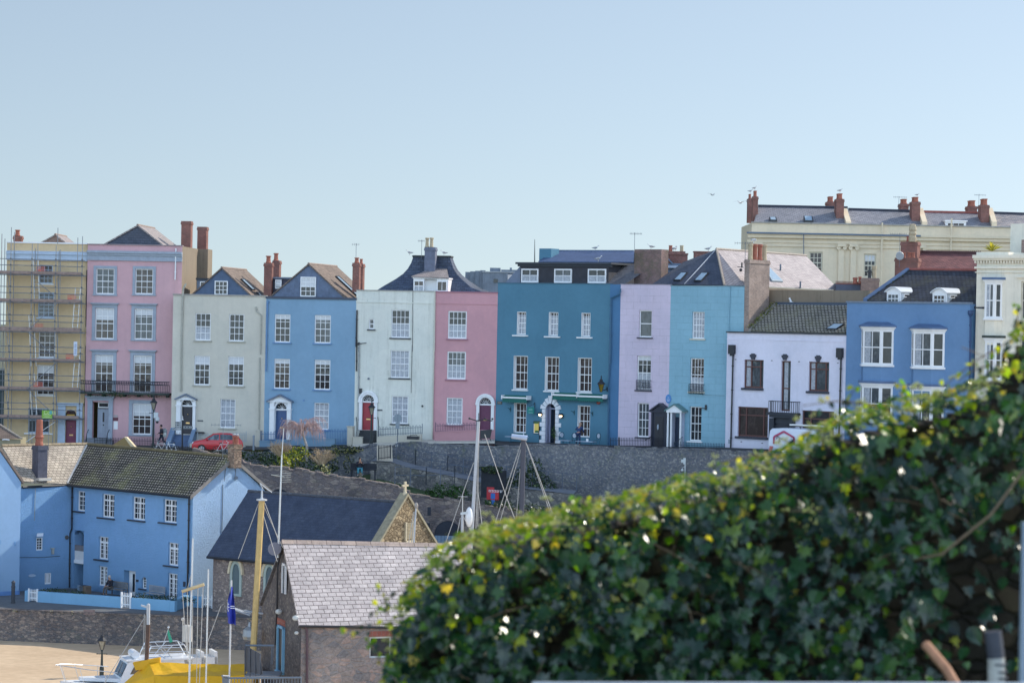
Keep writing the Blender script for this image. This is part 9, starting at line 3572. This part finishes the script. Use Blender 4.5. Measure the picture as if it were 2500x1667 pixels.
for j in range(9):
	v = j / 8
	row = []
	for i in range(7):
		u = i / 6
		xl = 522 - 45 * math.sin(min(1, v * 1.6) * 1.5) + (8 if v > .8 else 0)
		xr = 530 + 42 * min(1, .2 + v * 1.1)
		y = 385 + 370 * v + 20 * u * v
		row.append(P(*px('Q', xl + (xr - xl) * u, y), 110.9) + V((0, .16 * math.sin(u * 9 + v * 2), 0)))
	rows.append(row)
for a, b in zip(rows, rows[1:]):
	for i in range(6):
		m.quad(a[i], a[i + 1], b[i + 1], b[i])
fg = m.build('flag', plain('royal_blue_flag', (.035, .06, .42), .7, .15, 4), t, smooth=True)
m = MB()
for (x0, y0, x1, y1) in ((482, 560, 500, 568), (482, 590, 504, 600), (484, 620, 496, 640), (514, 580, 556, 588), (514, 600, 560, 608), (484, 545, 490, 640)):
	m.box(P(*px('Q', x0, y1), 110.68), P(*px('Q', x1, y1), 110.68) - P(*px('Q', x0, y1), 110.68), V((0, .005, 0)), UP * ((y1 - y0) / 4.2 * 110.7 / FPX))
m.build('emblem', plain('flag_white', (.62, .64, .74), .7), fg)
TIMB = plain('varnished_spar', (.52, .37, .15), .5, .15, 5)
t = mast('timber_mast', 'thick varnished timber mast with wire stays in front of the chapel', *px('R', 545, 628), *px('Q', 748, 1040), 114, .15, TIMB,
		 [(*f('R', 515, 660, 320, 1190), 0), (*f('R', 560, 770, 692, 1215), 0), (*f('R', 575, 655, 700, 1000), 0), (*f('R', 565, 690, 745, 1080), 1)], r1=.135)
m = MB()
tp = P(*px('R', 545, 628), 114)
m.lathe(tp, [(.24, -.02), (.24, .04), (.05, .08), (.04, .35), (.005, .5)], 8)
m.path([tp + V((.05, 0, .5)), tp + V((-.1, 0, .75)), tp + V((.45, 0, .35))], .02, 4)
m.build('mast_head', plain('white_mast_head', (.66, .68, .70)), t)
t = mast('boat_mast', 'tall white mast with wind instruments and radar dome behind the ivy', *px('G', 1716, 985), *px('S', 1300, 930), 138, .12, plain('white_mast', (.46, .48, .51), .35, .08),
		 [(*f('S', 1318, 270, 1048, 1045), 0), (*f('S', 1368, 90, 1340, 900), 0), (*f('S', 1362, 160, 1358, 880), 0), (*f('S', 1424, 0, 1640, 620), 0), (*f('S', 1640, 620, 1725, 840), 0), (*f('S', 1352, 480, 1398, 860), 0)], r1=.085, zg=0)
m = MB()
tp = P(*px('G', 1716, 985), 138)
m.path([tp + V((-.5, 0, .15)), tp + V((-.1, 0, .03)), tp + V((.3, 0, .1)), tp + V((.75, 0, .05))], .03, 4)
for x in (-.5, .35, .75):
	m.ball(tp + V((x, 0, .15)), .06)
m.tube(tp, tp + UP * .45, .02, n=4)
m.build('wind_vane', DARK, t)
m = MB().lathe(P(*px('S', 1275, 838), 137.8), [(.05, 0), (.2, .12), (.22, .3), (.22, .4), (.22, .43)] if False else [(.08, 0), (.2, .1), (.22, .25), (.22, .37), (.22, .45)] and [(.08, 0), (.19, .12), (.21, .3), (.21, .42), (.21, .44)], 12)
m = MB().ball(P(*px('S', 1275, 790), 137.8), .21, .21, .55, 12, 8)
m.build('radar_dome', GEL, t)
t = mast('boat_mast', 'dark mast with a pale boom across its top and many stays', *px('S', 1795, 55), *px('S', 1776, 850), 140, .13, plain('dark_mast', (.06, .065, .09), .5, .15),
		 [(*f('S', 1775, 75, 1518, 865), 0), (*f('S', 1775, 130, 1565, 850), 0), (*f('S', 1815, 70, 2065, 790), 0), (*f('S', 1822, 85, 2085, 785), 0), (*f('S', 1808, 70, 1795, 850), 0), (*f('S', 1765, 330, 1725, 840), 0)], r1=.14, zg=0)
m = MB().tube(P(*px('S', 1680, 17), 139.7), P(*px('S', 1832, 36), 139.7), .13, .15, n=8)
m.tube(P(*px('S', 1795, 60), 140), P(*px('S', 1798, -80), 140), .02, n=4)
m.build('boom', plain('pale_boom', (.42, .5, .64), .5, .15), t)
t = mast('boat_mast', 'short white mast between the chapel gable and the tall white mast', *px('S', 1211, 768), *px('S', 1206, 985), 133, .075, plain('white_mast', (.58, .60, .63)),
		 [(*f('S', 1192, 795, 1150, 1000), 0), (*f('S', 1222, 790, 1285, 910), 0), (*f('S', 1218, 790, 1222, 970), 0)], zg=0)
m = MB()
tp = P(*px('S', 1211, 768), 133)
m.box(tp + V((-.1, -.08, 0)), V((.4, 0, .05)), V((0, .16, 0)), UP * .12)
m.tube(tp, tp + UP * 1.0, .02, n=4)
m.tube(tp + V((-.25, 0, .95)), tp + V((.25, 0, .95)), .015, n=4)
m.build('mast_head', ALU, t)
t = mast('boat_mast', 'thin pale mast standing in front of the chapel gable', *px('S', 767, 692), *px('S', 745, 1065), 128, .05, plain('white_mast', (.58, .60, .63)), [(*f('S', 745, 740, 692, 1065), 0), (*f('S', 757, 740, 722, 1065), 0)], zg=0)
MB().ball(P(*px('S', 769, 682), 128), .1, .1, .16).build('mast_head', BARK, t)
# ================================================================== FOREGROUND IVY
out_px = [(915, 1730), (935, 1650), (948, 1590), (958, 1545), (973, 1475), (1015, 1400), (1064, 1345), (1105, 1312), (1150, 1295), (1220, 1272), (1310, 1252), (1390, 1232), (1470, 1216), (1570, 1190),
		  (1660, 1160), (1754, 1152), (1810, 1138), (1870, 1112), (1925, 1086), (1975, 1052), (2020, 1030), (2052, 1014), (2100, 996), (2180, 974), (2240, 962), (2290, 956), (2340, 944), (2390, 924), (2430, 906), (2452, 870), (2472, 815), (2500, 775), (2580, 760), (2700, 750)]
def top_y(x):
	for (x0, y0), (x1, y1) in zip(out_px, out_px[1:]):
		if x0 <= x <= x1:
			return y0 + (y1 - y0) * (x - x0) / (x1 - x0)
	return 1730
def left_x(y):
	for (x0, y0), (x1, y1) in zip(out_px, out_px[1:]):
		if y1 <= y <= y0:
			return x0 + (x1 - x0) * (y0 - y) / max(1e-6, y0 - y1)
	return 915
YF = 9.0
lr = random.Random(5)
m = MB()
xs = list(range(985, 2760, 35))
for x0, x1 in zip(xs, xs[1:]):
	a, b = P(x0, top_y(x0) + 75, YF + .42), P(x1, top_y(x1) + 75, YF + .42)
	m.box(V((a.x, a.y, 18.3)), V((b.x - a.x, b.y - a.y, 0)), V((0, .35, 0)), UP * (min(a.z, b.z) - 18.3))
tag(m.build('garden_wall', rubble('dark_garden_wall', '#3a322a', '#2b2a26', '#4c4034', '#26241f', 14, .8, '#2c331c', .5)), 'dark old stone wall smothered by the ivy in the foreground', 'wall')
hd = thing('ivy_hedge', 'thick glossy ivy covering the foreground wall at the lower right', 'ivy', P(1750, 1660, YF))
IVY5 = [(0, -.10), (.30, -.42), (.42, -.14), (.92, -.22), (.56, .16), (.74, .58), (.34, .48), (0, 1.15), (-.34, .48), (-.74, .58), (-.56, .16), (-.92, -.22), (-.42, -.14), (-.30, -.42)]
IVYO = [(0, -.3), (.35, -.22), (.58, .1), (.5, .5), (.22, .85), (0, 1.1), (-.22, .85), (-.5, .5), (-.58, .1), (-.35, -.22)]
def leaf(m, c, nrm, tip, s, shape):
	nrm = nrm.normalized()
	tip = (tip - nrm * tip.dot(nrm)).normalized()
	side = tip.cross(nrm)
	k = len(m.v)
	fold = lr.uniform(.05, .3)
	curl = lr.uniform(-.05, .25)
	for (x, y) in shape:
		m.v.append(c + side * x * s * .8 + tip * (y - .3) * s * .9 + nrm * s * (abs(x) * fold - curl * (y - .3) ** 2))
	ctr = len(m.v)
	m.v.append(c + tip * .05 * s)
	n = len(shape)
	for i in range(n):
		m.f.append((ctr, k + i, k + (i + 1) % n))
LO, LY, ST_, FLW = MB(), MB(), MB(), MB()
for i in range(5200):
	x = lr.uniform(920, 2600)
	ty = top_y(x)
	if lr.random() < .22:
		dy = abs(lr.gauss(0, 30)) - 8
	else:
		dy = lr.uniform(0, 1) ** .85 * (1740 - ty)
	y = ty + dy
	if x < left_x(y) + lr.uniform(-14, 10):
		continue
	if x > 2310 and y > 1270 and lr.random() < (.86 if y > 1330 + (2500 - x) * .15 else .4):
		continue
	edge = min(1, max(0, dy) / 110)
	edl = min(1, max(0, x - left_x(y)) / 90)
	e = min(edge, edl)
	Y = YF + (1 - e) ** 2 * .36 * lr.uniform(.2, 1.2) + lr.uniform(-.02, .30) * (1 if lr.random() < .65 else .25)
	bul = math.sin(x * .021 + 1.3 * math.sin(y * .013)) * math.sin(y * .024 + x * .006) + .5 * math.sin(x * .047 + y * .031)
	Y -= .11 * bul * min(1, max(0, dy) / 70)
	if bul < -.75 and lr.random() < .75 and dy > 90:
		continue
	c = P(x, y, Y)
	top = 1 - edge
	nrm = V((lr.gauss(-.05, .5) - (1 - edl) * .5, -1.0 + .5 * top, .35 + 1.5 * top + lr.gauss(0, .45)))
	tip = V((lr.gauss(0, .6), lr.gauss(-.2, .3), -1.0 + .5 * top))
	big = lr.random()
	s = lr.uniform(.020, .032) if big < .4 else (lr.uniform(.032, .050) if big < .82 else lr.uniform(.050, .066))
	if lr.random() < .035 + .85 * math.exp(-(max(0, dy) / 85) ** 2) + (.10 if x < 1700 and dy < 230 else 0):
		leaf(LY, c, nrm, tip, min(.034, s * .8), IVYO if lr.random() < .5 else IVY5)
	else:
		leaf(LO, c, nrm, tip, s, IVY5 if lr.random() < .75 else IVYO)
for i in range(200):
	x = lr.uniform(930, 2560)
	ty = top_y(x)
	y = ty + lr.gauss(18, 22)
	if i > 140:
		x, y = lr.choice([(1445, 1480), (1560, 1490), (1500, 1330), (1950, 1260), (1800, 1160), (1330, 1300), (2030, 1255)])
		x, y = x + lr.gauss(0, 40), y + lr.gauss(0, 22)
	c = P(x, y, YF + lr.uniform(-.03, .2))
	for k in range(lr.randint(4, 9)):
		d = V((lr.gauss(0, 1), lr.gauss(0, 1), abs(lr.gauss(0, 1)))).normalized()
		p = c + d * lr.uniform(.008, .022)
		ST_.tube(c, p, .0012, n=3, cap=False)
		FLW.ball(p, .0042, n=5, m=4)
GL_ = MB()  # tiny leaves added and turned sunward to make glints
for i in range(1500):
	if i < 1180:
		x = lr.uniform(960, 2590)
		y = top_y(x) + abs(lr.gauss(0, 55))
	else:
		a_ = lr.choice([(1290, 1480), (1210, 1530), (1450, 1470), (1340, 1520), (1380, 1475), (1500, 1330), (1960, 1250), (1700, 1230), (2030, 1270), (1130, 1350), (1180, 1400)])
		x, y = a_[0] + lr.gauss(0, 45), a_[1] + lr.gauss(0, 30)
	c = P(x, y, YF - lr.uniform(.02, .12))
	nrm = V((.66, -.55, .52)) + V((lr.gauss(0, .22), lr.gauss(0, .22), lr.gauss(0, .22)))
	leaf(GL_, c, nrm, V((lr.gauss(0, 1), lr.gauss(0, .4), -1)), lr.uniform(.003, .0085), IVYO)
for (x0, y0, x1, y1, n) in ((1010, 1420, 905, 1500, 12), (960, 1520, 815, 1545, 10), (1880, 1110, 1732, 1140, 8), (1480, 1220, 1372, 1228, 10), (1440, 1240, 1400, 1215, 8), (2060, 1010, 2085, 950, 8), (2200, 970, 2206, 940, 8), (2420, 890, 2340, 930, 7), (2470, 830, 2300, 945, 10), (930, 1620, 890, 1560, 9), (945, 1500, 935, 1430, 7), (2480, 800, 2492, 750, 8), (2120, 985, 1960, 990, 7)):
	p0, p1 = P(x0, y0, YF + .1), P(x1, y1, YF - .05 + lr.uniform(-.1, .2))
	mid = p0.lerp(p1, .5) + UP * .012
	ST_.path([p0, mid, p1], .0035, 5, .0016)
	for k in range(n):
		u = (k + .7) / n
		c = p0.lerp(p1, u) + V((lr.gauss(0, .012), lr.gauss(0, .02), lr.gauss(.004, .012)))
		leaf(LY if lr.random() < .6 else LO, c, V((lr.gauss(0, .5), -1 + lr.gauss(0, .4), lr.gauss(.5, .5))), V((lr.gauss(-.2, .6), lr.gauss(0, .3), -1)), lr.uniform(.012, .024), IVYO)
for i in range(34):
	x = lr.uniform(1000, 2560)
	y = top_y(x) + lr.uniform(10, 420)
	if y > 1700:
		continue
	p0 = P(x, y, YF + .05)
	p1 = P(x + lr.gauss(0, 90), y + lr.gauss(0, 60), YF + lr.uniform(-.05, .1))
	ST_.path([p0, p0.lerp(p1, .5) + V((0, -.03, .01)), p1], lr.uniform(.0012, .0024), 4)
ST_.path([P(2190, 1372, YF), P(2300, 1352, YF - .08), P(2420, 1255, YF - .1), P(2520, 1120, YF - .1)], .0055, 6)
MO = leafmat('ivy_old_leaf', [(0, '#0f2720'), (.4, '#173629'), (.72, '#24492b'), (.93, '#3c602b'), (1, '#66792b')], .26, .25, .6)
MY = leafmat('ivy_young_sunlit_leaf', [(0, '#4d7a1c'), (.4, '#84a31f'), (.75, '#b5b830'), (1, '#d2b552')], .26, .6, .6)  # yellow of the young leaves also paints backlight along the crest
for nm, mb_, mt in (('old_leaves', LO, MO), ('young_sunlit_leaves', LY, MY), ('stems', ST_, plain('ivy_stem', (.17, .115, .07), .6, .3, 40, spec=.4)), ('glint_leaves', GL_, leafmat('ivy_glint_leaf', [(0, '#4d6a1c'), (.5, '#86992a'), (1, '#b5a04a')], .2, .4, .9)), ('seed_heads', FLW, plain('seed_head', (.50, .50, .14), .25, .25, 60, spec=.6))):
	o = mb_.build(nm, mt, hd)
	if nm != 'stems':
		o['kind'] = 'stuff'
p0, p1 = P(2262, 1575, 8.2), P(2345, 1690, 8.0)
m = MB().path([p0 - (p1 - p0) * .02, p0.lerp(p1, .5) + V((.01, 0, .0)), p1, p1 + (p1 - p0) * 2], .0155, 8)
tag(m.build('cut_stick', plain('orange_stick', (.42, .21, .12), .7, .2, 30)), 'thick cut orange brown stick poking up at the lower right corner', 'stick')
q = P(2440, 1680, 8.3)
t = thing('striped_post', 'blurred post with dark top and pale rope bands at the lower right corner', 'post', V((q.x, q.y, 18.3)))
m = MB()
m.tube(V((q.x + .012, q.y, 18.3)), P(2432, 1604, 8.3), .028, n=12)
po = m.build('post', plain('pale_post', (.42, .42, .40), .7, .15, 20), t)
m = MB()
m.tube(P(2432, 1604, 8.3), P(2424, 1540, 8.3), .0285, n=12)
for y in (1622, 1640, 1655):
	c = P(2434 + (y - 1604) * .1, y, 8.3)
	m.lathe(c, [(.0295, 0), (.0295, .006)], 12)
m.build('dark_band', plain('post_dark', (.05, .055, .075), .6, .15, 20), po)
m = MB().tube(P(1300, 1671, 7.6), P(2640, 1672, 7.6), .009, n=8)
m.tube(P(1300, 1671, 7.6), V((P(1300, 1671, 7.6).x, 7.6, 18.3)), .009, n=8)
m.tube(P(2640, 1672, 7.6), V((P(2640, 1672, 7.6).x, 7.6, 18.3)), .009, n=8)
tag(m.build('hand_rail', plain('pale_rail', (.42, .46, .50), .4, .1, 20)), 'pale grey rail running along the very bottom below the ivy', 'railing')
q = P(2502, 1340, 8.6)
m = MB().box(V((q.x - .006, q.y, 18.3)), V((.05, 0, 0)), V((0, .04, 0)), UP * (P(2500, 1275, 8.6).z - 18.3))
tag(m.build('sign_post', plain('blue_grey_post', (.28, .34, .42), .5, .1, 10)), 'blue grey post edge at the far right side in front of the ivy', 'post')
m = MB()
m.quad((-12, -6, 18.3), (14, -6, 18.3), (14, 11, 18.3), (-12, 11, 18.3))
m.quad((-12, 11, 18.3), (14, 11, 18.3), (16, 24, 6), (-14, 24, 6))
m.quad((-14, 24, 6), (16, 24, 6), (18, 40, -.3), (-16, 40, -.3))
m.quad((14, -6, 18.3), (22, -6, 0), (22, 11, 0), (14, 11, 18.3))
m.quad((-12, -6, 18.3), (-12, 11, 18.3), (-20, 11, 0), (-20, -6, 0))
struct(m.build('hill', GRASS, None, V((0, 0, 0))))
# ================================================================== LIGHT
AZ, EL = 29.0, 34.5
SKY_SAT, SKY_BACK_FILL, SKY_FRONT = .74, 3.0, .96
sd = bpy.data.lights.new('sun', 'SUN')
sd.energy, sd.angle, sd.color = 5.0, R_(.53), (1.0, .92, .80)
so = bpy.data.objects.new('sun', sd)
COL.objects.link(so)
svec = V((math.cos(R_(AZ)) * math.cos(R_(EL)), math.sin(R_(AZ)) * math.cos(R_(EL)), math.sin(R_(EL))))
so.rotation_euler = svec.to_track_quat('Z', 'Y').to_euler()
so.location = svec * 300
w = bpy.data.worlds.new('World')
S.world = w
w.use_nodes = True
nt = w.node_tree
bg = nt.nodes['Background']
sky = nt.nodes.new('ShaderNodeTexSky')
sky.sky_type = 'NISHITA'
sky.sun_disc = False
sky.sun_elevation = R_(EL)
sky.sun_rotation = R_(90 - AZ)
sky.altitude = 0
sky.air_density, sky.dust_density, sky.ozone_density = 1.0, .6, 2.0
geo = nt.nodes.new('ShaderNodeTexCoord')
sx = nt.nodes.new('ShaderNodeSeparateXYZ')
nt.links.new(geo.outputs['Generated'], sx.inputs[0])
def mth(op, a, b, c=None):
	n = nt.nodes.new('ShaderNodeMath')
	n.operation = op
	for i, v in enumerate((a, b, c)):
		if v is None:
			continue
		if hasattr(v, 'is_linked'):
			nt.links.new(v, n.inputs[i])
		else:
			n.inputs[i].default_value = v
	return n.outputs[0]
zl = mth('MULTIPLY_ADD', mth('MAXIMUM', sx.outputs['Z'], 0.0), .95, .075)
cx = nt.nodes.new('ShaderNodeCombineXYZ')
nt.links.new(sx.outputs['X'], cx.inputs[0])
nt.links.new(sx.outputs['Y'], cx.inputs[1])
nt.links.new(zl, cx.inputs[2])
nt.links.new(cx.outputs[0], sky.inputs['Vector'])
hs = nt.nodes.new('ShaderNodeHueSaturation')
hs.inputs['Saturation'].default_value = SKY_SAT
hs.inputs['Hue'].default_value = .496
nt.links.new(sky.outputs[0], hs.inputs['Color'])
hz = mth('MULTIPLY_ADD', mth('MAXIMUM', mth('MULTIPLY_ADD', sx.outputs['Y'], -.85, .15), 0.0), SKY_BACK_FILL, SKY_FRONT)  # added fill: sky brightened behind the camera for the shaded facades
mx = nt.nodes.new('ShaderNodeVectorMath')
mx.operation = 'SCALE'
nt.links.new(hs.outputs['Color'], mx.inputs[0])
nt.links.new(hz, mx.inputs['Scale'])
nt.links.new(mx.outputs['Vector'], bg.inputs['Color'])
bg.inputs['Strength'].default_value = .14
S.view_settings.view_transform = 'Standard'
S.view_settings.look = 'None'
S.view_settings.exposure = 0
S.render.engine = 'CYCLES'
S.cycles.use_denoising = True
S.cycles.max_bounces = 6
S.cycles.diffuse_bounces = 3
S.cycles.transparent_max_bounces = 8
S.cycles.sample_clamp_indirect = 8
S.cycles.caustics_reflective = S.cycles.caustics_refractive = False
